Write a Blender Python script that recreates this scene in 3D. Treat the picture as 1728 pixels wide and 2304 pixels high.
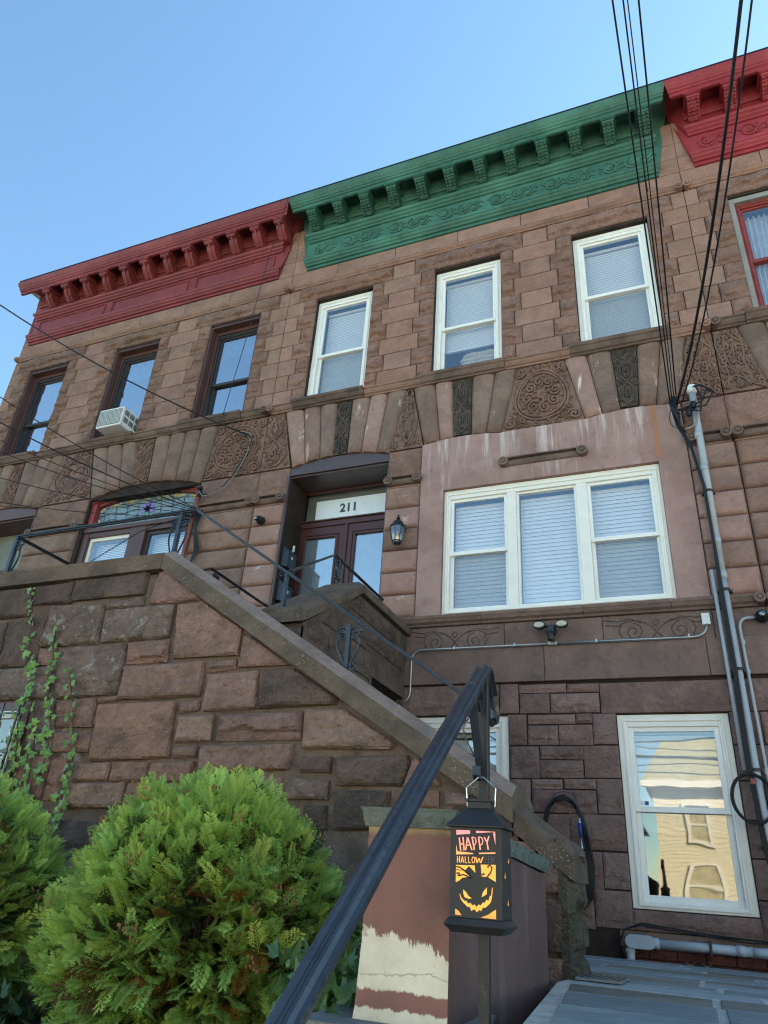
import bpy, bmesh, math, random
import numpy as np
from mathutils import Vector, Matrix

for _o in list(bpy.data.objects):
    bpy.data.objects.remove(_o, do_unlink=True)
scene = bpy.context.scene
COL = scene.collection
R = math.radians

# ---------------------------------------------------------------- camera
YAW, PITCH, ROLL, FPX = -0.409762, 0.480480, 0.071321, 1587.0
CAM = Vector((0.0, -6.6, 0.0))
cd = bpy.data.cameras.new('camera')
cam = bpy.data.objects.new('camera', cd)
COL.objects.link(cam)
_f = Vector((math.sin(YAW) * math.cos(PITCH), math.cos(YAW) * math.cos(PITCH), math.sin(PITCH)))
_r = Vector((math.cos(YAW), -math.sin(YAW), 0))
_u = _r.cross(_f)
_rr = _r * math.cos(ROLL) + _u * math.sin(ROLL)
_uu = -_r * math.sin(ROLL) + _u * math.cos(ROLL)
cam.matrix_world = Matrix(((_rr.x, _uu.x, -_f.x, CAM.x), (_rr.y, _uu.y, -_f.y, CAM.y), (_rr.z, _uu.z, -_f.z, CAM.z), (0, 0, 0, 1)))
cd.sensor_fit = 'HORIZONTAL'
cd.sensor_width = 36.0
cd.lens = FPX / 1728.0 * 36.0
cd.clip_start = 0.02
cd.clip_end = 2000
scene.camera = cam

# ---------------------------------------------------------------- sky, sun, exposure
SUN_EL, SUN_AZ = R(40), R(40)          # behind the row of houses, to the right (azimuth from +y towards +x)
w = bpy.data.worlds.new('World')
scene.world = w
w.use_nodes = True
wn = w.node_tree
for n in list(wn.nodes):
    wn.nodes.remove(n)
_sky = wn.nodes.new('ShaderNodeTexSky')
_sky.sky_type = 'NISHITA'
_sky.sun_disc = False
_sky.sun_elevation = SUN_EL
_sky.sun_rotation = SUN_AZ
_sky.air_density = 1.0
_sky.dust_density = 0.15
_sky.ozone_density = 0.6
_bg = wn.nodes.new('ShaderNodeBackground')
_bg.inputs[1].default_value = 0.057
_out = wn.nodes.new('ShaderNodeOutputWorld')
_tint = wn.nodes.new('ShaderNodeMix')            # even colour balance of the whole sky
_tint.data_type = 'RGBA'
_tint.blend_type = 'MULTIPLY'
_tint.inputs[0].default_value = 1.0
_tint.inputs[7].default_value = (0.845, 1.04, 1.025, 1)
wn.links.new(_sky.outputs[0], _tint.inputs[6])
wn.links.new(_tint.outputs[2], _bg.inputs[0])
wn.links.new(_bg.outputs[0], _out.inputs[0])
sd = bpy.data.lights.new('sun', 'SUN')
sd.energy = 5.0
sd.angle = R(0.53)
sd.color = (1.0, 0.93, 0.82)
sun = bpy.data.objects.new('sun', sd)
COL.objects.link(sun)
_to = Vector((math.sin(SUN_AZ) * math.cos(SUN_EL), math.cos(SUN_AZ) * math.cos(SUN_EL), math.sin(SUN_EL)))
sun.rotation_euler = _to.to_track_quat('Z', 'Y').to_euler()
sun.location = (10, 20, 30)
vs = scene.view_settings
vs.view_transform = 'Standard'
vs.look = 'None'
vs.exposure = 2.56
vs.gamma = 1.0
vs.use_curve_mapping = False
scene.cycles.use_denoising = True
scene.cycles.filter_width = 1.15
scene.cycles.max_bounces = 8
scene.cycles.diffuse_bounces = 4
scene.cycles.transparent_max_bounces = 16
scene.cycles.caustics_reflective = False
scene.cycles.caustics_refractive = False

# ---------------------------------------------------------------- scene helpers
RNG = random.Random(7)
NPR = np.random.default_rng(11)
WORLD = {}


def link(o, parent=None, wloc=(0, 0, 0)):
    COL.objects.link(o)
    wl = Vector(wloc)
    if parent is not None:
        o.parent = parent
        o.location = wl - WORLD[parent.name]
    else:
        o.location = wl
    WORLD[o.name] = wl
    return o


def tag(o, label=None, cat=None, group=None, kind=None):
    if label: o['label'] = label
    if cat: o['category'] = cat
    if group: o['group'] = group
    if kind: o['kind'] = kind
    return o


def thing(name, label, cat, loc, group=None):
    e = bpy.data.objects.new(name, None)
    e.empty_display_size = 0.1
    link(e, None, loc)
    return tag(e, label, cat, group)


def add_mesh(name, verts, faces, mat, parent=None, smooth=False, bevel=0.0, center=True):
    v = np.asarray(verts, dtype=float)
    c = np.zeros(3)
    if center and len(v):
        c = (v.min(0) + v.max(0)) / 2
        c[2] = v[:, 2].min()
        v = v - c
    me = bpy.data.meshes.new(name)
    me.from_pydata(v.tolist(), [], [list(map(int, f)) for f in faces])
    if smooth:
        me.polygons.foreach_set('use_smooth', [True] * len(me.polygons))
    me.materials.append(mat)
    me.update()
    o = bpy.data.objects.new(name, me)
    link(o, parent, c)
    if bevel:
        m = o.modifiers.new('bevel', 'BEVEL')
        m.width = bevel
        m.segments = 2
        m.limit_method = 'ANGLE'
    return o


def copy_part(o, parent, wloc):
    c = o.copy()
    return link(c, parent, wloc)


class MB:
    def __init__(s):
        s.v = []
        s.f = []

    def add(s, verts, faces):
        b = len(s.v)
        s.v.extend([tuple(p) for p in verts])
        s.f.extend([[i + b for i in f] for f in faces])
        return s

    def box(s, x0, x1, y0, y1, z0, z1):
        return s.add([(x0, y0, z0), (x1, y0, z0), (x1, y1, z0), (x0, y1, z0), (x0, y0, z1), (x1, y0, z1), (x1, y1, z1), (x0, y1, z1)],
                     [(0, 3, 2, 1), (4, 5, 6, 7), (0, 1, 5, 4), (1, 2, 6, 5), (2, 3, 7, 6), (3, 0, 4, 7)])

    def quad(s, a, b, c, d):
        return s.add([a, b, c, d], [(0, 1, 2, 3)])

    def prism(s, pts, fn, a, b):
        """polygon pts (2D) extruded from a to b; fn(p, q, t) -> xyz"""
        n = len(pts)
        v = [fn(p[0], p[1], a) for p in pts] + [fn(p[0], p[1], b) for p in pts]
        f = [list(range(n))[::-1], list(range(n, 2 * n))]
        f += [(i, (i + 1) % n, n + (i + 1) % n, n + i) for i in range(n)]
        return s.add(v, f)

    def tube(s, pts, r, n=6, caps=True, flat=None):
        """round tube along pts; r number or list; flat=(wx, wz) gives an elliptical/flat section"""
        P = [Vector(p) for p in pts]
        m = len(P)
        rs = r if isinstance(r, (list, tuple)) else [r] * m
        ref = None
        v = []
        for i in range(m):
            t = (P[min(i + 1, m - 1)] - P[max(i - 1, 0)])
            t = t.normalized() if t.length > 1e-9 else Vector((0, 0, 1))
            if ref is None:
                ref = Vector((0, 0, 1)) if abs(t.z) < 0.9 else Vector((0, 1, 0))
            a = (ref - t * ref.dot(t))
            a = a.normalized() if a.length > 1e-6 else t.orthogonal().normalized()
            ref = a
            b = t.cross(a)
            for k in range(n):
                q = 2 * math.pi * k / n
                v.append(P[i] + a * (math.cos(q) * rs[i]) + b * (math.sin(q) * rs[i]))
        f = []
        for i in range(m - 1):
            for k in range(n):
                k2 = (k + 1) % n
                f.append((i * n + k, i * n + k2, (i + 1) * n + k2, (i + 1) * n + k))
        if caps:
            f.append(list(range(n))[::-1])
            f.append([(m - 1) * n + k for k in range(n)])
        return s.add(v, f)

    def bar(s, a, b, wd, ht, up=(0, 0, 1)):
        """rectangular bar from a to b"""
        A, B = Vector(a), Vector(b)
        t = (B - A).normalized()
        u = Vector(up)
        u = (u - t * u.dot(t)).normalized()
        sd_ = t.cross(u)
        v = []
        for P in (A, B):
            for (i, j) in ((-1, -1), (1, -1), (1, 1), (-1, 1)):
                v.append(P + sd_ * (i * wd / 2) + u * (j * ht / 2))
        return s.add(v, [(0, 3, 2, 1), (4, 5, 6, 7), (0, 1, 5, 4), (1, 2, 6, 5), (2, 3, 7, 6), (3, 0, 4, 7)])

    def strip(s, pts, wd, th, side):
        """flat bar bent along pts; side = direction of its width"""
        P = [Vector(p) for p in pts]
        sdv = Vector(side).normalized()
        v = []
        m = len(P)
        for i in range(m):
            t = (P[min(i + 1, m - 1)] - P[max(i - 1, 0)]).normalized()
            nrm = t.cross(sdv)
            nrm = nrm.normalized() if nrm.length > 1e-6 else Vector((0, 0, 1))
            for (a, b) in ((-1, -1), (1, -1), (1, 1), (-1, 1)):
                v.append(P[i] + sdv * (a * wd / 2) + nrm * (b * th / 2))
        f = [(3, 2, 1, 0), tuple((m - 1) * 4 + k for k in range(4))]
        for i in range(m - 1):
            for k in range(4):
                k2 = (k + 1) % 4
                f.append((i * 4 + k, i * 4 + k2, (i + 1) * 4 + k2, (i + 1) * 4 + k))
        return s.add(v, f)

    def lathe(s, prof, c, axis='z', n=16, rot=0.0):
        """prof list of (radius, along); axis x/y/z"""
        v = []
        C = Vector(c)
        for (r, h) in prof:
            for k in range(n):
                q = 2 * math.pi * k / n + rot
                a, b = r * math.cos(q), r * math.sin(q)
                v.append(C + (Vector((a, b, h)) if axis == 'z' else Vector((a, h, b)) if axis == 'y' else Vector((h, a, b))))
        f = []
        m = len(prof)
        for i in range(m - 1):
            for k in range(n):
                k2 = (k + 1) % n
                f.append((i * n + k, i * n + k2, (i + 1) * n + k2, (i + 1) * n + k))
        f.append(list(range(n))[::-1])
        f.append([(m - 1) * n + k for k in range(n)])
        return s.add(v, f)

    def profile(s, prof, xl, xr, full=False):
        """moulding: prof list of (y, z); extends along x from xl(p) to xr(p), p = projection -y"""
        n = len(prof)
        pj = [-p[0] for p in prof]
        if full:
            pj[-1] = max(pj)
        v = [(xl(q), p[0], p[1]) for p, q in zip(prof, pj)] + [(xr(q), p[0], p[1]) for p, q in zip(prof, pj)]
        f = [(i, i + 1, n + i + 1, n + i) for i in range(n - 1)]
        f.append(list(range(n)))
        f.append([n + i for i in range(n)][::-1])
        return s.add(v, f)

    def out(s, name, mat, parent=None, smooth=False, bevel=0.0):
        o = add_mesh(name, s.v, s.f, mat, parent, smooth, bevel)
        bm = bmesh.new()
        bm.from_mesh(o.data)
        bmesh.ops.recalc_face_normals(bm, faces=bm.faces)
        bm.to_mesh(o.data)
        bm.free()
        return o


# ---------------------------------------------------------------- vectorised value noise
def _hash(ix, iy, iz):
    h = (ix.astype(np.int64) * 374761393 + iy.astype(np.int64) * 668265263 + iz.astype(np.int64) * 2147483647) & 0x7fffffff
    h = ((h ^ (h >> 13)) * 1274126177) & 0x7fffffff
    return ((h ^ (h >> 16)) & 0xffff) / 65535.0


def vnoise(x, y, z=0.0):
    x = np.asarray(x, float); y = np.asarray(y, float); z = np.zeros_like(x) + z
    ix, iy, iz = np.floor(x), np.floor(y), np.floor(z)
    fx, fy, fz = x - ix, y - iy, z - iz
    fx, fy, fz = [t * t * (3 - 2 * t) for t in (fx, fy, fz)]
    r = 0
    for a in (0, 1):
        for b in (0, 1):
            for c in (0, 1):
                r = r + _hash(ix + a, iy + b, iz + c) * (fx if a else 1 - fx) * (fy if b else 1 - fy) * (fz if c else 1 - fz)
    return r


def fbm(x, y, z=0.0, o=4):
    r = 0; a = 0.5; t = 0
    for i in range(o):
        r = r + a * vnoise(np.asarray(x) * 2 ** i + 17.3 * i, np.asarray(y) * 2 ** i - 9.1 * i, z + 3.7 * i)
        t += a; a *= 0.5
    return r / t


def sstep(a, b, x):
    t = np.clip((x - a) / (b - a), 0, 1)
    return t * t * (3 - 2 * t)


def terrace(t, k):
    f = t * k
    fl = np.floor(f)
    return (fl + sstep(0.55, 1.0, f - fl)) / k


# ---------------------------------------------------------------- stones
def stone_h(u, v, d, style, amp, seed):
    """height above the wall face; d = distance to the nearest edge"""
    if style == 'smooth':
        return 0.004 + 0.003 * sstep(0, 0.006, d) + 0.0015 * fbm(u * 9, v * 9, seed)
    if style == 'pillow':
        q = np.clip(d / 0.055, 0, 1)
        return 0.004 + amp * np.sqrt(np.maximum(0, 1 - (1 - q) ** 2)) + 0.006 * fbm(u * 7, v * 14, seed)
    t = sstep(0, 0.022, d)
    t0 = sstep(0, 0.006, d)
    n = fbm(u * 6.5, v * 8.5, seed, 3)
    wx, wz = 0.10 * (fbm(u * 4, v * 4, seed + 2, 2) - .5), 0.10 * (fbm(u * 4, v * 4, seed + 3, 2) - .5)
    # conchoidal flakes: a few tilted planes, each visible where it is lowest
    h = np.full(np.shape(u), 9.0)
    for k in range(7):
        a0 = _hash(np.array([seed * 13.0 + k]), np.array([3.0]), np.array([1.0]))[0]
        a1 = _hash(np.array([seed * 7.0 + k * 5]), np.array([9.0]), np.array([2.0]))[0]
        a2 = _hash(np.array([seed * 3.0 + k * 11]), np.array([5.0]), np.array([7.0]))[0]
        uu, vv = u + wx - np.mean(u), v + wz - np.mean(v)
        q = a0 * 6.2832
        pl_ = 0.45 + 0.75 * a1 + (math.cos(q) * uu + math.sin(q) * vv) * (2.0 + 5.0 * a2)
        h = np.minimum(h, pl_)
    h = np.clip(h, 0.0, 1.1)
    tr = terrace(np.clip(n * 1.6 - 0.3, 0, 1), 3)
    n2 = fbm(u * 26 + 2.1 * n, v * 30, seed + 5, 3)
    edge = sstep(0.3, 0.7, fbm(u * 16, v * 16, seed + 9, 2))
    if style == 'block':
        return 0.002 + sstep(0, 0.003, d) * 0.40 * amp * (0.75 + 0.4 * edge) + t * amp * (0.20 * h + 0.42 * tr + 0.45 * (n2 - 0.5))
    # broken crest: the face swells to an irregular line above the foot, then falls away underneath
    vmin, vmax = np.min(v), np.max(v)
    vh = (v - vmin) / max(1e-6, vmax - vmin)
    cr = 0.14 + 0.42 * fbm(u * 7 + seed, u * 0 + seed * .3, seed + 21, 3) * (0.6 + 0.8 * _hash(np.array([seed * 5.0]), np.array([1.0]), np.array([4.0]))[0])
    under_ = sstep(-0.14, 0.0, vh - cr)
    fall = 1 - 0.45 * np.clip((vh - cr) / (1 - cr + 1e-6), 0, 1)
    base_ = (0.45 * h + 0.45 * tr + 0.30 * (n2 - 0.5)) * fall + 0.28 * fall
    low_ = 0.16 * tr + 0.12 * (n2 - .5)
    return 0.003 + t0 * 0.15 * amp * (0.3 + 0.9 * edge) + t * amp * (low_ + (base_ - low_) * under_)


def stone_rect(name, mat, parent, fn, u0, u1, v0, v1, style, amp=0.03, gap=0.004, cell=0.02, back=0.03, seed=None):
    """one stone on a plane; fn(u, v, h) -> xyz, h outwards"""
    seed = RNG.uniform(0, 500) if seed is None else seed
    u0 += gap; u1 -= gap; v0 += gap; v1 -= gap
    if style == 'smooth':
        us = np.array([u0, u0 + .005, (u0 + u1) / 2, u1 - .005, u1]); vs_ = np.array([v0, v0 + .005, v1 - .005, v1])
    else:
        nu = max(4, int((u1 - u0) / cell)); nv = max(4, int((v1 - v0) / cell))
        us = np.linspace(u0, u1, nu + 1); vs_ = np.linspace(v0, v1, nv + 1)
    U, V = np.meshgrid(us, vs_, indexing='ij')
    d = np.minimum(np.minimum(U - u0, u1 - U), np.minimum(V - v0, v1 - V))
    H = stone_h(U, V, d, style, amp, seed)
    if style == 'rock':
        j = 0.0045 * np.sin(np.pi * np.clip(d / 0.02, 0, 1))
    nu, nv = len(us), len(vs_)
    verts = [fn(U[i, j_], V[i, j_], H[i, j_]) for i in range(nu) for j_ in range(nv)]
    faces = [(i * nv + j_, (i + 1) * nv + j_, (i + 1) * nv + j_ + 1, i * nv + j_ + 1) for i in range(nu - 1) for j_ in range(nv - 1)]
    loop = [(i, 0) for i in range(nu)] + [(nu - 1, j_) for j_ in range(1, nv)] + [(i, nv - 1) for i in range(nu - 2, -1, -1)] + [(0, j_) for j_ in range(nv - 2, 0, -1)]
    b = len(verts)
    for (i, j_) in loop:
        verts.append(fn(U[i, j_], V[i, j_], -back))
    L = len(loop)
    for k in range(L):
        a = loop[k]; c = loop[(k + 1) % L]
        faces.append((a[0] * nv + a[1], b + k, b + (k + 1) % L, c[0] * nv + c[1]))
    return add_mesh(name, verts, faces, mat, parent, smooth=(style == 'pillow'))


def stone_poly(name, mat, parent, fn, poly, style, amp=0.03, gap=0.004, cell=0.012, back=0.03, seed=None):
    """convex polygon stone (counter-clockwise in u, v)"""
    seed = RNG.uniform(0, 500) if seed is None else seed
    P = [Vector((p[0], p[1])) for p in poly]
    n = len(P)
    area = sum(P[i].x * P[(i + 1) % n].y - P[(i + 1) % n].x * P[i].y for i in range(n))
    if area < 0:
        P.reverse()
    us = [p.x for p in P]; vs_ = [p.y for p in P]
    nu = max(3, int((max(us) - min(us)) / cell)); nv = max(3, int((max(vs_) - min(vs_)) / cell))
    bm = bmesh.new()
    grid = [[bm.verts.new((min(us) + (max(us) - min(us)) * i / nu, min(vs_) + (max(vs_) - min(vs_)) * j / nv, 0)) for j in range(nv + 1)] for i in range(nu + 1)]
    for i in range(nu):
        for j in range(nv):
            bm.faces.new((grid[i][j], grid[i + 1][j], grid[i + 1][j + 1], grid[i][j + 1]))
    lines = []
    for i in range(n):
        a, b = P[i], P[(i + 1) % n]
        e = (b - a).normalized()
        nr = Vector((-e.y, e.x))
        a2 = a + nr * gap
        lines.append((a2, nr))
        bmesh.ops.bisect_plane(bm, geom=bm.verts[:] + bm.edges[:] + bm.faces[:], dist=1e-5, plane_co=(a2.x, a2.y, 0), plane_no=(-nr.x, -nr.y, 0), clear_outer=True)
    bm.verts.index_update()
    vs2 = np.array([(v.co.x, v.co.y) for v in bm.verts])
    d = np.full(len(vs2), 9.0)
    for a2, nr in lines:
        d = np.minimum(d, (vs2[:, 0] - a2.x) * nr.x + (vs2[:, 1] - a2.y) * nr.y)
    d = np.maximum(d, 0)
    H = stone_h(vs2[:, 0], vs2[:, 1], d, style, amp, seed)
    bd = [e for e in bm.edges if e.is_boundary]
    verts = [fn(vs2[i, 0], vs2[i, 1], H[i]) for i in range(len(vs2))]
    faces = [[v.index for v in f.verts] for f in bm.faces]
    ring = {}
    for e in bd:
        for v in e.verts:
            if v.index not in ring:
                ring[v.index] = len(verts)
                verts.append(fn(v.co.x, v.co.y, -back))
    for e in bd:
        f = e.link_faces[0]
        ids = [v.index for v in f.verts]
        a, b = e.verts[0].index, e.verts[1].index
        if ids[(ids.index(a) + 1) % len(ids)] != b:
            a, b = b, a
        faces.append((b, a, ring[a], ring[b]))
    bm.free()
    return add_mesh(name, verts, faces, mat, parent, smooth=False)


def facade(u, v, h):
    return (u, -h, v)
# ---------------------------------------------------------------- materials
def lin(r, g, b):
    f = lambda c: (c / 255 / 12.92) if c <= 10 else ((c / 255 + 0.055) / 1.055) ** 2.4
    return (f(r), f(g), f(b), 1)


class NT:
    def __init__(s, name):
        s.m = bpy.data.materials.new(name)
        s.m.use_nodes = True
        s.t = s.m.node_tree
        s.b = s.t.nodes['Principled BSDF']

    def n(s, typ, ins=None, **kw):
        nd = s.t.nodes.new('ShaderNode' + typ)
        for k, v in kw.items():
            setattr(nd, k, v)
        for k, v in (ins or {}).items():
            s.set(nd.inputs[k], v)
        return nd

    def set(s, sock, v):
        if isinstance(v, bpy.types.NodeSocket):
            s.t.links.new(v, sock)
        else:
            sock.default_value = v

    def math(s, op, a, b=0.0, clamp=False):
        return s.n('Math', {0: a, 1: b}, operation=op, use_clamp=clamp).outputs[0]

    def mix(s, fac, a, b, mode='MIX'):
        nd = s.n('Mix', data_type='RGBA', blend_type=mode)
        s.set(nd.inputs[0], fac); s.set(nd.inputs[6], a); s.set(nd.inputs[7], b)
        return nd.outputs[2]

    def ramp(s, fac, a, b):
        return s.n('MapRange', {0: fac, 1: a, 2: b, 3: 0.0, 4: 1.0}, interpolation_type='SMOOTHSTEP').outputs[0]

    def noise(s, vec, scale, detail=4, rough=0.55, dist=0.0):
        nd = s.n('TexNoise', {'Scale': scale, 'Detail': detail, 'Roughness': rough, 'Distortion': dist})
        s.set(nd.inputs['Vector'], vec)
        return nd.outputs[0]

    def pos(s, off=True, stretch=None):
        g = s.n('NewGeometry').outputs['Position']
        if off:
            r = s.n('ObjectInfo').outputs['Random']
            k = s.math('MULTIPLY', r, 43.0)
            c = s.n('CombineXYZ', {0: k, 1: k, 2: k}).outputs[0]
            g = s.n('VectorMath', {0: g, 1: c}, operation='ADD').outputs[0]
        if stretch:
            g = s.n('VectorMath', {0: g, 1: stretch}, operation='MULTIPLY').outputs[0]
        return g

    def bump(s, height, strength, dist, prev=None):
        nd = s.n('Bump', {'Height': height, 'Strength': strength, 'Distance': dist})
        if prev is not None:
            s.set(nd.inputs['Normal'], prev)
        return nd.outputs[0]


def soft(c, sat=0.95, k=1.04):
    g = 0.30 * c[0] + 0.59 * c[1] + 0.11 * c[2]
    return tuple(min(255, (g + (x - g) * sat) * k) for x in c)


def stone_mat(name, c1, c2, var=0.3, scale=4.0, bump=0.5, grain=70.0, rough=0.88, band=0.25, patches=(), speck=0.0, off=True, bscale=22.0, hue=0.008, mottle=0.45, pstretch=None):
    c1, c2 = soft(c1), soft(c2)
    patches = [(soft(q[0]), *q[1:]) for q in patches]
    var *= 0.7
    k = NT(name)
    p = k.pos(off)
    rnd = k.n('ObjectInfo').outputs['Random']
    n1 = k.noise(p, scale, 5, 0.6, 0.6)
    col = k.mix(k.ramp(n1, 0.36, 0.66), lin(*c1), lin(*c2))
    pb = k.n('VectorMath', {0: p, 1: (1.2, 1.2, 9.0)}, operation='MULTIPLY').outputs[0]
    nb = k.noise(pb, 3.0, 4, 0.6, 1.2)
    col = k.mix(k.math('MULTIPLY', k.ramp(nb, 0.35, 0.7), band), col, k.mix(0.5, lin(*c1), lin(20, 15, 12)))
    ng = k.noise(p, grain, 3, 0.7)
    col = k.mix(k.math('MULTIPLY', k.ramp(ng, 0.3, 0.75), 0.28), col, k.mix(0.45, lin(*c2), lin(10, 8, 8)))
    nm = k.noise(p, 21.0, 6, 0.75, 0.3)
    col = k.mix(k.math('MULTIPLY', k.ramp(nm, 0.50, 0.72), mottle), col, k.mix(0.6, lin(*c2), lin(18, 14, 12)))
    col = k.mix(k.math('MULTIPLY', k.ramp(nm, 0.46, 0.28), mottle * .7), col, lin(*[min(255, q * 1.22) for q in c1]))
    pp = p if not pstretch else k.n('VectorMath', {0: p, 1: pstretch}, operation='MULTIPLY').outputs[0]
    for (pc, th, sc, amt) in patches:
        npx = k.noise(pp, sc, 6, 0.72, 0.4)
        col = k.mix(k.math('MULTIPLY', k.ramp(npx, th, th + 0.09), amt), col, lin(*pc))
    if speck:
        vo = k.n('TexVoronoi', {'Scale': 75.0, 'Randomness': 1.0})
        k.set(vo.inputs['Vector'], p)
        m1 = k.ramp(vo.outputs['Distance'], 0.26, 0.14)
        m2 = k.ramp(k.noise(p, 5.0, 4, 0.6), 0.5, 0.62)
        col = k.mix(k.math('MULTIPLY', k.math('MULTIPLY', m1, m2), speck), col, lin(178, 172, 160))
    hs = k.n('HueSaturation', {'Hue': k.math('ADD', 0.5 - hue / 2, k.math('MULTIPLY', k.math('FRACT', k.math('MULTIPLY', rnd, 7.31)), hue)),
                               'Saturation': k.math('ADD', 0.93, k.math('MULTIPLY', k.math('FRACT', k.math('MULTIPLY', rnd, 3.77)), 0.14)),
                               'Value': k.math('ADD', 1 - var / 2, k.math('MULTIPLY', rnd, var)), 'Color': col}).outputs[0]
    k.set(k.b.inputs['Base Color'], hs)
    k.b.inputs['Roughness'].default_value = rough
    k.b.inputs['Specular IOR Level'].default_value = 0.25
    nB = k.noise(p, bscale, 6, 0.62, 0.5)
    b1 = k.bump(nB, min(1.0, bump * 1.4), 0.03)
    b2 = k.bump(ng, min(1.0, bump * 0.8), 0.006, b1)
    k.set(k.b.inputs['Normal'], b2)
    return k.m


def paint_mat(name, c, rough=0.45, var=0.12, bump=0.12, dirt=(60, 55, 50), dirt_amt=0.15, spec=0.4, metal=0.0, scale=6.0, streak=0.0):
    k = NT(name)
    p = k.pos(True)
    n1 = k.noise(p, scale, 5, 0.65)
    base = k.mix(k.ramp(n1, 0.3, 0.75), lin(*c), lin(*[max(0, x * (1 - var)) for x in c]))
    n2 = k.noise(p, scale * 3.3, 6, 0.75, 0.3)
    col = k.mix(k.math('MULTIPLY', k.ramp(n2, 0.55, 0.75), dirt_amt), base, lin(*dirt))
    if streak:
        ps = k.n('VectorMath', {0: p, 1: (14.0, 14.0, 1.6)}, operation='MULTIPLY').outputs[0]
        col = k.mix(k.math('MULTIPLY', k.ramp(k.noise(ps, 1.6, 5, 0.65), 0.5, 0.75), streak), col, lin(*dirt))
        col = k.mix(k.math('MULTIPLY', k.ramp(k.noise(p, 1.1, 4, 0.6), 0.45, 0.75), streak * .8), col, lin(*[min(255, q * 1.25 + 14) for q in c]))
    k.set(k.b.inputs['Base Color'], col)
    k.b.inputs['Roughness'].default_value = rough
    k.b.inputs['Metallic'].default_value = metal
    k.b.inputs['Specular IOR Level'].default_value = spec
    k.set(k.b.inputs['Normal'], k.bump(k.noise(p, 60, 4, 0.6), bump, 0.004))
    return k.m


M = {}
# building stone
M['ashlar'] = stone_mat('sandstone_ashlar', (156, 121, 107), (140, 107, 94), var=0.26, scale=3.2, bump=0.25, band=0.18, patches=(((112, 90, 82), 0.60, 2.2, 0.35),), bscale=14)
M['rock'] = stone_mat('sandstone_rock_face', (154, 118, 104), (128, 98, 87), var=0.26, scale=4.0, bump=0.7, band=0.25, patches=(((96, 78, 71), 0.60, 3.0, 0.45),), bscale=30)
M['ashlar_left'] = stone_mat('sandstone_ashlar_buff', (152, 119, 104), (132, 102, 89), var=0.22, scale=3.0, bump=0.25, band=0.18, patches=(((108, 89, 79), 0.60, 2.2, 0.35),), bscale=14)
M['rock_left'] = stone_mat('sandstone_rock_buff', (148, 115, 100), (124, 96, 84), var=0.24, scale=4.0, bump=0.7, band=0.25, patches=(((94, 78, 70), 0.60, 3.0, 0.45),), bscale=30)
M['trim'] = stone_mat('weathered_trim_stone', (122, 100, 89), (92, 77, 71), var=0.25, scale=2.6, bump=0.2, band=0.1, patches=(((66, 63, 60), 0.55, 1.8, 0.55),), bscale=16)
M['trim_light'] = stone_mat('string_course_stone', (150, 117, 102), (130, 101, 89), var=0.25, scale=2.6, bump=0.2, band=0.1, bscale=16)
M['voussoir'] = stone_mat('fluted_voussoir_stone', (138, 113, 100), (118, 96, 86), var=0.3, scale=3.0, bump=0.2, band=0.0,
                          patches=(((190, 162, 156), 0.60, 2.6, 0.9), ((166, 132, 122), 0.62, 1.7, 0.7), ((96, 86, 78), 0.6, 2.0, 0.5)), bscale=14, pstretch=(2.6, 2.6, 0.8))
M['voussoir_pink'] = stone_mat('patched_voussoir_stone', (160, 130, 120), (146, 117, 108), var=0.12, scale=3.0, bump=0.2, band=0.0,
                               patches=(((212, 198, 194), 0.56, 2.4, 0.85), ((120, 100, 88), 0.62, 1.8, 0.8)), bscale=14, pstretch=(2.6, 2.6, 0.8))
M['voussoir_left'] = stone_mat('fluted_voussoir_buff', (136, 111, 97), (112, 92, 81), var=0.35, scale=3.0, bump=0.2, band=0.0, patches=(((150, 122, 112), 0.62, 2.6, 0.5),), bscale=14)
M['carved'] = stone_mat('carved_stone', (140, 110, 96), (116, 91, 80), var=0.25, scale=4.0, bump=0.55, band=0.0, bscale=40)
M['carved_dark'] = stone_mat('carved_stone_dark_and_groove_shade', (98, 86, 77), (74, 67, 62), var=0.25, scale=4.0, bump=0.55, band=0.0, bscale=40)  # dark carved panels; also painted groove shade of the frieze scrollwork
M['pier'] = stone_mat('rusticated_pier_stone', (148, 116, 103), (126, 98, 88), var=0.3, scale=2.5, bump=0.22, band=0.3, patches=(((172, 142, 132), 0.6, 2.4, 0.5),), bscale=16)
M['pier_pink'] = stone_mat('patched_pier_stone', (162, 128, 116), (144, 112, 102), var=0.16, scale=2.5, bump=0.18, band=0.05, patches=(((205, 186, 180), 0.6, 3.2, 0.7),), bscale=16)
M['pier_left'] = stone_mat('rusticated_pier_buff', (146, 116, 100), (122, 97, 84), var=0.25, scale=2.5, bump=0.22, band=0.3, bscale=16)
M['base'] = stone_mat('basement_stone', (142, 114, 105), (118, 94, 87), var=0.4, scale=4.0, bump=0.6, band=0.2, patches=(((142, 120, 114), 0.6, 6.0, 0.4), ((84, 70, 68), 0.62, 3.0, 0.45)), speck=0.35, bscale=30)
M['base_flat'] = stone_mat('basement_band_stone', (130, 107, 98), (112, 92, 85), var=0.16, scale=2.0, bump=0.2, band=0.1, patches=(((84, 72, 68), 0.57, 1.6, 0.5),), speck=0.2, bscale=16)
M['stoop'] = stone_mat('stoop_stone', (160, 125, 110), (132, 104, 92), var=0.36, scale=5.0, bump=0.75, band=0.2, patches=(((86, 72, 66), 0.60, 3.5, 0.6), ((138, 130, 120), 0.66, 10.0, 0.4)), speck=0.6, bscale=38, hue=0.012)
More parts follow.
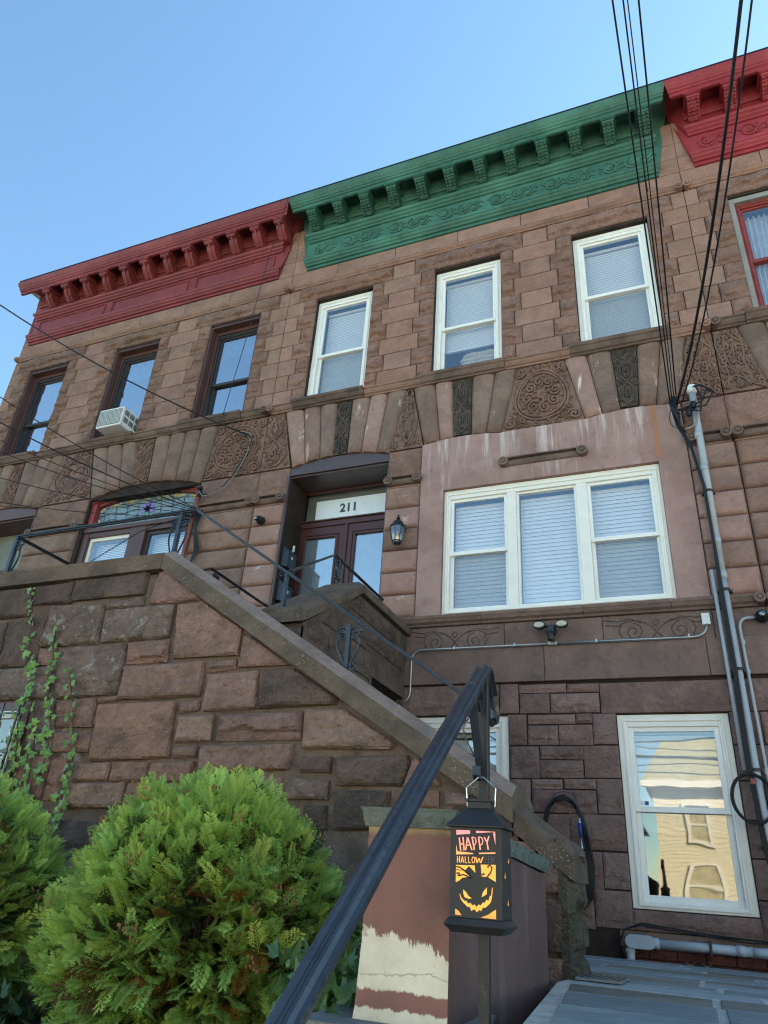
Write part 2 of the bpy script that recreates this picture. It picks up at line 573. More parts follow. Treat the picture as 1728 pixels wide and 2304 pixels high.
M['stoop_lichen'] = stone_mat('lichened_stoop_stone', (138, 116, 103), (108, 91, 81), var=0.25, scale=5.0, bump=0.8, band=0.2, patches=(((160, 157, 147), 0.53, 11.0, 0.65), ((84, 72, 66), 0.6, 4.0, 0.55)), speck=0.7, bscale=38)
M['stoop_dark'] = stone_mat('sooty_stoop_stone', (118, 97, 86), (86, 73, 66), var=0.3, scale=5.0, bump=0.75, band=0.2, patches=(((124, 112, 102), 0.6, 9.0, 0.4), ((66, 58, 55), 0.6, 3.0, 0.5)), speck=0.4, bscale=38)
M['mossy'] = stone_mat('mossy_stone', (92, 84, 70), (64, 60, 50), var=0.3, scale=5.0, bump=0.85, band=0.1, patches=(((74, 80, 50), 0.52, 5.0, 0.6), ((50, 46, 42), 0.58, 4.0, 0.6)), speck=0.4, bscale=26)
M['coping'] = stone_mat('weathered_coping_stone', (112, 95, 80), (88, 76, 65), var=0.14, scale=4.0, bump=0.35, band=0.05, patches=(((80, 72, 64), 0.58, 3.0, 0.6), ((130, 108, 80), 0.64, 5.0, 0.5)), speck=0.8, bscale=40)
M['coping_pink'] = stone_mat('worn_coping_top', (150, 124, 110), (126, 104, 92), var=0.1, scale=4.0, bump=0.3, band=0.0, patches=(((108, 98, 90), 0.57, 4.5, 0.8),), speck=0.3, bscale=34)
M['mortar'] = stone_mat('brown_mortar', (122, 102, 88), (96, 80, 70), var=0.0, scale=5.0, bump=0.4, band=0.0, patches=(((168, 158, 150), 0.62, 2.6, 0.75),), off=False, bscale=60)
M['joint'] = stone_mat('thin_joint_mortar', (62, 50, 44), (46, 38, 34), var=0.0, scale=5.0, bump=0.2, band=0.0, off=False)
M['brick'] = stone_mat('foundation_brick', (112, 66, 54), (84, 50, 44), var=0.5, scale=6.0, bump=0.4, band=0.0)
M['bluestone_cap'] = stone_mat('bluestone_slab', (122, 128, 116), (96, 106, 98), var=0.12, scale=4.0, bump=0.6, band=0.2, patches=(((78, 88, 84), 0.58, 3.0, 0.5),), bscale=26)
M['concrete'] = stone_mat('grey_concrete', (140, 140, 136), (112, 114, 112), var=0.1, scale=4.0, bump=0.3, band=0.0, bscale=40)
M['asphalt'] = stone_mat('asphalt', (64, 64, 66), (52, 52, 54), var=0.0, scale=0.6, bump=0.3, band=0.0, off=False)
M['sidewalk'] = stone_mat('sidewalk_concrete', (176, 172, 164), (150, 147, 140), var=0.1, scale=1.0, bump=0.2, band=0.0, off=False)
M['soil'] = stone_mat('garden_soil', (70, 56, 44), (44, 36, 30), var=0.0, scale=8.0, bump=1.0, band=0.0, off=False)
# paver colours
M['paver'] = stone_mat('bluestone_paver', (154, 158, 156), (122, 130, 132), var=0.5, scale=2.2, bump=0.16, band=0.3, rough=0.7, patches=(((160, 150, 136), 0.60, 2.0, 0.5),), bscale=20, hue=0.012)
M['paver_tan'] = stone_mat('tan_bluestone_paver', (136, 128, 114), (112, 106, 96), var=0.2, scale=2.2, bump=0.16, band=0.25, rough=0.7, bscale=20)
M['paver_joint'] = stone_mat('paver_mortar', (196, 190, 176), (168, 164, 152), var=0.0, scale=6.0, bump=0.2, band=0.0, off=False)
M['green'] = paint_mat('green_cornice_paint', (60, 106, 90), 0.55, 0.12, 0.2, (34, 64, 54), 0.35, streak=0.6)
M['green_dark'] = paint_mat('dark_green_bracket_paint', (56, 104, 86), 0.55, 0.25, 0.5, (40, 66, 50), 0.7, scale=16)
M['red'] = paint_mat('red_cornice_paint', (130, 56, 58), 0.55, 0.12, 0.15, (84, 36, 38), 0.35, streak=0.55)
M['red_bright'] = paint_mat('bright_red_cornice_paint', (150, 50, 58), 0.55, 0.1, 0.15, (96, 36, 42), 0.35, streak=0.5)
M['roofing'] = paint_mat('roof_edge_membrane', (52, 52, 54), 0.8, 0.2, 0.2)
M['white'] = paint_mat('white_vinyl', (240, 240, 235), 0.35, 0.04, 0.03, (170, 160, 140), 0.35, 0.5, scale=5)
M['cream'] = paint_mat('aged_white_vinyl', (238, 235, 226), 0.4, 0.04, 0.05, (200, 180, 140), 0.25, 0.5, scale=3)
M['grey_frame'] = paint_mat('grey_window_trim', (150, 148, 142), 0.5, 0.1, 0.1)
M['brown'] = paint_mat('brown_trim_paint', (94, 66, 62), 0.4, 0.12, 0.08, (60, 42, 40), 0.2)
M['brown_dark'] = paint_mat('dark_brown_door_paint', (84, 52, 48), 0.35, 0.12, 0.06, (56, 36, 34), 0.2)
M['brown_metal'] = paint_mat('brown_metal_cladding', (84, 70, 72), 0.35, 0.1, 0.03, (66, 54, 54), 0.1, 0.5)
M['sash_dark'] = paint_mat('dark_bronze_sash', (62, 58, 58), 0.4, 0.1, 0.04)
M['red_frame'] = paint_mat('red_window_frame', (146, 62, 58), 0.45, 0.15, 0.1, (110, 40, 36), 0.3)
M['pink_door'] = paint_mat('rose_red_door', (166, 74, 84), 0.45, 0.1, 0.05)
M['iron'] = paint_mat('black_iron_paint', (58, 64, 72), 0.26, 0.3, 0.25, (84, 78, 72), 0.4, 0.7, 0.35, scale=12)
M['iron_worn'] = paint_mat('worn_black_iron', (36, 37, 38), 0.45, 0.3, 0.4, (110, 96, 74), 0.75, 0.5, scale=14)
M['black'] = paint_mat('black_plastic', (26, 27, 29), 0.35, 0.2, 0.05, (40, 40, 40), 0.1, 0.5)
M['lantern'] = paint_mat('black_lantern_metal', (40, 40, 42), 0.5, 0.2, 0.06, (60, 60, 62), 0.1, 0.5)
M['cable'] = paint_mat('black_cable_jacket', (20, 20, 24), 0.5, 0.2, 0.05)
M['pvc'] = paint_mat('grey_pvc', (168, 176, 182), 0.4, 0.06, 0.05, (120, 122, 122), 0.2)
M['galv'] = paint_mat('galvanised_conduit', (176, 178, 176), 0.35, 0.15, 0.05, (120, 116, 108), 0.3, 0.5, 0.7)
M['rust_pipe'] = paint_mat('red_brown_pipe', (140, 84, 72), 0.6, 0.2, 0.1)
M['chrome'] = paint_mat('bright_metal', (215, 215, 212), 0.22, 0.08, 0.0, (160, 160, 160), 0.1, 0.5, 0.9)
M['blue_plastic'] = paint_mat('blue_plastic', (40, 64, 150), 0.4, 0.1, 0.0)
M['white_plastic'] = paint_mat('white_plastic', (226, 228, 226), 0.4, 0.05, 0.03, (170, 168, 160), 0.3)
M['ac_grille'] = paint_mat('grey_metal_fins', (120, 124, 124), 0.5, 0.15, 0.3)
M['white_cable'] = paint_mat('white_cable', (150, 142, 134), 0.5, 0.1, 0.0)
M['fabric'] = paint_mat('cream_fabric', (206, 196, 176), 0.9, 0.12, 0.6, (170, 160, 140), 0.3, 0.1, scale=18)
M['number'] = paint_mat('dark_number', (62, 84, 92), 0.5, 0.1, 0.0)
M['yellow_siding'] = paint_mat('pale_yellow_siding', (196, 184, 150), 0.6, 0.05, 0.05, (200, 186, 140), 0.2)
M['cream_siding'] = paint_mat('cream_siding', (206, 198, 176), 0.6, 0.05, 0.05)
M['shingle'] = stone_mat('tan_roof_shingle', (178, 168, 128), (150, 142, 108), var=0.2, scale=8, bump=0.5, band=0.3, off=False)
M['dark_room'] = paint_mat('dim_room_wall', (120, 118, 116), 0.9, 0.1, 0.0)
M['blue_room'] = paint_mat('blue_bedroom_wall', (96, 116, 168), 0.9, 0.1, 0.0)
M['dry_leaf'] = paint_mat('dry_leaf', (170, 138, 104), 0.8, 0.25, 0.3)
M['grate'] = paint_mat('galvanised_grate', (150, 154, 156), 0.45, 0.15, 0.1, (90, 88, 84), 0.3, 0.5, 0.5)


def stucco_mat(name, c1, c2, streak=0.6, streak_col=(206, 190, 186), bump=0.35, rust=False):
    k = NT(name)
    p = k.pos(False)
    col = k.mix(k.ramp(k.noise(p, 2.2, 5, 0.62, 0.5), 0.32, 0.7), lin(*c1), lin(*c2))
    col = k.mix(k.math('MULTIPLY', k.ramp(k.noise(p, 9.0, 5, 0.7, 0.3), 0.5, 0.72), 0.35), col, lin(*[x * 0.72 for x in c2]))
    ps = k.n('VectorMath', {0: p, 1: (9.0, 9.0, 0.55)}, operation='MULTIPLY').outputs[0]
    s1 = k.ramp(k.noise(ps, 1.4, 5, 0.6, 0.25), 0.53, 0.72)
    s2 = k.ramp(k.noise(p, 1.5, 3, 0.5), 0.42, 0.66)
    col = k.mix(k.math('MULTIPLY', k.math('MULTIPLY', s1, s2), streak), col, lin(*streak_col))
    if rust:
        xyz = k.n('SeparateXYZ', {0: p}).outputs
        wob = k.math('MULTIPLY', k.math('SUBTRACT', k.noise(p, 6.0, 4, 0.6), 0.5), 0.05)
        up = k.ramp(xyz[2], 4.0, 4.5)
        s3 = k.math('MULTIPLY', k.ramp(k.noise(ps, 1.9, 5, 0.62, 0.2), 0.47, 0.66), up)
        col = k.mix(k.math('MULTIPLY', s3, 0.7), col, lin(206, 194, 190))
        m = k.math('MULTIPLY', k.ramp(k.math('ABSOLUTE', k.math('ADD', k.math('SUBTRACT', xyz[0], 0.13), wob)), 0.035, 0.012), k.ramp(xyz[2], 3.93, 4.0))
        col = k.mix(k.math('MULTIPLY', m, 0.75), col, lin(168, 112, 76))
    k.set(k.b.inputs['Base Color'], col)
    k.b.inputs['Roughness'].default_value = 0.9
    k.b.inputs['Specular IOR Level'].default_value = 0.2
    b1 = k.bump(k.noise(p, 5.0, 4, 0.5), bump * 0.6, 0.03)
    k.set(k.b.inputs['Normal'], k.bump(k.noise(p, 70, 5, 0.65), bump, 0.006, b1))
    return k.m


M['stucco'] = stucco_mat('brownstone_stucco', (166, 136, 128), (146, 117, 110), 0.8, rust=True)
M['stucco_wall'] = stucco_mat('painted_cheek_stucco', (112, 88, 83), (96, 75, 71), 0.35, (150, 134, 128), 0.4)


def peel_mat():
    """brown masonry paint that has peeled off the lower half of the face, bare off-white stucco below; ochre stain under the cap"""
    k = NT('peeling_brown_stucco')
    p = k.pos(False)
    z = k.n('SeparateXYZ', {0: p}).outputs[2]
    x = k.n('SeparateXYZ', {0: p}).outputs[0]
    zz = k.math('ADD', z, k.math('MULTIPLY', k.math('ADD', x, 0.63), 0.28))
    n_ = k.math('SUBTRACT', k.noise(k.n('VectorMath', {0: p, 1: (3.4, 3.4, 1.0)}, operation='MULTIPLY').outputs[0], 4.2, 9, 0.82), 0.5)
    edge = k.math('ADD', zz, k.math('MULTIPLY', n_, 0.17))
    edge2 = k.math('ADD', z, k.math('MULTIPLY', n_, 0.05))
    peel = k.math('MULTIPLY', k.ramp(edge, -0.112, -0.118), k.ramp(edge2, -0.216, -0.211))
    peel = k.math('MAXIMUM', peel, k.ramp(edge2, -0.246, -0.25))
    brown = k.mix(k.ramp(k.noise(p, 5, 5, 0.65), 0.3, 0.7), lin(140, 100, 90), lin(120, 86, 78))
    bare = k.mix(k.ramp(k.noise(p, 9, 6, 0.7), 0.3, 0.75), lin(226, 218, 198), lin(200, 190, 168))
    bare = k.mix(k.math('MULTIPLY', k.ramp(k.noise(p, 40, 4, 0.7), 0.62, 0.7), 0.5), bare, lin(150, 120, 104))
    col = k.mix(peel, brown, bare)
    crack = k.ramp(k.math('ABSOLUTE', k.math('ADD', z, k.math('ADD', 0.185, k.math('MULTIPLY', k.math('SUBTRACT', k.noise(p, 9, 6, 0.6), 0.5), 0.05)))), 0.0018, 0.0008)
    col = k.mix(k.math('MULTIPLY', crack, 0.4), col, lin(96, 84, 74))
    stain = k.math('MULTIPLY', k.ramp(k.math('ADD', z, k.math('MULTIPLY', k.noise(p, 14, 4, 0.6), 0.05)), 0.12, 0.14), 0.75)
    col = k.mix(stain, col, lin(176, 158, 112))
    k.set(k.b.inputs['Base Color'], col)
    k.b.inputs['Roughness'].default_value = 0.9
    b0 = k.bump(peel, -0.6, 0.006)
    k.set(k.b.inputs['Normal'], k.bump(k.noise(p, 55, 5, 0.65), 0.35, 0.006, b0))
    return k.m


M['peel'] = peel_mat()


def glass_mat(name, base=0.07, tint=(0.92, 0.95, 0.97), wav=0.0, wscale=3.0, opacity=0.0, fill=(150, 170, 185), rough=0.0):
    k = NT(name)
    for n_ in list(k.t.nodes):
        k.t.nodes.remove(n_)
    lw = k.n('LayerWeight', {'Blend': 0.5}).outputs['Facing']
    f = k.math('ADD', base, k.math('MULTIPLY', k.math('POWER', lw, 3.5), 0.85), True)
    tr = k.n('BsdfTransparent', {0: (*tint, 1)}).outputs[0]
    if opacity:
        df = k.n('BsdfDiffuse', {0: lin(*fill)}).outputs[0]
        mm = k.n('MixShader', {0: opacity})
        k.t.links.new(tr, mm.inputs[1]); k.t.links.new(df, mm.inputs[2])
        tr = mm.outputs[0]
    gl = k.n('BsdfGlossy', {0: (1, 1, 1, 1), 'Roughness': rough})
    if wav:
        p = k.pos(True)
        k.set(gl.inputs['Normal'], k.bump(k.noise(p, wscale, 2, 0.4, 0.3), wav, 0.02))
    mx = k.n('MixShader', {0: f})
    k.t.links.new(tr, mx.inputs[1]); k.t.links.new(gl.outputs[0], mx.inputs[2])
    o = k.n('OutputMaterial')
    k.t.links.new(mx.outputs[0], o.inputs[0])
    return k.m


M['glass'] = glass_mat('window_glass', 0.14, (0.98, 0.99, 1.0), wav=0.04, wscale=2.0)
M['glass_sky'] = glass_mat('dark_room_window_glass', 0.42, (0.7, 0.75, 0.8), wav=0.04, wscale=2.0)
M['glass_wavy'] = glass_mat('wavy_window_glass', 0.14, (0.6, 0.62, 0.62), wav=0.3, wscale=1.1, rough=0.02)
M['glass_base'] = glass_mat('basement_window_glass', 0.12, (0.93, 0.94, 0.95), wav=0.04, rough=0.012, wscale=2.0)
M['glass_mirror'] = glass_mat('reflective_door_glass', 0.26, (0.85, 0.88, 0.9), wav=0.03, wscale=2.0)
M['screen_glass'] = glass_mat('screened_window_glass', 0.08, (0.88, 0.9, 0.92), wav=0.04, opacity=0.10, fill=(160, 172, 180))
M['lamp_glass'] = glass_mat('lamp_glass', 0.12)
M['blind'] = paint_mat('white_blind', (244, 246, 248), 0.6, 0.03, 0.0, (200, 205, 210), 0.1, 0.3)
M['curtain'] = paint_mat('sheer_curtain', (210, 218, 226), 0.9, 0.1, 0.0, (170, 180, 190), 0.2, 0.1)
M['film'] = paint_mat('frosted_film', (228, 234, 238), 0.25, 0.05, 0.0, (180, 190, 200), 0.1, 0.5)
M['tan_board'] = paint_mat('tan_board', (138, 142, 134), 0.7, 0.1, 0.0)


def emit_mat(name, c, s):
    k = NT(name)
    k.b.inputs['Base Color'].default_value = lin(*c)
    k.b.inputs['Emission Color'].default_value = lin(*c)
    k.b.inputs['Emission Strength'].default_value = s
    return k.m


def leaf_mat(name, hue_attr=True, rough=0.5):
    k = NT(name)
    at_ = k.n('Attribute', attribute_name='Col').outputs['Color']
    k.set(k.b.inputs['Base Color'], at_)
    k.b.inputs['Roughness'].default_value = rough
    k.b.inputs['Specular IOR Level'].default_value = 0.3
    tl = k.n('BsdfTranslucent', {0: at_})
    mx = k.n('MixShader', {0: 0.45})
    o = k.t.nodes['Material Output']
    k.t.links.new(k.b.outputs[0], mx.inputs[1]); k.t.links.new(tl.outputs[0], mx.inputs[2])
    k.t.links.new(mx.outputs[0], o.inputs[0])
    return k.m


M['leaf'] = leaf_mat('cypress_foliage')


def ivy_mat(name, c1, c2):
    k = NT(name)
    rnd = k.n('ObjectInfo').outputs['Random']
    p = k.pos(True)
    col = k.mix(rnd, lin(*c1), lin(*c2))
    col = k.mix(k.math('MULTIPLY', k.ramp(k.noise(p, 40, 4, 0.6), 0.45, 0.7), 0.35), col, lin(*[min(255, x * 1.25) for x in c2]))
    k.set(k.b.inputs['Base Color'], col)
    k.b.inputs['Roughness'].default_value = 0.42
    return k.m


M['ivy'] = ivy_mat('ivy_leaf', (76, 112, 62), (120, 156, 76))
M['ivy_dark'] = ivy_mat('dark_ivy_leaf', (44, 78, 50), (76, 110, 66))
M['cone'] = paint_mat('brown_cone', (150, 104, 66), 0.8, 0.3, 0.2)
M['unlit'] = paint_mat('unlit_cutout', (92, 96, 102), 0.5, 0.1, 0.0)
M['bark'] = stone_mat('brown_bark', (112, 88, 66), (80, 62, 48), var=0.2, scale=12, bump=0.6, band=0.0)
# ---------------------------------------------------------------- the setting: ground
WZ0, WSL = -0.41, -0.038            # walkway height at the facade, slope per metre of y


def walk_z(y):
    return WZ0 + WSL * y


GROUND = -1.55
tag(MB().box(-60, 60, -60, 25, GROUND - 0.3, GROUND).out('ground', M['asphalt']), kind='structure')
tag(MB().box(-60, 60, -9.4, -6.0, GROUND, GROUND + 0.12).out('sidewalk', M['sidewalk'], bevel=0.01), kind='structure')
tag(MB().box(-60, 60, -20.6, -17.6, GROUND, GROUND + 0.12).out('far_sidewalk', M['sidewalk'], bevel=0.01), kind='structure')
# garden bed (retained, left of the walkway)
_b = MB()
_b.box(-12.0, -0.98, -5.6, -3.2, GROUND, -0.62)
tag(_b.out('garden_bed', M['soil']), kind='structure')
# walkway of bluestone pavers on a sloping mortar bed
YF = -4.98


def walk_x(y):
    """left edge of the paving: along the low wall it swings away, leaving a gap where the handrail post stands"""
    return -2.45 if y > -3.0 else -0.50 if y > -3.65 else -0.50 + 0.118 * (-3.65 - y)


_b = MB()
for (ya, yc) in ((YF, -3.65), (-3.65, -3.0), (-3.0, -0.12)):
    e_ = 1e-6
    v = [(walk_x(ya + e_), ya, GROUND), (4.5, ya, GROUND), (4.5, yc, GROUND), (walk_x(yc - e_), yc, GROUND)]
    v += [(q[0], q[1], walk_z(q[1]) - 0.003) for q in v]
    _b.add(v, [(3, 2, 1, 0), (4, 5, 6, 7), (0, 1, 5, 4), (1, 2, 6, 5), (2, 3, 7, 6), (3, 0, 4, 7)])
walkway = tag(_b.out('walkway', M['paver_joint']), kind='structure')
ys = [YF, -4.50, -4.02, -3.65, -3.28, -3.0, -2.62, -2.38, -1.9, -1.52, -1.08, -0.72, -0.3, -0.12]
_rg = random.Random(5)
for i in range(len(ys) - 1):
    y0, y1 = ys[i], ys[i + 1]
    xx = walk_x((y0 + y1) / 2)
    first = True
    while xx < 4.4:
        L_ = _rg.choice([0.42, 0.6, 0.78, 0.95])
        if first:
            L_ = _rg.uniform(.3, .8)
        x1 = min(xx + L_, 4.5)
        g = 0.009 + _rg.uniform(0, .005)
        dz = _rg.uniform(-0.001, 0.002)
        xa, xb = (walk_x(y0 + 1e-6) + .035, walk_x(y1 - 1e-6) + .035) if (first and y1 <= -3.0) else (xx, xx)
        if x1 - xx > 0.1:
            b = MB()
            v = [(a, c, walk_z(c) + e + dz) for e in (-0.02, 0.0) for (a, c) in ((xa + g, y0 + g), (x1 - g, y0 + g), (x1 - g, y1 - g), (xb + g, y1 - g))]
            b.add(v, [(0, 3, 2, 1), (4, 5, 6, 7), (0, 1, 5, 4), (1, 2, 6, 5), (2, 3, 7, 6), (3, 0, 4, 7)])
            b.out('paver', M['paver_tan'] if _rg.random() < 0.18 else M['paver'], walkway, bevel=0.003)
        xx = x1
        first = False
tag(MB().box(-0.55, -0.30, -5.2, -3.62, GROUND, -0.52).out('gap_footing', M['concrete']), kind='structure')
# steps from the pavement up to the walkway
st = tag(MB().box(-0.34, 3.0, -6.0 - .4, -5.9 - .4, GROUND, GROUND + 0.13).out('entrance_steps', M['concrete']), kind='structure')
for i in range(5):
    y1 = YF - i * 0.27
    z1 = walk_z(YF) - 0.02 - (i + 1) * 0.2
    MB().box(-0.34, 3.0, y1 - 0.27, y1, GROUND, z1).out('step', M['bluestone_cap'], st, bevel=0.008)

# ---------------------------------------------------------------- building blocks of the houses
Z_CRS = [5.56, 5.83, 6.10, 6.365, 6.63, 6.90, 7.17, 7.43]   # upper-storey courses
Z_LINT, Z_MOLD0, Z_MOLD1 = 7.43, 7.69, 7.79
P_CRS = [2.44, 2.71, 2.972, 3.236, 3.50, 3.765, 4.04]       # rusticated pier courses


def backing(house, name, x0, x1, z0, z1, holes, depth, mat):
    xs = sorted({x0, x1, *[h[0] for h in holes], *[h[1] for h in holes]})
    zs = sorted({z0, z1, *[h[2] for h in holes], *[h[3] for h in holes]})
    b = MB()
    y = 0.012
    for i in range(len(xs) - 1):
        for j in range(len(zs) - 1):
            cx, cz = (xs[i] + xs[i + 1]) / 2, (zs[j] + zs[j + 1]) / 2
            if any(h[0] < cx < h[1] and h[2] < cz < h[3] for h in holes):
                continue
            b.quad((xs[i], y, zs[j]), (xs[i + 1], y, zs[j]), (xs[i + 1], y, zs[j + 1]), (xs[i], y, zs[j + 1]))
    for (a, c, d, e) in holes:
        b.quad((a, y, d), (a, depth, d), (a, depth, e), (a, y, e))
        b.quad((c, y, d), (c, depth, d), (c, depth, e), (c, y, e))
        b.quad((a, y, e), (c, y, e), (c, depth, e), (a, depth, e))
        b.quad((a, y, d), (c, y, d), (c, depth, d), (a, depth, d))
    o = add_mesh(name, b.v, b.f, mat, house)
    return o


def frame_rect(b, x0, x1, z0, z1, y0, y1, w, wt=None, wb=None):
    wt = w if wt is None else wt
    wb = w if wb is None else wb
    b.box(x0, x0 + w, y0, y1, z0, z1)
    b.box(x1 - w, x1, y0, y1, z0, z1)
    b.box(x0 + w, x1 - w, y0, y1, z1 - wt, z1)
    b.box(x0 + w, x1 - w, y0, y1, z0, z0 + wb)


def slats(b, x0, x1, z0, z1, y, pitch, wd=0.024, tilt=1.38):
    wd = max(wd, pitch * 1.12)
    n = int((z1 - z0) / pitch)
    for i in range(n):
        z = z0 + (i + 0.5) * pitch
        dy, dz = wd / 2 * math.cos(tilt), wd / 2 * math.sin(tilt)
        b.quad((x0, y - dy, z - dz), (x1, y - dy, z - dz), (x1, y + dy, z + dz), (x0, y + dy, z + dz))


def dh_window(house, x0, x1, z0, z1, y, fm, sm, g_up, g_lo, fw=0.075, sw=0.045, blind=(0.0, 1.0), pitch=0.03, room=None, zm=None, top_fascia=0.06, blind_mat=None):
    """double-hung window; returns the frame part"""
    b = MB()
    frame_rect(b, x0 + .002, x1 - .002, z0 + .002, z1 - .002, y, y + 0.10, fw, fw + top_fascia * 0.3, fw * 0.6)
    frame_rect(b, x0 + fw * 0.55, x1 - fw * 0.55, z0 + 0.02, z1 - fw * 0.5, y - 0.012, y + 0.004, 0.02)
    win = b.out('window', fm, house, bevel=0.004)
    ix0, ix1, iz0, iz1 = x0 + fw, x1 - fw, z0 + fw * 0.6, z1 - fw - top_fascia * 0.3
    zm = (iz0 + iz1) / 2 if zm is None else zm
    b = MB(); frame_rect(b, ix0, ix1, zm - 0.022, iz1, y + 0.022, y + 0.055, sw, sw * .9, 0.044)
    b.out('upper_sash', sm, win, bevel=0.003)
    b = MB(); frame_rect(b, ix0, ix1, iz0, zm + 0.02, y + 0.058, y + 0.092, sw, 0.042, sw * 1.15)
    b.out('lower_sash', sm, win, bevel=0.003)
    MB().box(ix0 + sw - .004, ix1 - sw + .004, y + 0.036, y + 0.041, zm + 0.018, iz1 - sw * .9 + .004).out('pane', g_up, win)
    MB().box(ix0 + sw - .004, ix1 - sw + .004, y + 0.072, y + 0.077, iz0 + sw * 1.15 - .004, zm - 0.018).out('pane', g_lo, win)
    if blind:
        za = iz0 + (iz1 - iz0) * blind[0]
        zb = iz0 + (iz1 - iz0) * blind[1]
        b = MB()
        slats(b, ix0 + 0.02, ix1 - 0.02, za, zb, y + 0.16, pitch, pitch * 1.12)
        b.box(ix0 + 0.02, ix1 - 0.02, y + 0.145, y + 0.175, za - 0.02, za)
        b.box(ix0 + 0.015, ix1 - 0.015, y + 0.14, y + 0.18, zb, zb + 0.035)
        b.out('blind', blind_mat or M['blind'], win)
    b = MB()
    d0, d1 = y + 0.1, y + 1.4
    X0, X1, Z0, Z1 = x0 - .25, x1 + .25, z0 - .25, z1 + .3
    b.quad((X0, d1, Z0), (X1, d1, Z0), (X1, d1, Z1), (X0, d1, Z1))
    b.quad((X0, d0 + .25, Z0), (X0, d1, Z0), (X0, d1, Z1), (X0, d0 + .25, Z1))
    b.quad((X1, d0 + .25, Z0), (X1, d1, Z0), (X1, d1, Z1), (X1, d0 + .25, Z1))
    b.quad((X0, d0 + .25, Z1), (X1, d0 + .25, Z1), (X1, d1, Z1), (X0, d1, Z1))
    b.quad((X0, d0 + .25, Z0), (X1, d0 + .25, Z0), (X1, d1, Z0), (X0, d1, Z0))
    b.out('room_interior', room or M['dark_room'], win)
    return win


def volute(b, x, z, r=0.05, y0=-0.005, y1=-0.10, d=1):
    """scroll end seen face on: disc with a raised spiral"""
    b.lathe([(r, y0), (r, y1 + 0.008), (r * 0.92, y1), (r * 0.62, y1), (r * 0.6, y1 + 0.01), (r * 0.36, y1 + 0.01), (r * 0.34, y1 - 0.006), (0.001, y1 - 0.010)], (x, 0, z), 'y', 18)


def roll(b, x0, x1, z, r, yb=-0.02, n=7):
    pts = [(yb + 0.02, z - r)]
    for i in range(n + 1):
        q = -math.pi / 2 + math.pi * i / n
        pts.append((yb - r * 0.9 * math.cos(q), z + r * math.sin(q)))
    pts.append((yb + 0.02, z + r))
    b.profile(pts, lambda p: x0, lambda p: x1)


def scroll_bar(parent, x0, x1, z, mat, r=0.042, left=True, right=True):
    b = MB()
    roll(b, x0 + (0.05 if left else 0), x1 - (0.05 if right else 0), z - 0.008, r)
    b.box(x0 + 0.03, x1 - 0.03, -0.085, 0.02, z + 0.033, z + 0.047)
    if left: volute(b, x0 + 0.05, z, 0.056)
    if right: volute(b, x1 - 0.05, z, 0.056)
    return b.out('scroll_moulding', mat, parent)


def string_course(parent, x0, x1, mat, name='string_course', vl=False, vr=False, joints=()):
    xs = [x0, *joints, x1]
    for i in range(len(xs) - 1):
        b = MB()
        a, c = xs[i] + 0.002, xs[i + 1] - 0.002
        prof = [(0.02, 7.69), (-0.028, 7.692), (-0.034, 7.71), (-0.052, 7.725), (-0.062, 7.745), (-0.056, 7.765), (-0.042, 7.775), (-0.05, 7.781), (-0.05, 7.79), (0.02, 7.794)]
        la = a + (0.05 if (vl and i == 0) else 0); rc = c - (0.05 if (vr and i == len(xs) - 2) else 0)
        b.profile(prof, lambda p: la, lambda p: rc)
        if vl and i == 0: volute(b, a + 0.045, 7.735, 0.046, -0.002, -0.085)
        if vr and i == len(xs) - 2: volute(b, c - 0.045, 7.735, 0.046, -0.002, -0.085)
        b.out(name, mat, parent)


def belt_course(parent, x0, x1, sills, m_belt, m_sill, vl=False, vr=False):
    """moulded belt at the upper window sills; darker projecting sills under the windows"""
    prof = [(0.02, 5.43), (-0.05, 5.432), (-0.055, 5.45), (-0.075, 5.46), (-0.092, 5.485), (-0.098, 5.505), (-0.085, 5.52), (-0.102, 5.53), (-0.102, 5.545), (0.02, 5.556)]
    profs = [(0.02, 5.43), (-0.06, 5.432), (-0.065, 5.448), (-0.09, 5.458), (-0.105, 5.485), (-0.115, 5.505), (-0.135, 5.52), (-0.14, 5.553), (0.30, 5.566)]
    xs = [x0]
    for s in sills:
        xs += [s[0] - 0.11, s[1] + 0.05]
    xs.append(x1)
    for i in range(len(xs) - 1):
        b = MB()
        a, c = xs[i] + 0.002, xs[i + 1] - 0.002
        if c - a < 0.02:
            continue
        la = a + (0.05 if (vl and i == 0) else 0); rc = c - (0.05 if (vr and i == len(xs) - 2) else 0)
        sill = i % 2 == 1
        b.profile(profs if sill else prof, lambda p: la, lambda p: rc)
        if vl and i == 0: volute(b, a + 0.045, 5.495, 0.052, -0.002, -0.13)
        if vr and i == len(xs) - 2: volute(b, c - 0.045, 5.495, 0.052, -0.002, -0.13)
        b.out('window_sill' if sill else 'belt_course', m_sill if sill else m_belt, parent)


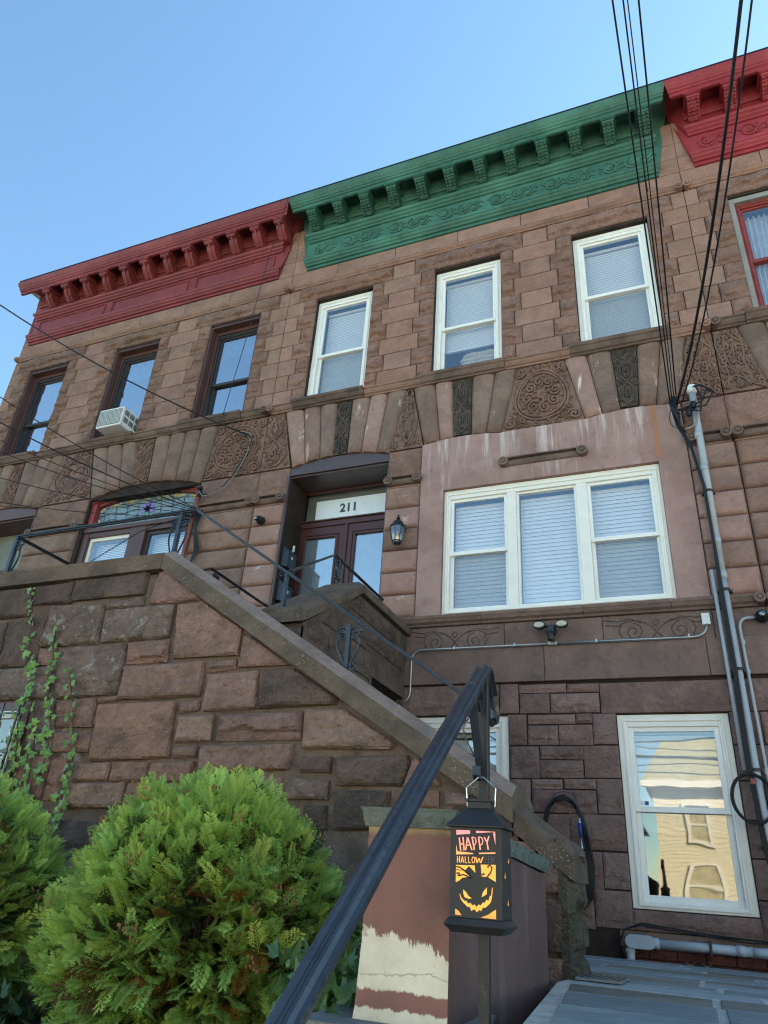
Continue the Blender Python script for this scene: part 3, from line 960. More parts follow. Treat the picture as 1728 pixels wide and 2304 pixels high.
def upper_storey(wall, x0, x1, wins, m_ash, m_rock, lint_over=0.30):
    """courses of long tooled stones between rock-faced quoins at the windows"""
    for r in range(len(Z_CRS) - 1):
        za, zb = Z_CRS[r], Z_CRS[r + 1]
        q = 0.17 if r % 2 == 0 else 0.255
        segs = []
        edges = [(x0, None)]
        prev = x0
        spans = [(x0, wins[0][0], False, True)] + [(wins[i][1], wins[i + 1][0], True, True) for i in range(len(wins) - 1)] + [(wins[-1][1], x1, True, False)]
        for (a, c, lw_, rw_) in spans:
            if c - a < 0.05:
                continue
            a2, c2 = a, c
            if lw_ and c - a > 0.3:
                stone_rect('stone', m_rock, wall, facade, a, a + q, za, zb, 'rock', 0.055, 0.004, cell=0.014); a2 = a + q
            if rw_ and c - a > 0.3:
                stone_rect('stone', m_rock, wall, facade, c - q - 0.03, c, za, zb, 'rock', 0.055, 0.004, cell=0.014); c2 = c - q - 0.03
            if c2 - a2 > 0.03:
                rk = RNG.random() < 0.05
                stone_rect('stone', m_rock if rk else m_ash, wall, facade, a2, c2, za, zb, 'rock' if rk else 'smooth', 0.022, 0.0045)
    # lintel course
    xs = x0
    for (a, c) in wins:
        la, lc = max(a - lint_over, xs + 0.02), min(c + lint_over, x1)
        if la - xs > 0.05:
            stone_rect('stone', m_ash, wall, facade, xs, la, Z_LINT, Z_MOLD0, 'smooth', gap=0.003)
        stone_rect('lintel', m_rock, wall, facade, la, lc, Z_LINT - 0.04 if False else Z_LINT, Z_MOLD0, 'rock', 0.08, 0.003, cell=0.014)
        xs = lc
    if x1 - xs > 0.04:
        stone_rect('stone', m_ash, wall, facade, xs, x1, Z_LINT, Z_MOLD0, 'smooth', gap=0.003)


def smooth_row(wall, joints, z0, z1, mat):
    for a, c in zip(joints[:-1], joints[1:]):
        stone_rect('stone', mat, wall, facade, a, c, z0, z1, 'smooth', gap=0.004)


def pier(wall, x0, x1, mats, zs=P_CRS):
    for i in range(len(zs) - 1):
        stone_rect('stone', mats[i % len(mats)], wall, facade, x0, x1, zs[i], zs[i + 1], 'pillow', 0.042, 0.002, cell=0.018)


def arch_z(x, c, hw, spring, rise):
    return spring + rise * (1 - min(1.0, abs((x - c) / hw)) ** 2)


def voussoirs(parent, tops, bots, zb, mats, zt=5.432, name='voussoir'):
    for i in range(len(tops) - 1):
        m = mats[i % len(mats)]
        t0, t1, b0, b1 = tops[i] + .003, tops[i + 1] - .003, bots[i] + .003, bots[i + 1] - .003
        ns, nt_ = 9, 5
        v, f = [], []
        for j in range(nt_ + 1):
            t = j / nt_
            for k in range(ns + 1):
                s = k / ns
                xb = b0 + (b1 - b0) * s
                xt = t0 + (t1 - t0) * s
                z0 = zb(xb)
                h = 0.004 + 0.038 * math.sqrt(max(0, 1 - (2 * s - 1) ** 2))
                v.append((xb + (xt - xb) * t, -h, z0 + (zt - z0) * t))
        for j in range(nt_):
            for k in range(ns):
                a = j * (ns + 1) + k
                f.append((a, a + 1, a + ns + 2, a + ns + 1))
        bb = len(v)
        for j in (0, nt_):
            for k in (0, ns):
                x_, y_, z_ = v[j * (ns + 1) + k]
                v.append((x_, 0.03, z_))
        f.append([k for k in range(ns + 1)][::-1] + [bb, bb + 1])
        f.append([0, (ns + 1) * nt_, bb + 2, bb])
        f.append([ns, bb + 1, bb + 3, (ns + 1) * nt_ + ns])
        o = add_mesh(name, v, f, m, parent)
        for pl in o.data.polygons[:ns * nt_]:
            pl.use_smooth = True


# ---- carved ornament: patterns in the unit square, mapped onto a panel
def spiral(cx, cy, r, turns=1.6, a0=0.0, d=1, n=18, tail=None):
    pts = []
    for i in range(n + 1):
        t = i / n
        q = a0 + d * turns * 2 * math.pi * t
        rr = r * (1 - 0.86 * t)
        pts.append((cx + rr * math.cos(q), cy + rr * math.sin(q)))
    if tail:
        pts = [tail] + pts
    return pts


def circ(cx, cy, r, n=24):
    return [(cx + r * math.cos(2 * math.pi * i / n), cy + r * math.sin(2 * math.pi * i / n)) for i in range(n + 1)]


def pat_rosette():
    L = []
    c = (0.5, 0.5)
    for rr in (0.40, 0.355):
        L.append((circ(*c, rr, 32), 0.016))
    L.append((circ(*c, 0.06, 14), 0.02))
    L.append((circ(*c, 0.025, 8), 0.025))
    for k in range(8):
        q = 2 * math.pi * k / 8 + 0.2
        px, py = c[0] + 0.215 * math.cos(q), c[1] + 0.215 * math.sin(q)
        L.append((spiral(px, py, 0.085, 1.5, q + math.pi, 1, 16), 0.016))
        L.append(([(c[0] + 0.08 * math.cos(q), c[1] + 0.08 * math.sin(q)), (c[0] + 0.14 * math.cos(q + .1), c[1] + 0.14 * math.sin(q + .1))], 0.014))
        q2 = q + math.pi / 8
        L.append((circ(c[0] + 0.305 * math.cos(q2), c[1] + 0.305 * math.sin(q2), 0.018, 8), 0.012))
    for (sx, sy) in ((0, 0), (1, 0), (0, 1), (1, 1)):
        px, py = (0.10 if sx == 0 else 0.90), (0.10 if sy == 0 else 0.90)
        L.append((spiral(px, py, 0.085, 1.7, math.atan2(0.5 - py, 0.5 - px) + 0.7, 1 if sx == sy else -1), 0.018))
        for d in (-1, 1):
            ax = px + (0.16 if (d > 0) else 0.02) * (1 if sx == 0 else -1)
            ay = py + (0.02 if (d > 0) else 0.16) * (1 if sy == 0 else -1)
            L.append((spiral(ax, ay, 0.05, 1.3, 1.0 * d, d, 12), 0.014))
    for k in range(4):
        L.append((spiral(0.3 + 0.13 * k, 0.045, 0.042, 1.2, 1.5, 1 if k % 2 else -1, 12), 0.013))
        L.append((spiral(0.3 + 0.13 * k, 0.955, 0.042, 1.2, -1.5, 1 if k % 2 else -1, 12), 0.013))
    return L


def pat_strip(waves=2.5):
    L = []
    n = 40
    for ph in (0, math.pi):
        for w_ in (-0.05, 0.05):
            L.append(([(0.5 + (0.33 + w_) * math.sin(waves * math.pi * i / n + ph), i / n * 0.96 + 0.02) for i in range(n + 1)], 0.012))
    k = 0
    while True:
        y = (k + 0.5) / waves
        if y > 0.97:
            break
        L.append((spiral(0.5, y, 0.17, 1.4, k * 1.3, 1 if k % 2 else -1, 14), 0.013))
        for d in (0.09, 0.91):
            yy = (k + 1.0) / waves
            if yy < 0.98:
                L.append((spiral(d, yy, 0.09, 1.2, 0, 1 if d < .5 else -1, 10), 0.011))
        k += 1
    return L


def pat_tear():
    L = []
    n = 30
    for off in (0.0, 0.06):
        for sgn in (-1, 1):
            pts = []
            for i in range(n + 1):
                t = i / n
                wv = (0.05 + 0.40 * math.sin(math.pi * min(1, (1 - t) ** 0.9)) ** 1.2) if t < 0.8 else 0.05 + 0.13 * math.sin(math.pi * (t - 0.8) / 0.2)
                pts.append((0.5 + sgn * max(0.0, wv - off), 0.04 + off * 0.5 + t * 0.92))
            L.append((pts, 0.013))
    for k in range(-4, 5):
        q = k * 0.28
        L.append(([(0.5 + 0.02 * k, 0.16), (0.5 + 0.2 * math.sin(q) * 0.7, 0.16 + 0.2 * math.cos(q)), (0.5 + 0.27 * math.sin(q), 0.16 + 0.34 * math.cos(q))], 0.011))
    for d in (-1, 1):
        L.append((spiral(0.5 + d * 0.40, 0.10, 0.08, 1.5, 0, d, 12), 0.014))
        L.append((spiral(0.5 + d * 0.24, 0.30, 0.07, 1.3, 0, d, 12), 0.011))
        L.append((spiral(0.5 + d * 0.12, 0.66, 0.06, 1.3, 0, d, 12), 0.011))
    L.append((circ(0.5, 0.80, 0.05, 10), 0.012))
    L.append((spiral(0.5, 0.9, 0.05, 1.2), 0.012))
    return L


def pat_s():
    L = []
    n = 36
    for off in (0, 0.07, 0.14):
        pts = []
        for i in range(n + 1):
            t = i / n
            pts.append((0.5 + (0.40 - off) * math.sin(2 * math.pi * t) * (1 if t < .5 else 1), 0.04 + 0.92 * t))
        L.append((pts, 0.014))
    for (cx, cy, d) in ((0.42, 0.28, 1), (0.6, 0.74, -1)):
        L.append((spiral(cx, cy, 0.17, 1.8, 0.3, d, 20), 0.016))
        for k in range(5):
            L.append((spiral(cx + 0.22 * math.cos(k * 1.26), cy + 0.12 * math.sin(k * 1.26), 0.05, 1.2, k, d, 10), 0.012))
    for (cx, cy) in ((0.15, 0.1), (0.85, 0.1), (0.12, 0.55), (0.9, 0.45), (0.15, 0.92), (0.86, 0.92), (0.15, 0.75), (0.85, 0.25)):
        L.append((spiral(cx, cy, 0.08, 1.4, cx * 9, 1 if cx < .5 else -1, 12), 0.013))
    return L


def pat_vine():
    L = []
    rg = random.Random(3)
    for k in range(4):
        n = 20
        L.append(([(0.08 + 0.84 * i / n, 0.14 + 0.24 * k + 0.10 * math.sin(5 * i / n + k * 2)) for i in range(n + 1)], 0.014))
        L.append(([(0.12 + 0.22 * k + 0.09 * math.sin(6 * i / n + k), 0.05 + 0.9 * i / n) for i in range(n + 1)], 0.012))
    for i in range(4):
        for j in range(5):
            cx, cy = 0.14 + 0.24 * i + rg.uniform(-.04, .04), 0.1 + 0.2 * j + rg.uniform(-.04, .04)
            L.append((spiral(cx, cy, rg.uniform(.06, .1), 1.4, rg.uniform(0, 6), rg.choice((-1, 1)), 12), 0.015))
    return L


def carved_panel(parent, quad, pat, mat, relief=0.02, tube_k=1.0, thick=0.02):
    """quad = TL, TR, BR, BL (x, z); the relief follows the panel"""
    TL, TR, BR, BL = quad

    def mp(u, v):
        xb = BL[0] + (BR[0] - BL[0]) * u; zb_ = BL[1] + (BR[1] - BL[1]) * u
        xt = TL[0] + (TR[0] - TL[0]) * u; zt_ = TL[1] + (TR[1] - TL[1]) * u
        return xb + (xt - xb) * v, zb_ + (zt_ - zb_) * v
    b = MB()
    g = 0.004
    b.prism([(TL[0] + g, TL[1] - g), (TR[0] - g, TR[1] - g), (BR[0] - g, BR[1] + g), (BL[0] + g, BL[1] + g)], lambda p, q, t: (p, t, q), -thick, 0.03)
    pn = b.out('carved_panel', mat, parent)
    pat = list(pat)
    fr_ = random.Random(int(TL[0] * 1000))
    asp = max(.2, (abs(TR[0] - TL[0]) + abs(BR[0] - BL[0])) / 2 / abs(TL[1] - BL[1]))
    have = [q for pts, r in pat for q in pts]
    for _ in range(260):
        cu, cv = fr_.uniform(.07, .93), fr_.uniform(.04, .96)
        dmin = min(math.hypot((cu - q[0]) * asp, cv - q[1]) for q in have)
        if dmin > 0.030:
            rr_ = min(0.05, dmin * .9)
            sp = [(cu + (q[0] - cu) / asp, q[1]) for q in spiral(cu, cv, rr_, 1.3, fr_.uniform(0, 6.28), fr_.choice((-1, 1)), 9)]
            pat.append((sp, 0.009))
            have += sp
    b = MB()
    sc = (abs(TR[0] - TL[0]) + abs(BR[0] - BL[0])) / 2
    for pts, r in pat:
        P3 = []
        for (u, v) in pts:
            x, z = mp(min(.985, max(.015, u)), min(.985, max(.015, v)))
            P3.append((x, -thick - relief * 0.45, z))
        b.tube(P3, max(0.006, r * tube_k), 5, True)
    b.out('carving', mat, pn, smooth=True)
    return pn


def rim(quad, r=0.012):
    return [([(0.03, 0.03), (0.97, 0.03), (0.97, 0.97), (0.03, 0.97), (0.03, 0.03)], r)]
# ---------------------------------------------------------------- cornices
def cornice(house, fl, fr, tl, tr, mat, mat_br, brackets, style, mat_dark=None):
    """fl..fr frieze, tl..tr top edge"""
    def xl(p):
        return fl + (tl - fl) * max(0.0, (p - 0.03)) / 0.44

    def xr(p):
        return fr + (tr - fr) * max(0.0, (p - 0.03)) / 0.44
    b = MB()
    prof = [(0.012, 8.05), (-0.03, 8.05), (-0.03, 8.10), (-0.055, 8.105), (-0.06, 8.13), (-0.085, 8.15), (-0.095, 8.18), (-0.105, 8.185), (-0.11, 8.215), (-0.11, 8.235), (-0.07, 8.25), (-0.03, 8.262),
            (-0.03, 8.60), (-0.055, 8.605), (-0.06, 8.63), (-0.085, 8.645), (-0.09, 8.675), (-0.115, 8.69), (-0.125, 8.715), (-0.125, 8.735), (-0.05, 8.75),
            (-0.05, 8.90), (-0.075, 8.905), (-0.085, 8.93), (-0.11, 8.945), (-0.11, 9.17), (-0.345, 9.17), (-0.345, 8.99), (-0.375, 8.99), (-0.385, 8.997), (-0.385, 9.04), (-0.405, 9.05), (-0.41, 9.075), (-0.425, 9.085),
            (-0.43, 9.11), (-0.45, 9.135), (-0.465, 9.165), (-0.47, 9.195), (-0.47, 9.225), (0.012, 9.25)]
    b.profile(prof, xl, xr, True)
    c = b.out('cornice', mat, house)
    # scroll brackets
    bm_ = MB()
    if style == 'leaf':
        pr = [(-0.052, 9.16), (-0.335, 9.16), (-0.35, 8.96), (-0.362, 8.935), (-0.352, 8.905), (-0.325, 8.89), (-0.305, 8.865), (-0.275, 8.835), (-0.225, 8.81), (-0.19, 8.79), (-0.17, 8.765), (-0.155, 8.738), (-0.052, 8.738)]
    else:
        pr = [(-0.052, 9.16), (-0.325, 9.16), (-0.345, 8.96), (-0.36, 8.945), (-0.36, 8.915), (-0.33, 8.90), (-0.30, 8.905), (-0.285, 8.88), (-0.27, 8.85), (-0.235, 8.81), (-0.195, 8.78), (-0.165, 8.755), (-0.14, 8.738), (-0.052, 8.738)]
    wd = 0.068
    bm_.prism(pr, lambda p, q, t: (t, p, q), -wd, wd)
    bm_.box(-wd - 0.02, wd + 0.02, -0.372, -0.058, 8.955, 8.972)
    bm_.box(-wd - 0.034, wd + 0.034, -0.379, -0.062, 8.972, 8.995)
    bm_.tube([(-wd - 0.008, -0.345, 8.93), (wd + 0.008, -0.345, 8.93)], 0.027, 8)
    if style == 'leaf':
        for k in range(6):
            for s_ in (-1, 0, 1):
                y_ = -0.325 + k * 0.034
                z_ = 8.892 - k * 0.026
                bm_.tube([(s_ * 0.036, y_, z_), (s_ * 0.054, y_ - 0.024, z_ - 0.006), (s_ * 0.060, y_ - 0.020, z_ - 0.028)], [0.015, 0.014, 0.005], 5)
    else:
        bm_.tube([(0, -0.355, 8.925), (0, -0.305, 8.885), (0, -0.265, 8.835), (0, -0.205, 8.78), (0, -0.15, 8.745)], 0.02, 6)
    proto = None
    for x in brackets:
        if proto is None:
            proto = add_mesh('bracket', [(v[0] + x, v[1], v[2]) for v in bm_.v], bm_.f, mat_br, c)
            bmx = bmesh.new(); bmx.from_mesh(proto.data); bmesh.ops.recalc_face_normals(bmx, faces=bmx.faces); bmx.to_mesh(proto.data); bmx.free()
            px, wl = x, WORLD[proto.name]
        else:
            copy_part(proto, c, (wl.x + x - px, wl.y, wl.z))
    # black roofing edge
    MB().box(xl(0.47) + 0.004, xr(0.47) - 0.004, -0.463, 0.3, 9.252, 9.268).out('roof_edge', M['roofing'], house)
    return c


def frieze_scrolls(parent, x0, x1, z0, z1, mat, pitch=0.38):
    """running acanthus scroll along the frieze"""
    b = MB()
    n = max(1, round((x1 - x0) / pitch))
    p = (x1 - x0) / n
    h = z1 - z0
    zc = (z0 + z1) / 2
    for i in range(n):
        cx = x0 + (i + 0.5) * p
        s = 1 if i % 2 == 0 else -1
        Y = -0.034

        def T(pts, r):
            b.tube([(q[0], Y, q[1]) for q in pts], [x_ * 1.35 for x_ in r] if isinstance(r, list) else r * 1.35, 5)
        T(spiral(cx - 0.04 * s, zc, h * 0.42, 1.7, math.pi * 0.6, s, 20), 0.013)
        for k in range(5):
            q = (k - 2) * 0.42
            T([(cx - 0.02 * s, zc - h * 0.12), (cx + 0.07 * math.sin(q) * 1.3, zc + 0.085 * math.cos(q) * .9), (cx + 0.12 * math.sin(q), zc + 0.11 * math.cos(q) * .8)], [0.007, 0.013, 0.007])
        T([(cx + p * 0.22, zc - h * 0.3), (cx + p * 0.35, zc), (cx + p * 0.5, zc + h * 0.25), (cx + p * 0.66, zc + h * 0.12)], [0.016, 0.014, 0.012, 0.006])
        T([(cx + p * 0.3, zc - h * 0.35), (cx + p * 0.45, zc - h * 0.1), (cx + p * 0.6, zc - h * 0.15)], [0.012, 0.014, 0.006])
        T([(cx + p * 0.28, zc + h * 0.1), (cx + p * 0.42, zc + h * 0.36)], [0.014, 0.006])
        for k in range(4):
            bx = cx + 0.03 + 0.035 * k
            b.lathe([(0.011, 0), (0.008, -0.008), (0.001, -0.011)], (bx, Y + 0.004, zc + h * 0.40 - 0.004 * k), 'y', 6)
    return b.out('frieze_ornament', mat, parent, smooth=True)


def shell(house, x0, x1, z1=9.25, depth=8.0):
    b = MB()
    b.quad((x0, 0.3, GROUND), (x0, depth, GROUND), (x0, depth, z1), (x0, 0.3, z1))
    b.quad((x1, 0.3, GROUND), (x1, depth, GROUND), (x1, depth, z1), (x1, 0.3, z1))
    b.quad((x0, depth, GROUND), (x1, depth, GROUND), (x1, depth, z1), (x0, depth, z1))
    b.quad((x0, 0.02, z1), (x1, 0.02, z1), (x1, depth, z1), (x0, depth, z1))
    b.box(x0, x1, 1.9, 2.0, GROUND, z1 - .01)
    b.out('building_shell', M['brick'], house)


# ================================================================ middle house (number 211)
XL, XR = -4.64, 0.815
mid = thing('row_house', 'middle brownstone row house with green cornice and number 211 over its door', 'house', (-1.9, 0.0, GROUND), 'brownstone row houses')
W1, W2, W3 = (-4.155, -3.28), (-2.36, -1.465), (-0.545, 0.36)
BIG = (-2.15, 0.118, 2.44, 3.918)
DOOR = (-4.18, -2.85, 1.60, 4.44)
BW1, BW2 = (-0.51, 0.388, -0.07, 1.425), (-2.36, -1.467, -0.07, 1.43)
wall = backing(mid, 'wall', XL, XR, -0.75, 9.25, [(*W1, 5.562, 7.395), (*W2, 5.562, 7.395), (*W3, 5.562, 7.395), BIG, DOOR, BW1, BW2], 0.45, M['joint'])
shell(mid, XL + .01, XR - .01)
upper_storey(wall, XL, XR, [W1, W2, W3], M['ashlar'], M['rock'])
smooth_row(wall, [XL, -3.884, -2.976, -2.05, -1.18, -0.30, 0.42, XR], 7.79, 8.052, M['ashlar'])
for (a, c) in ((XL, -4.40), (0.56, XR)):
    for (z0, z1) in ((8.052, 8.32), (8.32, 8.60), (8.60, 9.0)):
        stone_rect('stone', M['ashlar'], wall, facade, a, c, z0, z1, 'smooth', gap=0.0025)
string_course(mid, XL, XR, M['trim_light'], 'string_course', True, True, (-3.22, -1.86, -0.86))
belt_course(mid, XL, XR, [W1, W2, W3], M['trim_light'], M['trim'], True, True)
gc = cornice(mid, -4.40, 0.57, -4.633, 0.782, M['green'], M['green_dark'], [-4.27 + i * 0.433 for i in range(12)], 'leaf')
frieze_scrolls(gc, -4.36, 0.53, 8.30, 8.565, M['green'])

# arch band: fluted voussoirs and carved panels
dz = lambda x: arch_z(x, -3.515, 0.665, 4.535, 0.095)
z_tri = 4.556
V, VP = M['voussoir'], M['voussoir_pink']
voussoirs(wall, [-4.39, -4.116, -3.868, -3.617], [-4.173, -3.993, -3.79, -3.598], dz, [VP, V, V])
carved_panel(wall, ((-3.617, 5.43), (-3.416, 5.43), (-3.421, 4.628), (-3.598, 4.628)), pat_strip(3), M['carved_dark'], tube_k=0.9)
voussoirs(wall, [-3.416, -3.165, -2.926, -2.654], [-3.421, -3.228, -3.018, -2.841], dz, [V, VP, V])
carved_panel(wall, ((-2.652, 5.43), (-2.582, 5.43), (-2.415, z_tri), (-2.838, z_tri)), pat_tear(), M['carved'])
sz1 = lambda x: arch_z(x, -1.95, 0.475, 4.565, 0.045)
voussoirs(wall, [-2.58, -2.30, -2.07], [-2.413, -2.213, -2.05], sz1, [V, VP])
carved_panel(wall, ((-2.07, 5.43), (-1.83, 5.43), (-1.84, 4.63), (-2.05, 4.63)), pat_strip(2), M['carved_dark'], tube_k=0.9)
voussoirs(wall, [-1.83, -1.549, -1.28], [-1.84, -1.667, -1.476], sz1, [V, V])
carved_panel(wall, ((-1.28, 5.43), (-0.735, 5.43), (-0.56, 4.575), (-1.476, 4.575)), pat_rosette(), M['carved'], 0.025)
sz2 = lambda x: arch_z(x, -0.085, 0.475, 4.57, 0.05)
voussoirs(wall, [-0.735, -0.488, -0.22], [-0.56, -0.375, -0.185], sz2, [VP, V])
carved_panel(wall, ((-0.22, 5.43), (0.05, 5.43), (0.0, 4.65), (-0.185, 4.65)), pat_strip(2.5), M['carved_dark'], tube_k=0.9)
voussoirs(wall, [0.05, 0.30, 0.565], [0.0, 0.17, 0.39], sz2, [V, V])
carved_panel(wall, ((0.565, 5.43), (0.812, 5.43), (0.812, 4.61), (0.392, 4.61)), pat_vine(), M['carved'])
carved_panel(wall, ((-4.638, 5.43), (-4.39, 5.43), (-4.20, 4.565), (-4.638, 4.565)), pat_s(), M['carved'])
# blocks under the carved panels, scroll mouldings, rusticated piers
stone_rect('stone', M['rock'], wall, facade, XL, -4.195, 4.175, 4.56, 'rock', 0.03, 0.003)
stone_rect('stone', M['rock'], wall, facade, -2.85, -2.42, 4.175, 4.552, 'rock', 0.03, 0.003)
stone_rect('stone', M['rock'], wall, facade, 0.40, XR, 4.175, 4.605, 'rock', 0.03, 0.003)
scroll_bar(mid, XL, -4.20, 4.115, M['trim'])
scroll_bar(mid, -2.86, -2.41, 4.115, M['trim'])
scroll_bar(mid, -1.505, -0.565, 4.15, M['trim'])
scroll_bar(mid, 0.40, XR, 4.115, M['trim'])
stone_rect('stone', M['pier'], wall, facade, XL, -4.20, 4.04, 4.085, 'smooth')
stone_rect('stone', M['pier'], wall, facade, -2.85, -2.42, 4.04, 4.085, 'smooth')
stone_rect('stone', M['pier'], wall, facade, 0.40, XR, 4.04, 4.085, 'smooth')
zlow = [1.66, 1.92, 2.18] + P_CRS
pier(wall, XL, -4.21, [M['pier_pink']] * 9, zlow)
pier(wall, -2.85, -2.425, [M['pier_pink'], M['pier_pink'], M['pier_pink'], M['pier'], M['pier_pink'], M['pier']])
pier(wall, 0.40, XR + .015, [M['pier_pink'], M['pier'], M['pier_pink'], M['pier_pink'], M['pier'], M['pier']])


# smooth stucco round the big window
def stucco_top(x):
    if x < -1.476:
        return sz1(x) - 0.004
    if x < -0.56:
        return 4.570
    return sz2(x) - 0.004


b = MB()
xs = [-2.42, -2.15] + [-2.15 + (-1.476 + 2.15) * i / 6 for i in range(1, 7)] + [-0.56] + [-0.56 + (0.118 + 0.56) * i / 6 for i in range(1, 7)] + [0.26, 0.396]
ys_ = -0.03
for a, c in zip(xs[:-1], xs[1:]):
    lo = 3.918 if (a >= -2.151 and c <= 0.119) else 2.44
    b.quad((a, ys_, lo), (c, ys_, lo), (c, ys_, stucco_top(c - 1e-4)), (a, ys_, stucco_top(a + 1e-4)))
    b.quad((a, ys_, stucco_top(a + 1e-4)), (c, ys_, stucco_top(c - 1e-4)), (c, 0.02, stucco_top(c - 1e-4)), (a, 0.02, stucco_top(a + 1e-4)))
for (x_, z0, z1) in ((-2.42, 2.44, 4.56), (0.396, 2.44, 4.57)):
    b.quad((x_, ys_, z0), (x_, 0.02, z0), (x_, 0.02, z1), (x_, ys_, z1))
for x_ in (-2.15, 0.118):
    b.quad((x_, ys_, 2.44), (x_, 0.30, 2.44), (x_, 0.30, 3.918), (x_, ys_, 3.918))
b.quad((-2.15, ys_, 3.918), (0.118, ys_, 3.918), (0.118, 0.3, 3.918), (-2.15, 0.3, 3.918))
b.out('stucco_panel', M['stucco'], mid)
MB().box(-1.476, -0.56, -0.034, -0.028, 4.18, 4.568).out('stucco_key_panel', M['stucco'], mid)

# water table, carved frieze, flat band
prof = [(0.02, 2.325), (-0.035, 2.328), (-0.045, 2.345), (-0.075, 2.36), (-0.09, 2.385), (-0.10, 2.395), (-0.105, 2.42), (0.30, 2.438)]
for a, c in ((-2.60, -1.7), (-1.7, -0.72), (-0.72, 0.06), (0.06, 0.77)):
    MB().profile(prof, lambda p: a + .0015, lambda p: c - .0015).out('water_table', M['base_flat'], mid)
b = MB(); volute(b, 0.775, 2.38, 0.05, -0.005, -0.12); b.out('scroll_end', M['base_flat'], mid)
for a, c in ((-2.60, -1.49), (-1.49, -0.56), (-0.56, 0.385), (0.385, XR)):
    stone_rect('stone', M['base_flat'], wall, facade, a, c, 2.062, 2.326, 'smooth', gap=0.003)
for a, c in ((-2.60, -1.11), (-1.11, 0.30), (0.30, XR)):
    b = MB(); b.box(a + .002, c - .002, -0.035, 0.02, 1.732, 2.060); b.out('band_stone', M['base_flat'], wall, bevel=0.006)
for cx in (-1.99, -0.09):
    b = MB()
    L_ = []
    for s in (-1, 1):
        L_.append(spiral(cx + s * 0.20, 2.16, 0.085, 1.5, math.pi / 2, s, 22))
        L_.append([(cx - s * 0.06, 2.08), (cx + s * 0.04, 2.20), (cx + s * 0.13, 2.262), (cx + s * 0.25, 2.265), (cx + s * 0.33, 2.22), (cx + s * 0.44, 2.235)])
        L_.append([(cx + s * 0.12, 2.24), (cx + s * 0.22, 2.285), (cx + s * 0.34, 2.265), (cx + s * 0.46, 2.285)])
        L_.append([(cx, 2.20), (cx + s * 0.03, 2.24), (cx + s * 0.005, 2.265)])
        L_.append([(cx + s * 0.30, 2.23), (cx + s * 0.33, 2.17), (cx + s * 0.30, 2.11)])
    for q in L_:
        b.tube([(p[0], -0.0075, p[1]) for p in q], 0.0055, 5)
    b.out('carved_scrollwork', M['carved_dark'], wall, smooth=True)  # raised tubes; dark colour stands in for shade inside incised grooves

# basement stones
BS = [(-1.544, -1.366, 1.449, 1.718), (-1.357, -0.925, 1.628, 1.708), (-0.918, -0.637, 1.625, 1.703), (-0.631, 0.45, 1.434, 1.70), (-1.354, -1.081, 1.445, 1.623), (-1.071, -0.641, 1.443, 1.616), (-1.467, -1.298, 1.164, 1.435), (-1.282, -0.86, 1.346, 1.429), (-0.854, -0.716, 1.349, 1.434), (-1.286, -1.017, 1.164, 1.334), (-1.011, -0.717, 1.163, 1.337), (-0.713, -0.512, 1.169, 1.431), (-1.455, -1.193, 0.88, 1.151), (-1.184, -0.807, 1.041, 1.155), (-1.189, -0.816, 0.888, 1.035), (-0.806, -0.512, 0.893, 1.157), (-1.457, -1.278, 0.67, 0.871), (-1.266, -1.001, 0.793, 0.874), (-0.986, -0.719, 0.801, 0.881), (-1.268, -0.726, 0.606, 0.79), (-0.715, -0.512, 0.611, 0.884), (-1.449, -1.279, 0.439, 0.665), (-1.276, -0.96, 0.338, 0.596), (-0.961, -0.512, 0.333, 0.602), (-1.286, -0.983, 0.026, 0.332), (-0.978, -0.713, 0.043, 0.318), (-0.708, -0.512, 0.057, 0.318), (-1.296, -0.801, -0.234, 0.022), (-0.796, -0.512, -0.215, 0.045)]
BS += [(-2.60, -1.554, 1.44, 1.72), (-2.60, -2.365, 1.16, 1.43), (-2.60, -2.365, .88, 1.15), (-2.60, -2.365, .6, .87), (-2.60, -2.365, .3, .59), (-2.60, -2.365, -.07, .29), (-2.60, -1.87, -.235, -.08), (-1.86, -1.30, -.235, -.08), (-1.46, -1.29, .03, .43), (-0.51, .39, -.215, -.075),
       (.456, XR, 1.434, 1.70), (.392, .62, 1.17, 1.425), (.626, XR, 1.17, 1.425), (.392, .70, .89, 1.16), (.706, XR, .89, 1.16), (.392, .56, .6, .88), (.566, XR, .6, .88), (.392, .66, .33, .59), (.666, XR, .33, .59), (.392, XR, .05, .32), (.392, .6, -.215, .04), (.606, XR, -.215, .04)]
for (a, c, z0, z1) in BS:
    stone_rect('stone', M['base'], wall, facade, a - .003, c + .003, z0 - .003, z1 + .003, 'rock', RNG.uniform(0.012, 0.03), 0.004, cell=0.018)
stone_rect('plinth_stone', M['base'], wall, facade, -2.6, -0.98, -0.47, -0.24, 'rock', 0.05, 0.004, cell=0.02)
b = MB(); b.box(-0.62, XR, -0.012, 0.012, -0.33, -0.222); b.out('plinth_board', M['base_flat'], wall)
xb = -0.62
r = 0
for z0 in (-0.40, -0.47, -0.54):
    xb = -0.62 - (0.1 if r % 2 else 0)
    while xb < XR:
        a, c = max(xb, -0.62), min(xb + 0.2, XR)
        if c - a > 0.02:
            stone_rect('brick', M['brick'], wall, facade, a, c, z0, z0 + 0.07, 'smooth', gap=0.004)
        xb += 0.2
    r += 1

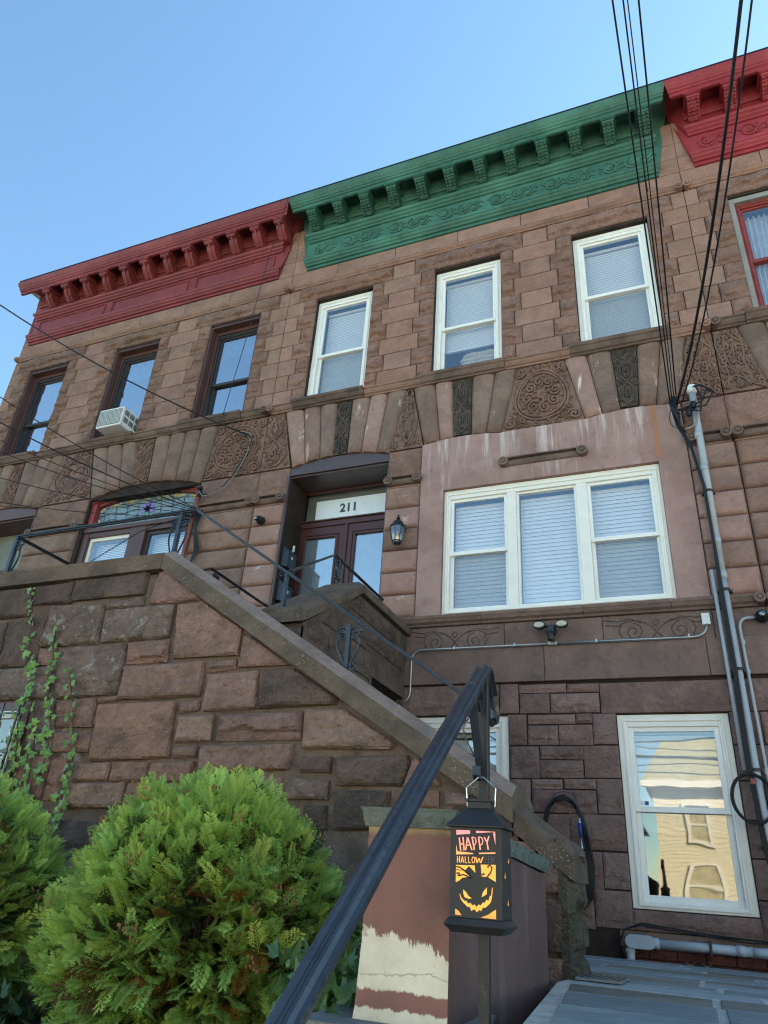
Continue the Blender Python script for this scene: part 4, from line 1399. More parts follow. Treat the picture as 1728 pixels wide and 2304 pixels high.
# windows of the middle house
dh_window(mid, *W1, 5.562, 7.393, 0.065, M['white'], M['white'], M['glass'], M['screen_glass'], 0.085, 0.04, (0.0, 0.96), 0.030, zm=6.40)
dh_window(mid, *W2, 5.562, 7.393, 0.065, M['white'], M['white'], M['glass'], M['glass'], 0.085, 0.04, (0.30, 0.97), 0.030, M['blue_room'], zm=6.40)
dh_window(mid, *W3, 5.562, 7.393, 0.065, M['white'], M['white'], M['glass'], M['screen_glass'], 0.085, 0.04, (0.16, 0.96), 0.030, M['blue_room'], zm=6.40)
dh_window(mid, BW1[0], BW1[1], BW1[2], BW1[3], 0.03, M['cream'], M['white'], M['glass_base'], M['glass_wavy'], 0.085, 0.045, (0.40, 0.97), 0.028, zm=0.66)
dh_window(mid, BW2[0], BW2[1], BW2[2], BW2[3], 0.03, M['cream'], M['white'], M['glass_base'], M['glass_wavy'], 0.085, 0.045, (0.0, 0.95), 0.028, zm=0.66)

# the wide three-part window
x0, x1, z0, z1 = BIG
y = 0.015
b = MB()
frame_rect(b, x0 + .002, x1 - .002, z0 + .002, z1 - .002, y, y + 0.10, 0.075, 0.11, 0.06)
b.box(-1.445, -1.345, y + 0.004, y + 0.10, z0 + .06, z1 - .11)
b.box(-0.715, -0.605, y + 0.004, y + 0.10, z0 + .06, z1 - .11)
frame_rect(b, x0 + .035, x1 - .035, z0 + 0.025, z1 - 0.05, y - 0.014, y + 0.003, 0.018)
big = b.out('window', M['cream'], mid, bevel=0.004)
for (a, c, dbl, gl) in ((x0 + 0.075, -1.445, True, None), (-1.345, -0.715, False, None), (-0.605, x1 - 0.075, True, None)):
    if dbl:
        zm = 3.15
        b = MB(); frame_rect(b, a, c, zm - 0.02, z1 - .11, y + 0.025, y + 0.055, 0.035, 0.035, 0.044); b.out('upper_sash', M['white'], big, bevel=0.003)
        b = MB(); frame_rect(b, a, c, z0 + .06, zm + 0.02, y + 0.058, y + 0.09, 0.035, 0.04, 0.045); b.out('lower_sash', M['white'], big, bevel=0.003)
        MB().box(a + .03, c - .03, y + .038, y + .042, zm + .02, z1 - .14).out('pane', M['glass'], big)
        MB().box(a + .03, c - .03, y + .072, y + .076, z0 + .10, zm - .018).out('pane', M['screen_glass'], big)
    else:
        b = MB(); frame_rect(b, a, c, z0 + .06, z1 - .11, y + 0.03, y + 0.08, 0.025); b.out('fixed_sash', M['white'], big, bevel=0.003)
        MB().box(a + .02, c - .02, y + .05, y + .054, z0 + .08, z1 - .13).out('pane', M['glass'], big)
    b = MB()
    slats(b, a + .02, c - .02, z0 + .05, z1 - .10, y + 0.15, 0.046, 0.052, 1.30)
    b.out('blind', M['blind'], big)
b = MB()
b.quad((x0 - .3, 1.6, z0 - .4), (x1 + .3, 1.6, z0 - .4), (x1 + .3, 1.6, z1 + .4), (x0 - .3, 1.6, z1 + .4))
b.out('room_interior', M['dark_room'], big)

# front door in its deep brown surround
DY = 0.42
b = MB()
b.box(-4.205, -4.182, -0.02, DY + .05, 1.62, 4.43)
b.box(-2.868, -2.850, 0.02, DY + .05, 1.62, 4.43)
b.box(-4.18, -2.87, 0.02, DY + .05, 4.412, 4.432)
pts = [(-4.185, 4.435), (-2.85, 4.435)] + [(-2.85 - (4.185 - 2.85) * i / 12, dz(-2.85 - (4.185 - 2.85) * i / 12) - 0.006) for i in range(13)]
b.prism(pts, lambda p, q, t: (p, t, q), -0.008, 0.03)
door = b.out('door_surround', M['brown_metal'], mid, bevel=0.003)
b = MB()
b.box(-4.18, -2.87, DY - .02, DY + .05, 3.885, 3.955)
b.box(-4.18, -2.87, DY - .045, DY + .02, 3.955, 3.972)
b.box(-4.18, -2.87, DY, DY + .05, 4.385, 4.412)
b.out('transom_bar', M['brown_dark'], door, bevel=0.003)
MB().box(-4.18, -2.87, DY + .022, DY + .027, 3.97, 4.39).out('transom_pane', M['glass'], door)
MB().box(-4.18, -2.87, DY + .10, DY + .11, 3.95, 4.42).out('transom_backing', M['tan_board'], door)
MB().box(-4.005, -2.88, DY + .015, DY + .0185, 3.985, 4.268).out('frosted_panel', M['film'], door)
for (a, c, ga, gc_) in ((-4.178, -3.534, -4.09, -3.672), (-3.530, -2.872, -3.41, -2.99)):
    b = MB()
    zt, zb_ = 3.883, 1.66
    b.box(a, ga, DY, DY + .045, zb_, zt); b.box(gc_, c, DY, DY + .045, zb_, zt)
    b.box(ga, gc_, DY, DY + .045, 3.735, zt); b.box(ga, gc_, DY, DY + .045, zb_, 2.36)
    frame_rect(b, ga - .045, gc_ + .045, 2.315, 3.78, DY - .014, DY + .002, 0.012)
    frame_rect(b, ga - .02, gc_ + .02, 2.34, 3.755, DY - .010, DY + .002, 0.022)
    frame_rect(b, a + .09, c - .09, 1.78, 2.25, DY - .010, DY + .002, 0.02)
    dl = b.out('door_leaf', M['brown_dark'], door, bevel=0.002)
    MB().box(ga, gc_, DY + .02, DY + .025, 2.36, 3.735).out('door_pane', M['glass_mirror'], door)
    MB().box(ga, gc_, DY + .032, DY + .036, 2.36, 3.735).out('door_curtain', M['film'], door)
MB().box(-3.552, -3.512, DY - .022, DY - .001, 1.66, 3.883).out('astragal', M['brown_dark'], door, bevel=0.004)
MB().box(-4.18, -2.87, 0.02, DY + .1, 1.60, 1.66).out('threshold', M['bluestone_cap'], door)


def text_mesh(name, body, size, mat, parent, origin, depth=0.004, spacing=1.0):
    cu = bpy.data.curves.new(name, 'FONT')
    cu.body = body
    cu.size = size
    cu.extrude = depth
    cu.space_character = spacing
    cu.offset = size * 0.012
    to = bpy.data.objects.new(name + '_tmp', cu)
    COL.objects.link(to)
    dg = bpy.context.evaluated_depsgraph_get()
    dg.update()
    me = bpy.data.meshes.new_from_object(to.evaluated_get(dg))
    COL.objects.unlink(to)
    bpy.data.objects.remove(to)
    me.transform(Matrix.Rotation(math.pi / 2, 4, 'X'))
    me.materials.clear()
    me.materials.append(mat)
    me.name = name
    o = bpy.data.objects.new(name, me)
    return link(o, parent, origin)


text_mesh('house_number', '211', 0.165, M['number'], door, (-3.665, DY + .006, 4.075), 0.004)

# ================================================================ left house
LX = -10.16
lef = thing('row_house', 'left brownstone row house with plain red cornice and stained glass transom', 'house', (-7.4, 0.0, GROUND), 'brownstone row houses')
L1, L2, L3 = (-9.72, -8.83), (-7.83, -6.945), (-5.99, -5.10)
LWIN = (-7.45, -5.57, 2.44, 4.54)
LDOOR = (-9.80, -8.45, 1.6, 4.44)
wl_ = backing(lef, 'wall', LX, XL, -1.3, 9.25, [(*L1, 5.562, 7.395), (*L2, 5.562, 7.395), (*L3, 5.562, 7.395), LWIN, LDOOR], 0.45, M['joint'])
shell(lef, LX + .01, XL - .01)
upper_storey(wl_, LX, XL, [L1, L2, L3], M['ashlar_left'], M['rock_left'])
smooth_row(wl_, [LX, -9.3, -8.5, -7.5, -6.6, -5.75, XL], 7.79, 8.052, M['ashlar_left'])
for (a, c) in ((LX, -10.0), (-4.91, XL)):
    for (z0, z1) in ((8.052, 8.32), (8.32, 8.60), (8.60, 9.0)):
        stone_rect('stone', M['ashlar_left'], wl_, facade, a, c, z0, z1, 'smooth', gap=0.0025)
string_course(lef, LX, XL, M['trim_light'], 'string_course', True, True, (-8.6, -7.0, -5.7))
belt_course(lef, LX, XL, [L1, L2, L3], M['trim'], M['trim'], False, True)
rc = cornice(lef, -10.0, -4.90, -10.23, -4.630, M['red'], M['red'], [-9.58 + i * 0.4309 for i in range(12)], 'scroll')
for (a, c) in ((-9.88, -8.38), (-8.22, -6.65), (-6.49, -5.01)):
    b = MB()
    frame_rect(b, a, c, 8.30, 8.565, -0.052, -0.028, 0.018)
    frame_rect(b, a + 0.018, c - 0.018, 8.318, 8.547, -0.042, -0.028, 0.014)
    b.out('frieze_panel', M['red'], rc, bevel=0.003)
VL = M['voussoir_left']
lz = lambda x: arch_z(x, -6.51, 0.94, 4.54, 0.145)
voussoirs(wl_, [-7.67, -7.40, -7.13, -6.86], [-7.447, -7.21, -6.96, -6.72], lz, [VL])
carved_panel(wl_, ((-6.86, 5.43), (-6.53, 5.43), (-6.48, 4.68), (-6.72, 4.68)), pat_strip(2.5), M['carved'], tube_k=0.9)
voussoirs(wl_, [-6.53, -6.26, -6.0, -5.74, -5.45], [-6.48, -6.24, -6.0, -5.77, -5.56], lz, [VL])
carved_panel(wl_, ((-5.45, 5.43), (-4.642, 5.43), (-4.642, 4.565), (-5.555, 4.565)), pat_rosette(), M['carved'], 0.025)
carved_panel(wl_, ((-8.22, 5.43), (-7.68, 5.43), (-7.46, 4.58), (-8.36, 4.58)), pat_tear(), M['carved'])
ldz = lambda x: arch_z(x, -9.125, 0.675, 4.54, 0.095)
voussoirs(wl_, [-9.041, -8.763, -8.481, -8.225], [-9.01, -8.80, -8.61, -8.37], ldz, [VL])
carved_panel(wl_, ((-9.271, 5.43), (-9.041, 5.43), (-9.01, 4.635), (-9.24, 4.635)), pat_strip(2.5), M['carved'], tube_k=0.9)
voussoirs(wl_, [-10.15, -9.98, -9.74, -9.506, -9.271], [-9.85, -9.80, -9.62, -9.44, -9.24], ldz, [VL])
stone_rect('stone', M['rock_left'], wl_, facade, -8.44, -7.47, 4.175, 4.575, 'rock', 0.03, 0.003)
stone_rect('stone', M['rock_left'], wl_, facade, -5.56, XL, 4.175, 4.56, 'rock', 0.03, 0.003)
stone_rect('stone', M['rock_left'], wl_, facade, LX, -9.81, 4.175, 4.56, 'rock', 0.03, 0.003)
scroll_bar(lef, -8.45, -7.50, 4.115, M['trim'])
scroll_bar(lef, -5.56, XL, 4.115, M['trim'])
for (a, c) in ((-8.44, -7.51), (-5.55, XL), (LX, -9.81)):
    stone_rect('stone', M['pier_left'], wl_, facade, a, c, 4.04, 4.085, 'smooth')
    pier(wl_, a, c, [M['pier_left']])
for (a, c) in ((LX, -8.4), (-8.4, -7.2), (-7.2, -6.0), (-6.0, XL)):
    MB().profile(prof, lambda p: a + .0015, lambda p: c - .0015).out('water_table', M['base_flat'], lef)
    b = MB(); b.box(a + .002, c - .002, -0.035, 0.02, -1.3, 2.325); b.out('band_stone', M['base_flat'], wl_, bevel=0.006)

for i, wv in enumerate((L1, L2, L3)):
    b = MB()
    for (a, c) in ((wv[0] + .002, wv[0] + .03), (wv[1] - .03, wv[1] - .002)):
        b.box(a, c, 0.014, 0.22, 5.568, 7.39)
    b.box(wv[0] + .03, wv[1] - .03, 0.014, 0.22, 7.36, 7.39)
    b.box(wv[0] + .03, wv[0] + .075, 0.12, 0.22, 5.568, 7.36); b.box(wv[1] - .075, wv[1] - .03, 0.12, 0.22, 5.568, 7.36); b.box(wv[0] + .075, wv[1] - .075, 0.12, 0.22, 7.30, 7.36)
    b.out('window_casing', M['brown'], lef, bevel=0.003)
    wn_ = dh_window(lef, wv[0] + .076, wv[1] - .076, 5.568, 7.30, 0.14, M['sash_dark'], M['sash_dark'], M['glass_sky'], M['glass_sky'], 0.035, 0.03, None, zm=6.02 if i == 1 else 6.36, room=M['blue_room'])
    b = MB()
    n_ = 40
    for j in range(n_):
        xa = wv[0] + .11 + (wv[1] - wv[0] - .22) * j / n_
        xc = wv[0] + .11 + (wv[1] - wv[0] - .22) * (j + 1) / n_
        b.quad((xa, 0.30 + (0.012 if j % 2 else 0), 6.98), (xc, 0.30 + (0 if j % 2 else 0.012), 6.98), (xc, 0.30 + (0 if j % 2 else 0.012), 7.28), (xa, 0.30 + (0.012 if j % 2 else 0), 7.28))
    b.out('valance', M['curtain'], wn_)
# arched stained-glass window
b = MB()
x0, x1 = LWIN[0], LWIN[1]
N_ = 16
arc_o = [(x0 + (x1 - x0) * i / N_, lz(x0 + (x1 - x0) * i / N_) - 0.005) for i in range(N_ + 1)]
for i in range(N_):
    (xa, za), (xc, zc) = arc_o[i], arc_o[i + 1]
    for (dz0, dz1, ya) in ((0.0, 0.035, 0.04), (0.035, 0.055, 0.075), (0.055, 0.09, 0.09)):
        b.add([(xa, ya, za - dz0), (xc, ya, zc - dz0), (xc, ya, zc - dz1), (xa, ya, za - dz1), (xa, 0.2, za - dz0), (xc, 0.2, zc - dz0), (xc, 0.2, zc - dz1), (xa, 0.2, za - dz1)],
              [(0, 1, 2, 3), (7, 6, 5, 4), (0, 4, 5, 1), (3, 2, 6, 7), (0, 3, 7, 4), (1, 5, 6, 2)])
b.box(x0, x0 + .09, 0.06, 0.2, 4.10, 4.54); b.box(x1 - .09, x1, 0.06, 0.2, 4.10, 4.54)
sg = b.out('stained_glass_window', M['red_frame'], lef, bevel=0.003)
MB().box(x0, x1, 0.03, 0.2, 4.04, 4.10).out('transom_rail', M['brown'], sg, bevel=0.004)
b = MB()
b.box(x0, x0 + .10, 0.05, 0.2, 2.44, 4.04); b.box(x1 - .10, x1, 0.05, 0.2, 2.44, 4.04); b.box(-6.62, -6.36, 0.05, 0.2, 2.44, 4.04); b.box(x0 + .10, x1 - .10, 0.06, 0.2, 3.97, 4.04)
b.out('mullion', M['brown'], sg, bevel=0.004)
for (a, c) in ((x0 + .10, -6.62), (-6.36, x1 - .10)):
    b = MB(); frame_rect(b, a, c, 2.46, 3.97, 0.10, 0.15, 0.05); b.out('sash', M['cream'] if a < -6.7 else M['sash_dark'], sg, bevel=0.003)
    MB().box(a + .045, c - .045, 0.12, 0.125, 2.50, 3.93).out('pane', M['glass'], sg)
    b = MB(); slats(b, a + .03, c - .03, 2.5, 3.95, 0.24, 0.026, 0.03, 1.1); b.out('blind', M['blind'], sg)
k_stain = {}
for nm, c in (('sg_grey', (132, 150, 156)), ('sg_pale', (206, 206, 170)), ('sg_yellow', (200, 186, 110)), ('sg_blue', (110, 140, 190)), ('sg_violet', (150, 120, 200)), ('sg_green', (96, 150, 120))):
    k_stain[nm] = paint_mat(nm.replace('sg_', 'stained_glass_'), c, 0.12, 0.25, 0.25, (60, 70, 80), 0.25, 0.7, scale=14)
ctop = lambda x: lz(x) - 0.10
b = MB(); n_ = 20
for i in range(n_):
    xa = x0 + .09 + (x1 - x0 - .18) * i / n_; xc = x0 + .09 + (x1 - x0 - .18) * (i + 1) / n_
    b.quad((xa, 0.15, 4.10), (xc, 0.15, 4.10), (xc, 0.15, ctop(xc)), (xa, 0.15, ctop(xa)))
b.out('leaded_pane', k_stain['sg_grey'], sg)
for i in range(24):
    xa = x0 + .12 + (x1 - x0 - .24) * i / 24; xc = x0 + .12 + (x1 - x0 - .24) * (i + .92) / 24
    m_ = k_stain[('sg_pale', 'sg_blue', 'sg_yellow', 'sg_pale')[i % 4]]
    b = MB(); b.add([(xa, 0.145, ctop(xa) - .06), (xc, 0.145, ctop(xc) - .06), (xc, 0.145, ctop(xc) - .012), (xa, 0.145, ctop(xa) - .012)], [(0, 1, 2, 3)]); b.out('border_pane', m_, sg)
    b = MB(); b.add([(xa, 0.145, 4.108), (xc, 0.145, 4.108), (xc, 0.145, 4.145), (xa, 0.145, 4.145)], [(0, 1, 2, 3)]); b.out('border_pane', k_stain[('sg_pale', 'sg_yellow')[i % 2]], sg)
for xs_ in (x0 + .095, x1 - .13):
    for i in range(4):
        b = MB(); b.add([(xs_, 0.1445, 4.15 + .075 * i), (xs_ + .04, 0.1445, 4.15 + .075 * i), (xs_ + .04, 0.1445, 4.215 + .075 * i), (xs_, 0.1445, 4.215 + .075 * i)], [(0, 1, 2, 3)]); b.out('border_pane', k_stain[('sg_blue', 'sg_pale')[i % 2]], sg)
for (q, ln, m_) in ((90, .12, 'sg_violet'), (35, .13, 'sg_violet'), (145, .13, 'sg_violet'), (-25, .11, 'sg_violet'), (205, .11, 'sg_violet'), (270, .12, 'sg_green')):
    cx, cz = -6.5, 4.36
    b = MB()
    pts = []
    for i in range(10):
        t = 2 * math.pi * i / 10
        u, v = ln * (0.5 + 0.5 * math.cos(t)), 0.042 * math.sin(t)
        a_ = R(q)
        pts.append((cx + u * math.cos(a_) - v * math.sin(a_), 0.143, cz + u * math.sin(a_) + v * math.cos(a_)))
    b.add(pts, [list(range(10))]); b.out('iris_petal', k_stain[m_], sg)
b = MB()
for i in range(9):
    xx = x0 + .16 + i * .195
    b.tube([(xx, 0.142, 4.15), (xx + .05, 0.142, 4.28), (xx + .02, 0.142, min(4.5, ctop(xx) - .06))], 0.004, 4)
for zz in (4.25, 4.36, 4.46):
    b.tube([(x0 + .14 + j * .2, 0.142, zz + (0.02 if j % 2 else -.02)) for j in range(9)], 0.004, 4)
b.out('lead_came', M['sash_dark'], sg)
b = MB(); b.quad((x0, 1.2, 2.2), (x1, 1.2, 2.2), (x1, 1.2, 4.8), (x0, 1.2, 4.8)); b.out('room_interior', M['dark_room'], sg)
# left house door
b = MB()
pts = [(-9.80, 4.435), (-8.45, 4.435)] + [(-8.45 - 1.35 * i / 12, ldz(-8.45 - 1.35 * i / 12) - 0.006) for i in range(13)]
b.prism(pts, lambda p, q, t: (p, t, q), -0.008, 0.03)
b.box(-9.80, -9.78, 0.0, .5, 1.62, 4.43); b.box(-8.47, -8.45, 0.0, .5, 1.62, 4.43); b.box(-9.78, -8.47, 0.02, .5, 4.41, 4.43)
ld = b.out('door_surround', M['brown'], lef, bevel=0.003)
MB().box(-9.78, -8.47, .42, .45, 3.80, 4.41).out('transom_panel', M['tan_board'], ld)
MB().box(-9.78, -8.47, .38, .46, 3.62, 3.80).out('transom_bar', M['brown'], ld, bevel=.004)
b = MB(); b.box(-9.78, -8.47, .42, .46, 1.62, 3.62); frame_rect(b, -9.70, -9.17, 1.8, 3.5, .40, .421, .05); frame_rect(b, -9.08, -8.55, 1.8, 3.5, .40, .421, .05); b.out('door_leaf', M['pink_door'], ld, bevel=.004)

# ================================================================ right house
RX = 6.28
rig = thing('row_house', 'right brownstone row house with bright red cornice and red framed window', 'house', (3.5, 0.0, GROUND), 'brownstone row houses')
RW = (1.262, 2.14)
RWs = [RW, (3.06, 3.94), (4.86, 5.74)]
wr_ = backing(rig, 'wall', XR, RX, -0.75, 9.25, [(*q, 5.562, 7.395) for q in RWs], 0.45, M['joint'])
shell(rig, XR + .01, RX - .01)
upper_storey(wr_, XR, RX, RWs, M['ashlar'], M['rock'])
smooth_row(wr_, [XR, 1.7, 2.6, 3.5, 4.4, 5.3, RX], 7.79, 8.052, M['ashlar'])
for (z0, z1) in ((8.052, 8.32), (8.32, 8.60), (8.60, 9.0)):
    stone_rect('stone', M['ashlar'], wr_, facade, XR, 1.0, z0, z1, 'smooth', gap=0.0025)
string_course(rig, XR, RX, M['trim_light'], 'string_course', True, False, (2.2, 3.6, 5.0))
belt_course(rig, XR, RX, RWs, M['trim'], M['trim'], True, False)
rrc = cornice(rig, 0.995, 6.05, 0.776, 6.26, M['red_bright'], M['red_bright'], [1.08 + i * 0.42 for i in range(12)], 'leaf')
frieze_scrolls(rrc, 1.04, 6.0, 8.30, 8.565, M['red_bright'])
carved_panel(wr_, ((0.818, 5.43), (1.06, 5.43), (1.24, 4.61), (0.818, 4.61)), pat_vine(), M['carved'])
voussoirs(wr_, [1.06, 1.33, 1.60, 1.87], [1.24, 1.42, 1.60, 1.78], lambda x: 4.60, [M['voussoir_left'], VP, M['voussoir']])
stone_rect('stone', M['rock'], wr_, facade, XR, 1.30, 4.175, 4.605, 'rock', 0.04, 0.003)
scroll_bar(rig, XR, 1.40, 4.115, M['trim'], right=False)
stone_rect('stone', M['pier'], wr_, facade, XR + .02, 1.40, 4.04, 4.085, 'smooth')
pier(wr_, XR + .02, 1.40, [M['pier']])
MB().profile(prof, lambda p: 0.88, lambda p: RX).out('water_table', M['base_flat'], rig)
b = MB(); volute(b, 0.87, 2.38, 0.05, -0.005, -0.12); b.out('scroll_end', M['base_flat'], rig)
for (a, c, z0, z1) in ((XR, 1.6, 2.062, 2.326), (1.6, 2.6, 2.062, 2.326)):
    stone_rect('stone', M['base_flat'], wr_, facade, a, c, z0, z1, 'smooth', gap=0.003)
b = MB(); b.box(XR + .002, 2.6, -0.035, 0.02, 1.732, 2.060); b.out('band_stone', M['base_flat'], wr_, bevel=0.006)
zz = -0.5
r = 0
while zz < 1.7:
    xx = XR - (0.2 if r % 2 else 0)
    while xx < 2.6:
        a = max(xx, XR); c = min(xx + 0.5, 2.6)
        if c - a > 0.06:
            stone_rect('stone', M['base'], wr_, facade, a, c, zz, min(zz + .275, 1.73), 'rock', 0.025, 0.004, cell=0.03)
        xx += 0.5
    zz += .275
    r += 1
for q in RWs[:1]:
    b = MB(); frame_rect(b, q[0] + .002, q[1] - .002, 5.566, 7.39, 0.03, 0.10, 0.055, 0.07, 0.03); b.out('window_casing', M['grey_frame'], rig, bevel=0.003)
    wn_ = dh_window(rig, q[0] + .057, q[1] - .057, 5.60, 7.32, 0.075, M['red_frame'], M['red_frame'], M['glass'], M['glass'], 0.05, 0.03, None, zm=6.42, room=M['blue_room'])
    b = MB(); n_ = 30
    for s in (0, 1):
        for j in range(n_):
            def cx(t, z):
                sp = 0.10 + 0.5 * (1 - z) ** 0.6 if s == 0 else 0.10 + 0.5 * (1 - z) ** 0.6
                xa = q[0] + .1 if s == 0 else q[1] - .1
                return xa + (1 if s == 0 else -1) * t * (0.36 - 0.12 * (1 - z))
            for zi in range(4):
                za, zb2 = zi / 4, (zi + 1) / 4
                t0, t1 = j / n_, (j + 1) / n_
                b.quad((cx(t0, za), 0.24 + .03 * math.sin(j * 1.3), 5.62 + 1.62 * za), (cx(t1, za), 0.24 + .03 * math.sin((j + 1) * 1.3), 5.62 + 1.62 * za), (cx(t1, zb2), 0.24 + .03 * math.sin((j + 1) * 1.3), 5.62 + 1.62 * zb2), (cx(t0, zb2), 0.24 + .03 * math.sin(j * 1.3), 5.62 + 1.62 * zb2))
    b.out('curtain', M['curtain'], wn_, smooth=True)
for q in RWs[1:]:
    dh_window(rig, *q, 5.566, 7.39, 0.07, M['grey_frame'], M['red_frame'], M['glass'], M['glass'], 0.07, 0.03, None, zm=6.42)
# ================================================================ stoop
YW = -3.4
stoop = thing('stone_stoop', 'brownstone stoop of rough blocks with sloping stone coping up to the front door', 'stoop', (-2.4, -2.8, GROUND))


def front(u, v, h):
    return (u, YW - h, v)


# mass behind the faces
SL = 0.636                                        # slope of the flight
PKX, PKZ = -2.80, 1.585                            # underside of the coping at the break
LOWX = -0.47


def under(x):
    return PKZ - SL * (x - PKX) if x > PKX else PKZ


b = MB()
b.prism([(-4.62, -1.4), (LOWX - .02, -1.4), (LOWX - .02, under(LOWX) - .055), (-0.68, under(-0.68) - .055), (-0.68, under(-0.68)), (PKX, PKZ), (-4.62, PKZ)], lambda p, q, t: (p, t, q), YW + 0.006, YW + 0.36)
core = b.out('wall_core', M['mortar'], stoop)
SW = [[(-4.213,1.372),(-3.854,1.379),(-3.862,1.576),(-4.307,1.585)],[(-3.845,1.456),(-3.514,1.442),(-3.528,1.59),(-3.853,1.579)],[(-3.509,1.453),(-2.939,1.453),(-2.945,1.602),(-3.52,1.594)],[(-3.209,1.356),(-2.929,1.372),(-2.935,1.438),(-3.225,1.42)],[(-3.969,1.041),(-3.655,1.039),(-3.674,1.363),(-4.004,1.347)],[(-4.089,1.046),(-3.988,1.064),(-4.013,1.343),(-4.216,1.333)],[(-3.663,1.158),(-3.214,1.163),(-3.235,1.41),(-3.666,1.431)],[(-3.184,1.163),(-2.684,1.169),(-2.684,1.367),(-3.195,1.366)],[(-2.95,1.021),(-2.666,1.027),(-2.679,1.157),(-2.976,1.15)],[(-3.425,0.833),(-2.96,0.85),(-2.988,1.142),(-3.505,1.141)],[(-3.994,0.833),(-3.488,0.836),(-3.518,1.027),(-4.081,1.028)],[(-3.645,1.042),(-3.52,1.044),(-3.517,1.142),(-3.667,1.15)],[(-2.944,0.815),(-2.398,0.82),(-2.407,1.013),(-2.957,1.007)],[(-3.558,0.528),(-3.343,0.54),(-3.416,0.821),(-3.604,0.819)],[(-3.353,0.666),(-3.087,0.664),(-3.109,0.827),(-3.401,0.822)],[(-3.339,0.529),(-3.074,0.529),(-3.081,0.644),(-3.361,0.64)],[(-3.094,0.801),(-2.959,0.812),(-2.96,0.834),(-3.096,0.83)],[(-3.051,0.482),(-2.522,0.501),(-2.55,0.795),(-3.086,0.792)],[(-3.319,0.275),(-3.222,0.277),(-3.218,0.496),(-3.324,0.491)],[(-3.143,0.375),(-2.896,0.384),(-2.9,0.474),(-3.134,0.468)],[(-2.877,0.378),(-2.633,0.381),(-2.644,0.476),(-2.883,0.475)],[(-2.623,0.376),(-2.369,0.39),(-2.356,0.484),(-2.632,0.476)],[(-3.159,0.235),(-2.765,0.252),(-2.764,0.376),(-3.14,0.362)],[(-2.758,0.252),(-2.377,0.273),(-2.367,0.378),(-2.748,0.371)],[(-3.586,0.269),(-3.336,0.275),(-3.342,0.503),(-3.574,0.502)],[(-2.876,1.384),(-2.717,1.376),(-2.497,1.394),(-2.802,1.595),(-2.859,1.592)],[(-2.62,1.038),(-2.194,1.039),(-2.193,1.186),(-2.492,1.371),(-2.66,1.36)],[(-2.178,0.97),(-1.868,0.971),(-2.146,1.151),(-2.174,1.145)],[(-2.367,0.951),(-2.2,0.966),(-2.203,1.018),(-2.373,1.002)],[(-2.354,0.741),(-2.036,0.749),(-2.052,0.948),(-2.367,0.936)],[(-2.021,0.747),(-1.578,0.761),(-1.568,0.789),(-1.837,0.951),(-2.028,0.947)],[(-2.507,0.732),(-2.386,0.747),(-2.393,0.801),(-2.512,0.791)],[(-2.498,0.578),(-2.281,0.588),(-2.28,0.719),(-2.505,0.713)],[(-2.244,0.586),(-1.751,0.592),(-1.759,0.729),(-2.25,0.718)],[(-1.733,0.549),(-1.272,0.544),(-1.25,0.571),(-1.521,0.732),(-1.733,0.736)],[(-2.498,0.501),(-2.354,0.507),(-2.356,0.564),(-2.504,0.555)],[(-2.321,0.426),(-1.801,0.451),(-1.782,0.568),(-2.323,0.564)],[(-1.731,0.441),(-1.571,0.439),(-1.569,0.51),(-1.727,0.512)],[(-2.302,0.275),(-1.828,0.297),(-1.826,0.412),(-2.29,0.406)],[(-1.8,0.318),(-1.572,0.319),(-1.57,0.402),(-1.782,0.408)],[(-1.535,0.383),(-1.21,0.386),(-1.168,0.481),(-1.179,0.517),(-1.542,0.509)],[(-1.529,0.192),(-1.278,0.201),(-1.256,0.363),(-1.536,0.357)],[(-1.154,0.288),(-1.024,0.292),(-1.025,0.367),(-1.135,0.364)],[(-0.997,0.293),(-0.888,0.288),(-0.889,0.352),(-0.998,0.367)],[(-1.683,0.182),(-1.569,0.19),(-1.575,0.293),(-1.686,0.29)],[(-1.196,0.384),(-1.026,0.388),(-1.022,0.408),(-1.127,0.502),(-1.155,0.502)]]
LICHEN = {3, 6, 7, 9, 10, 39, 13}
DARK = {0, 1, 2, 4, 5, 30, 40, 41, 44, 37}
# lower courses, mostly behind the shrubs
zz = 0.19
for row in range(6):
    xx = -4.4
    z0 = zz - 0.2
    while xx < -0.55:
        L_ = RNG.uniform(0.3, 0.6)
        if not (row == 0 and -1.7 < xx < -1.1):
            SW.append([(xx, z0 + .012), (min(xx + L_, -0.5) - .012, z0 + .012), (min(xx + L_, -0.5) - .012, zz - .012), (xx, zz - .012)])
        xx += L_
    zz = z0
SW += [[(-4.6, .26), (-4.35, .26), (-4.35, .5), (-4.6, .5)], [(-0.985, 0.20), (-0.70, 0.20), (-0.70, 0.27), (-0.86, 0.36), (-0.985, 0.285)], [(-1.25, .2), (-1.0, .2), (-1.0, .28), (-1.25, .28)]]
# basement window opening at the left end of the wall
for i, pl in enumerate(SW):
    m_ = M['stoop_lichen'] if i in LICHEN else M['stoop_dark'] if (i in DARK or i > 45 and RNG.random() < .3) else M['stoop']
    big_ = max(p[0] for p in pl) - min(p[0] for p in pl)
    stone_poly('stone', m_, core, front, pl, 'rock' if i % 5 == 3 else 'block', 0.026 + 0.022 * min(1, big_ / 0.5), -0.003, 0.012 if i < 46 else 0.03)
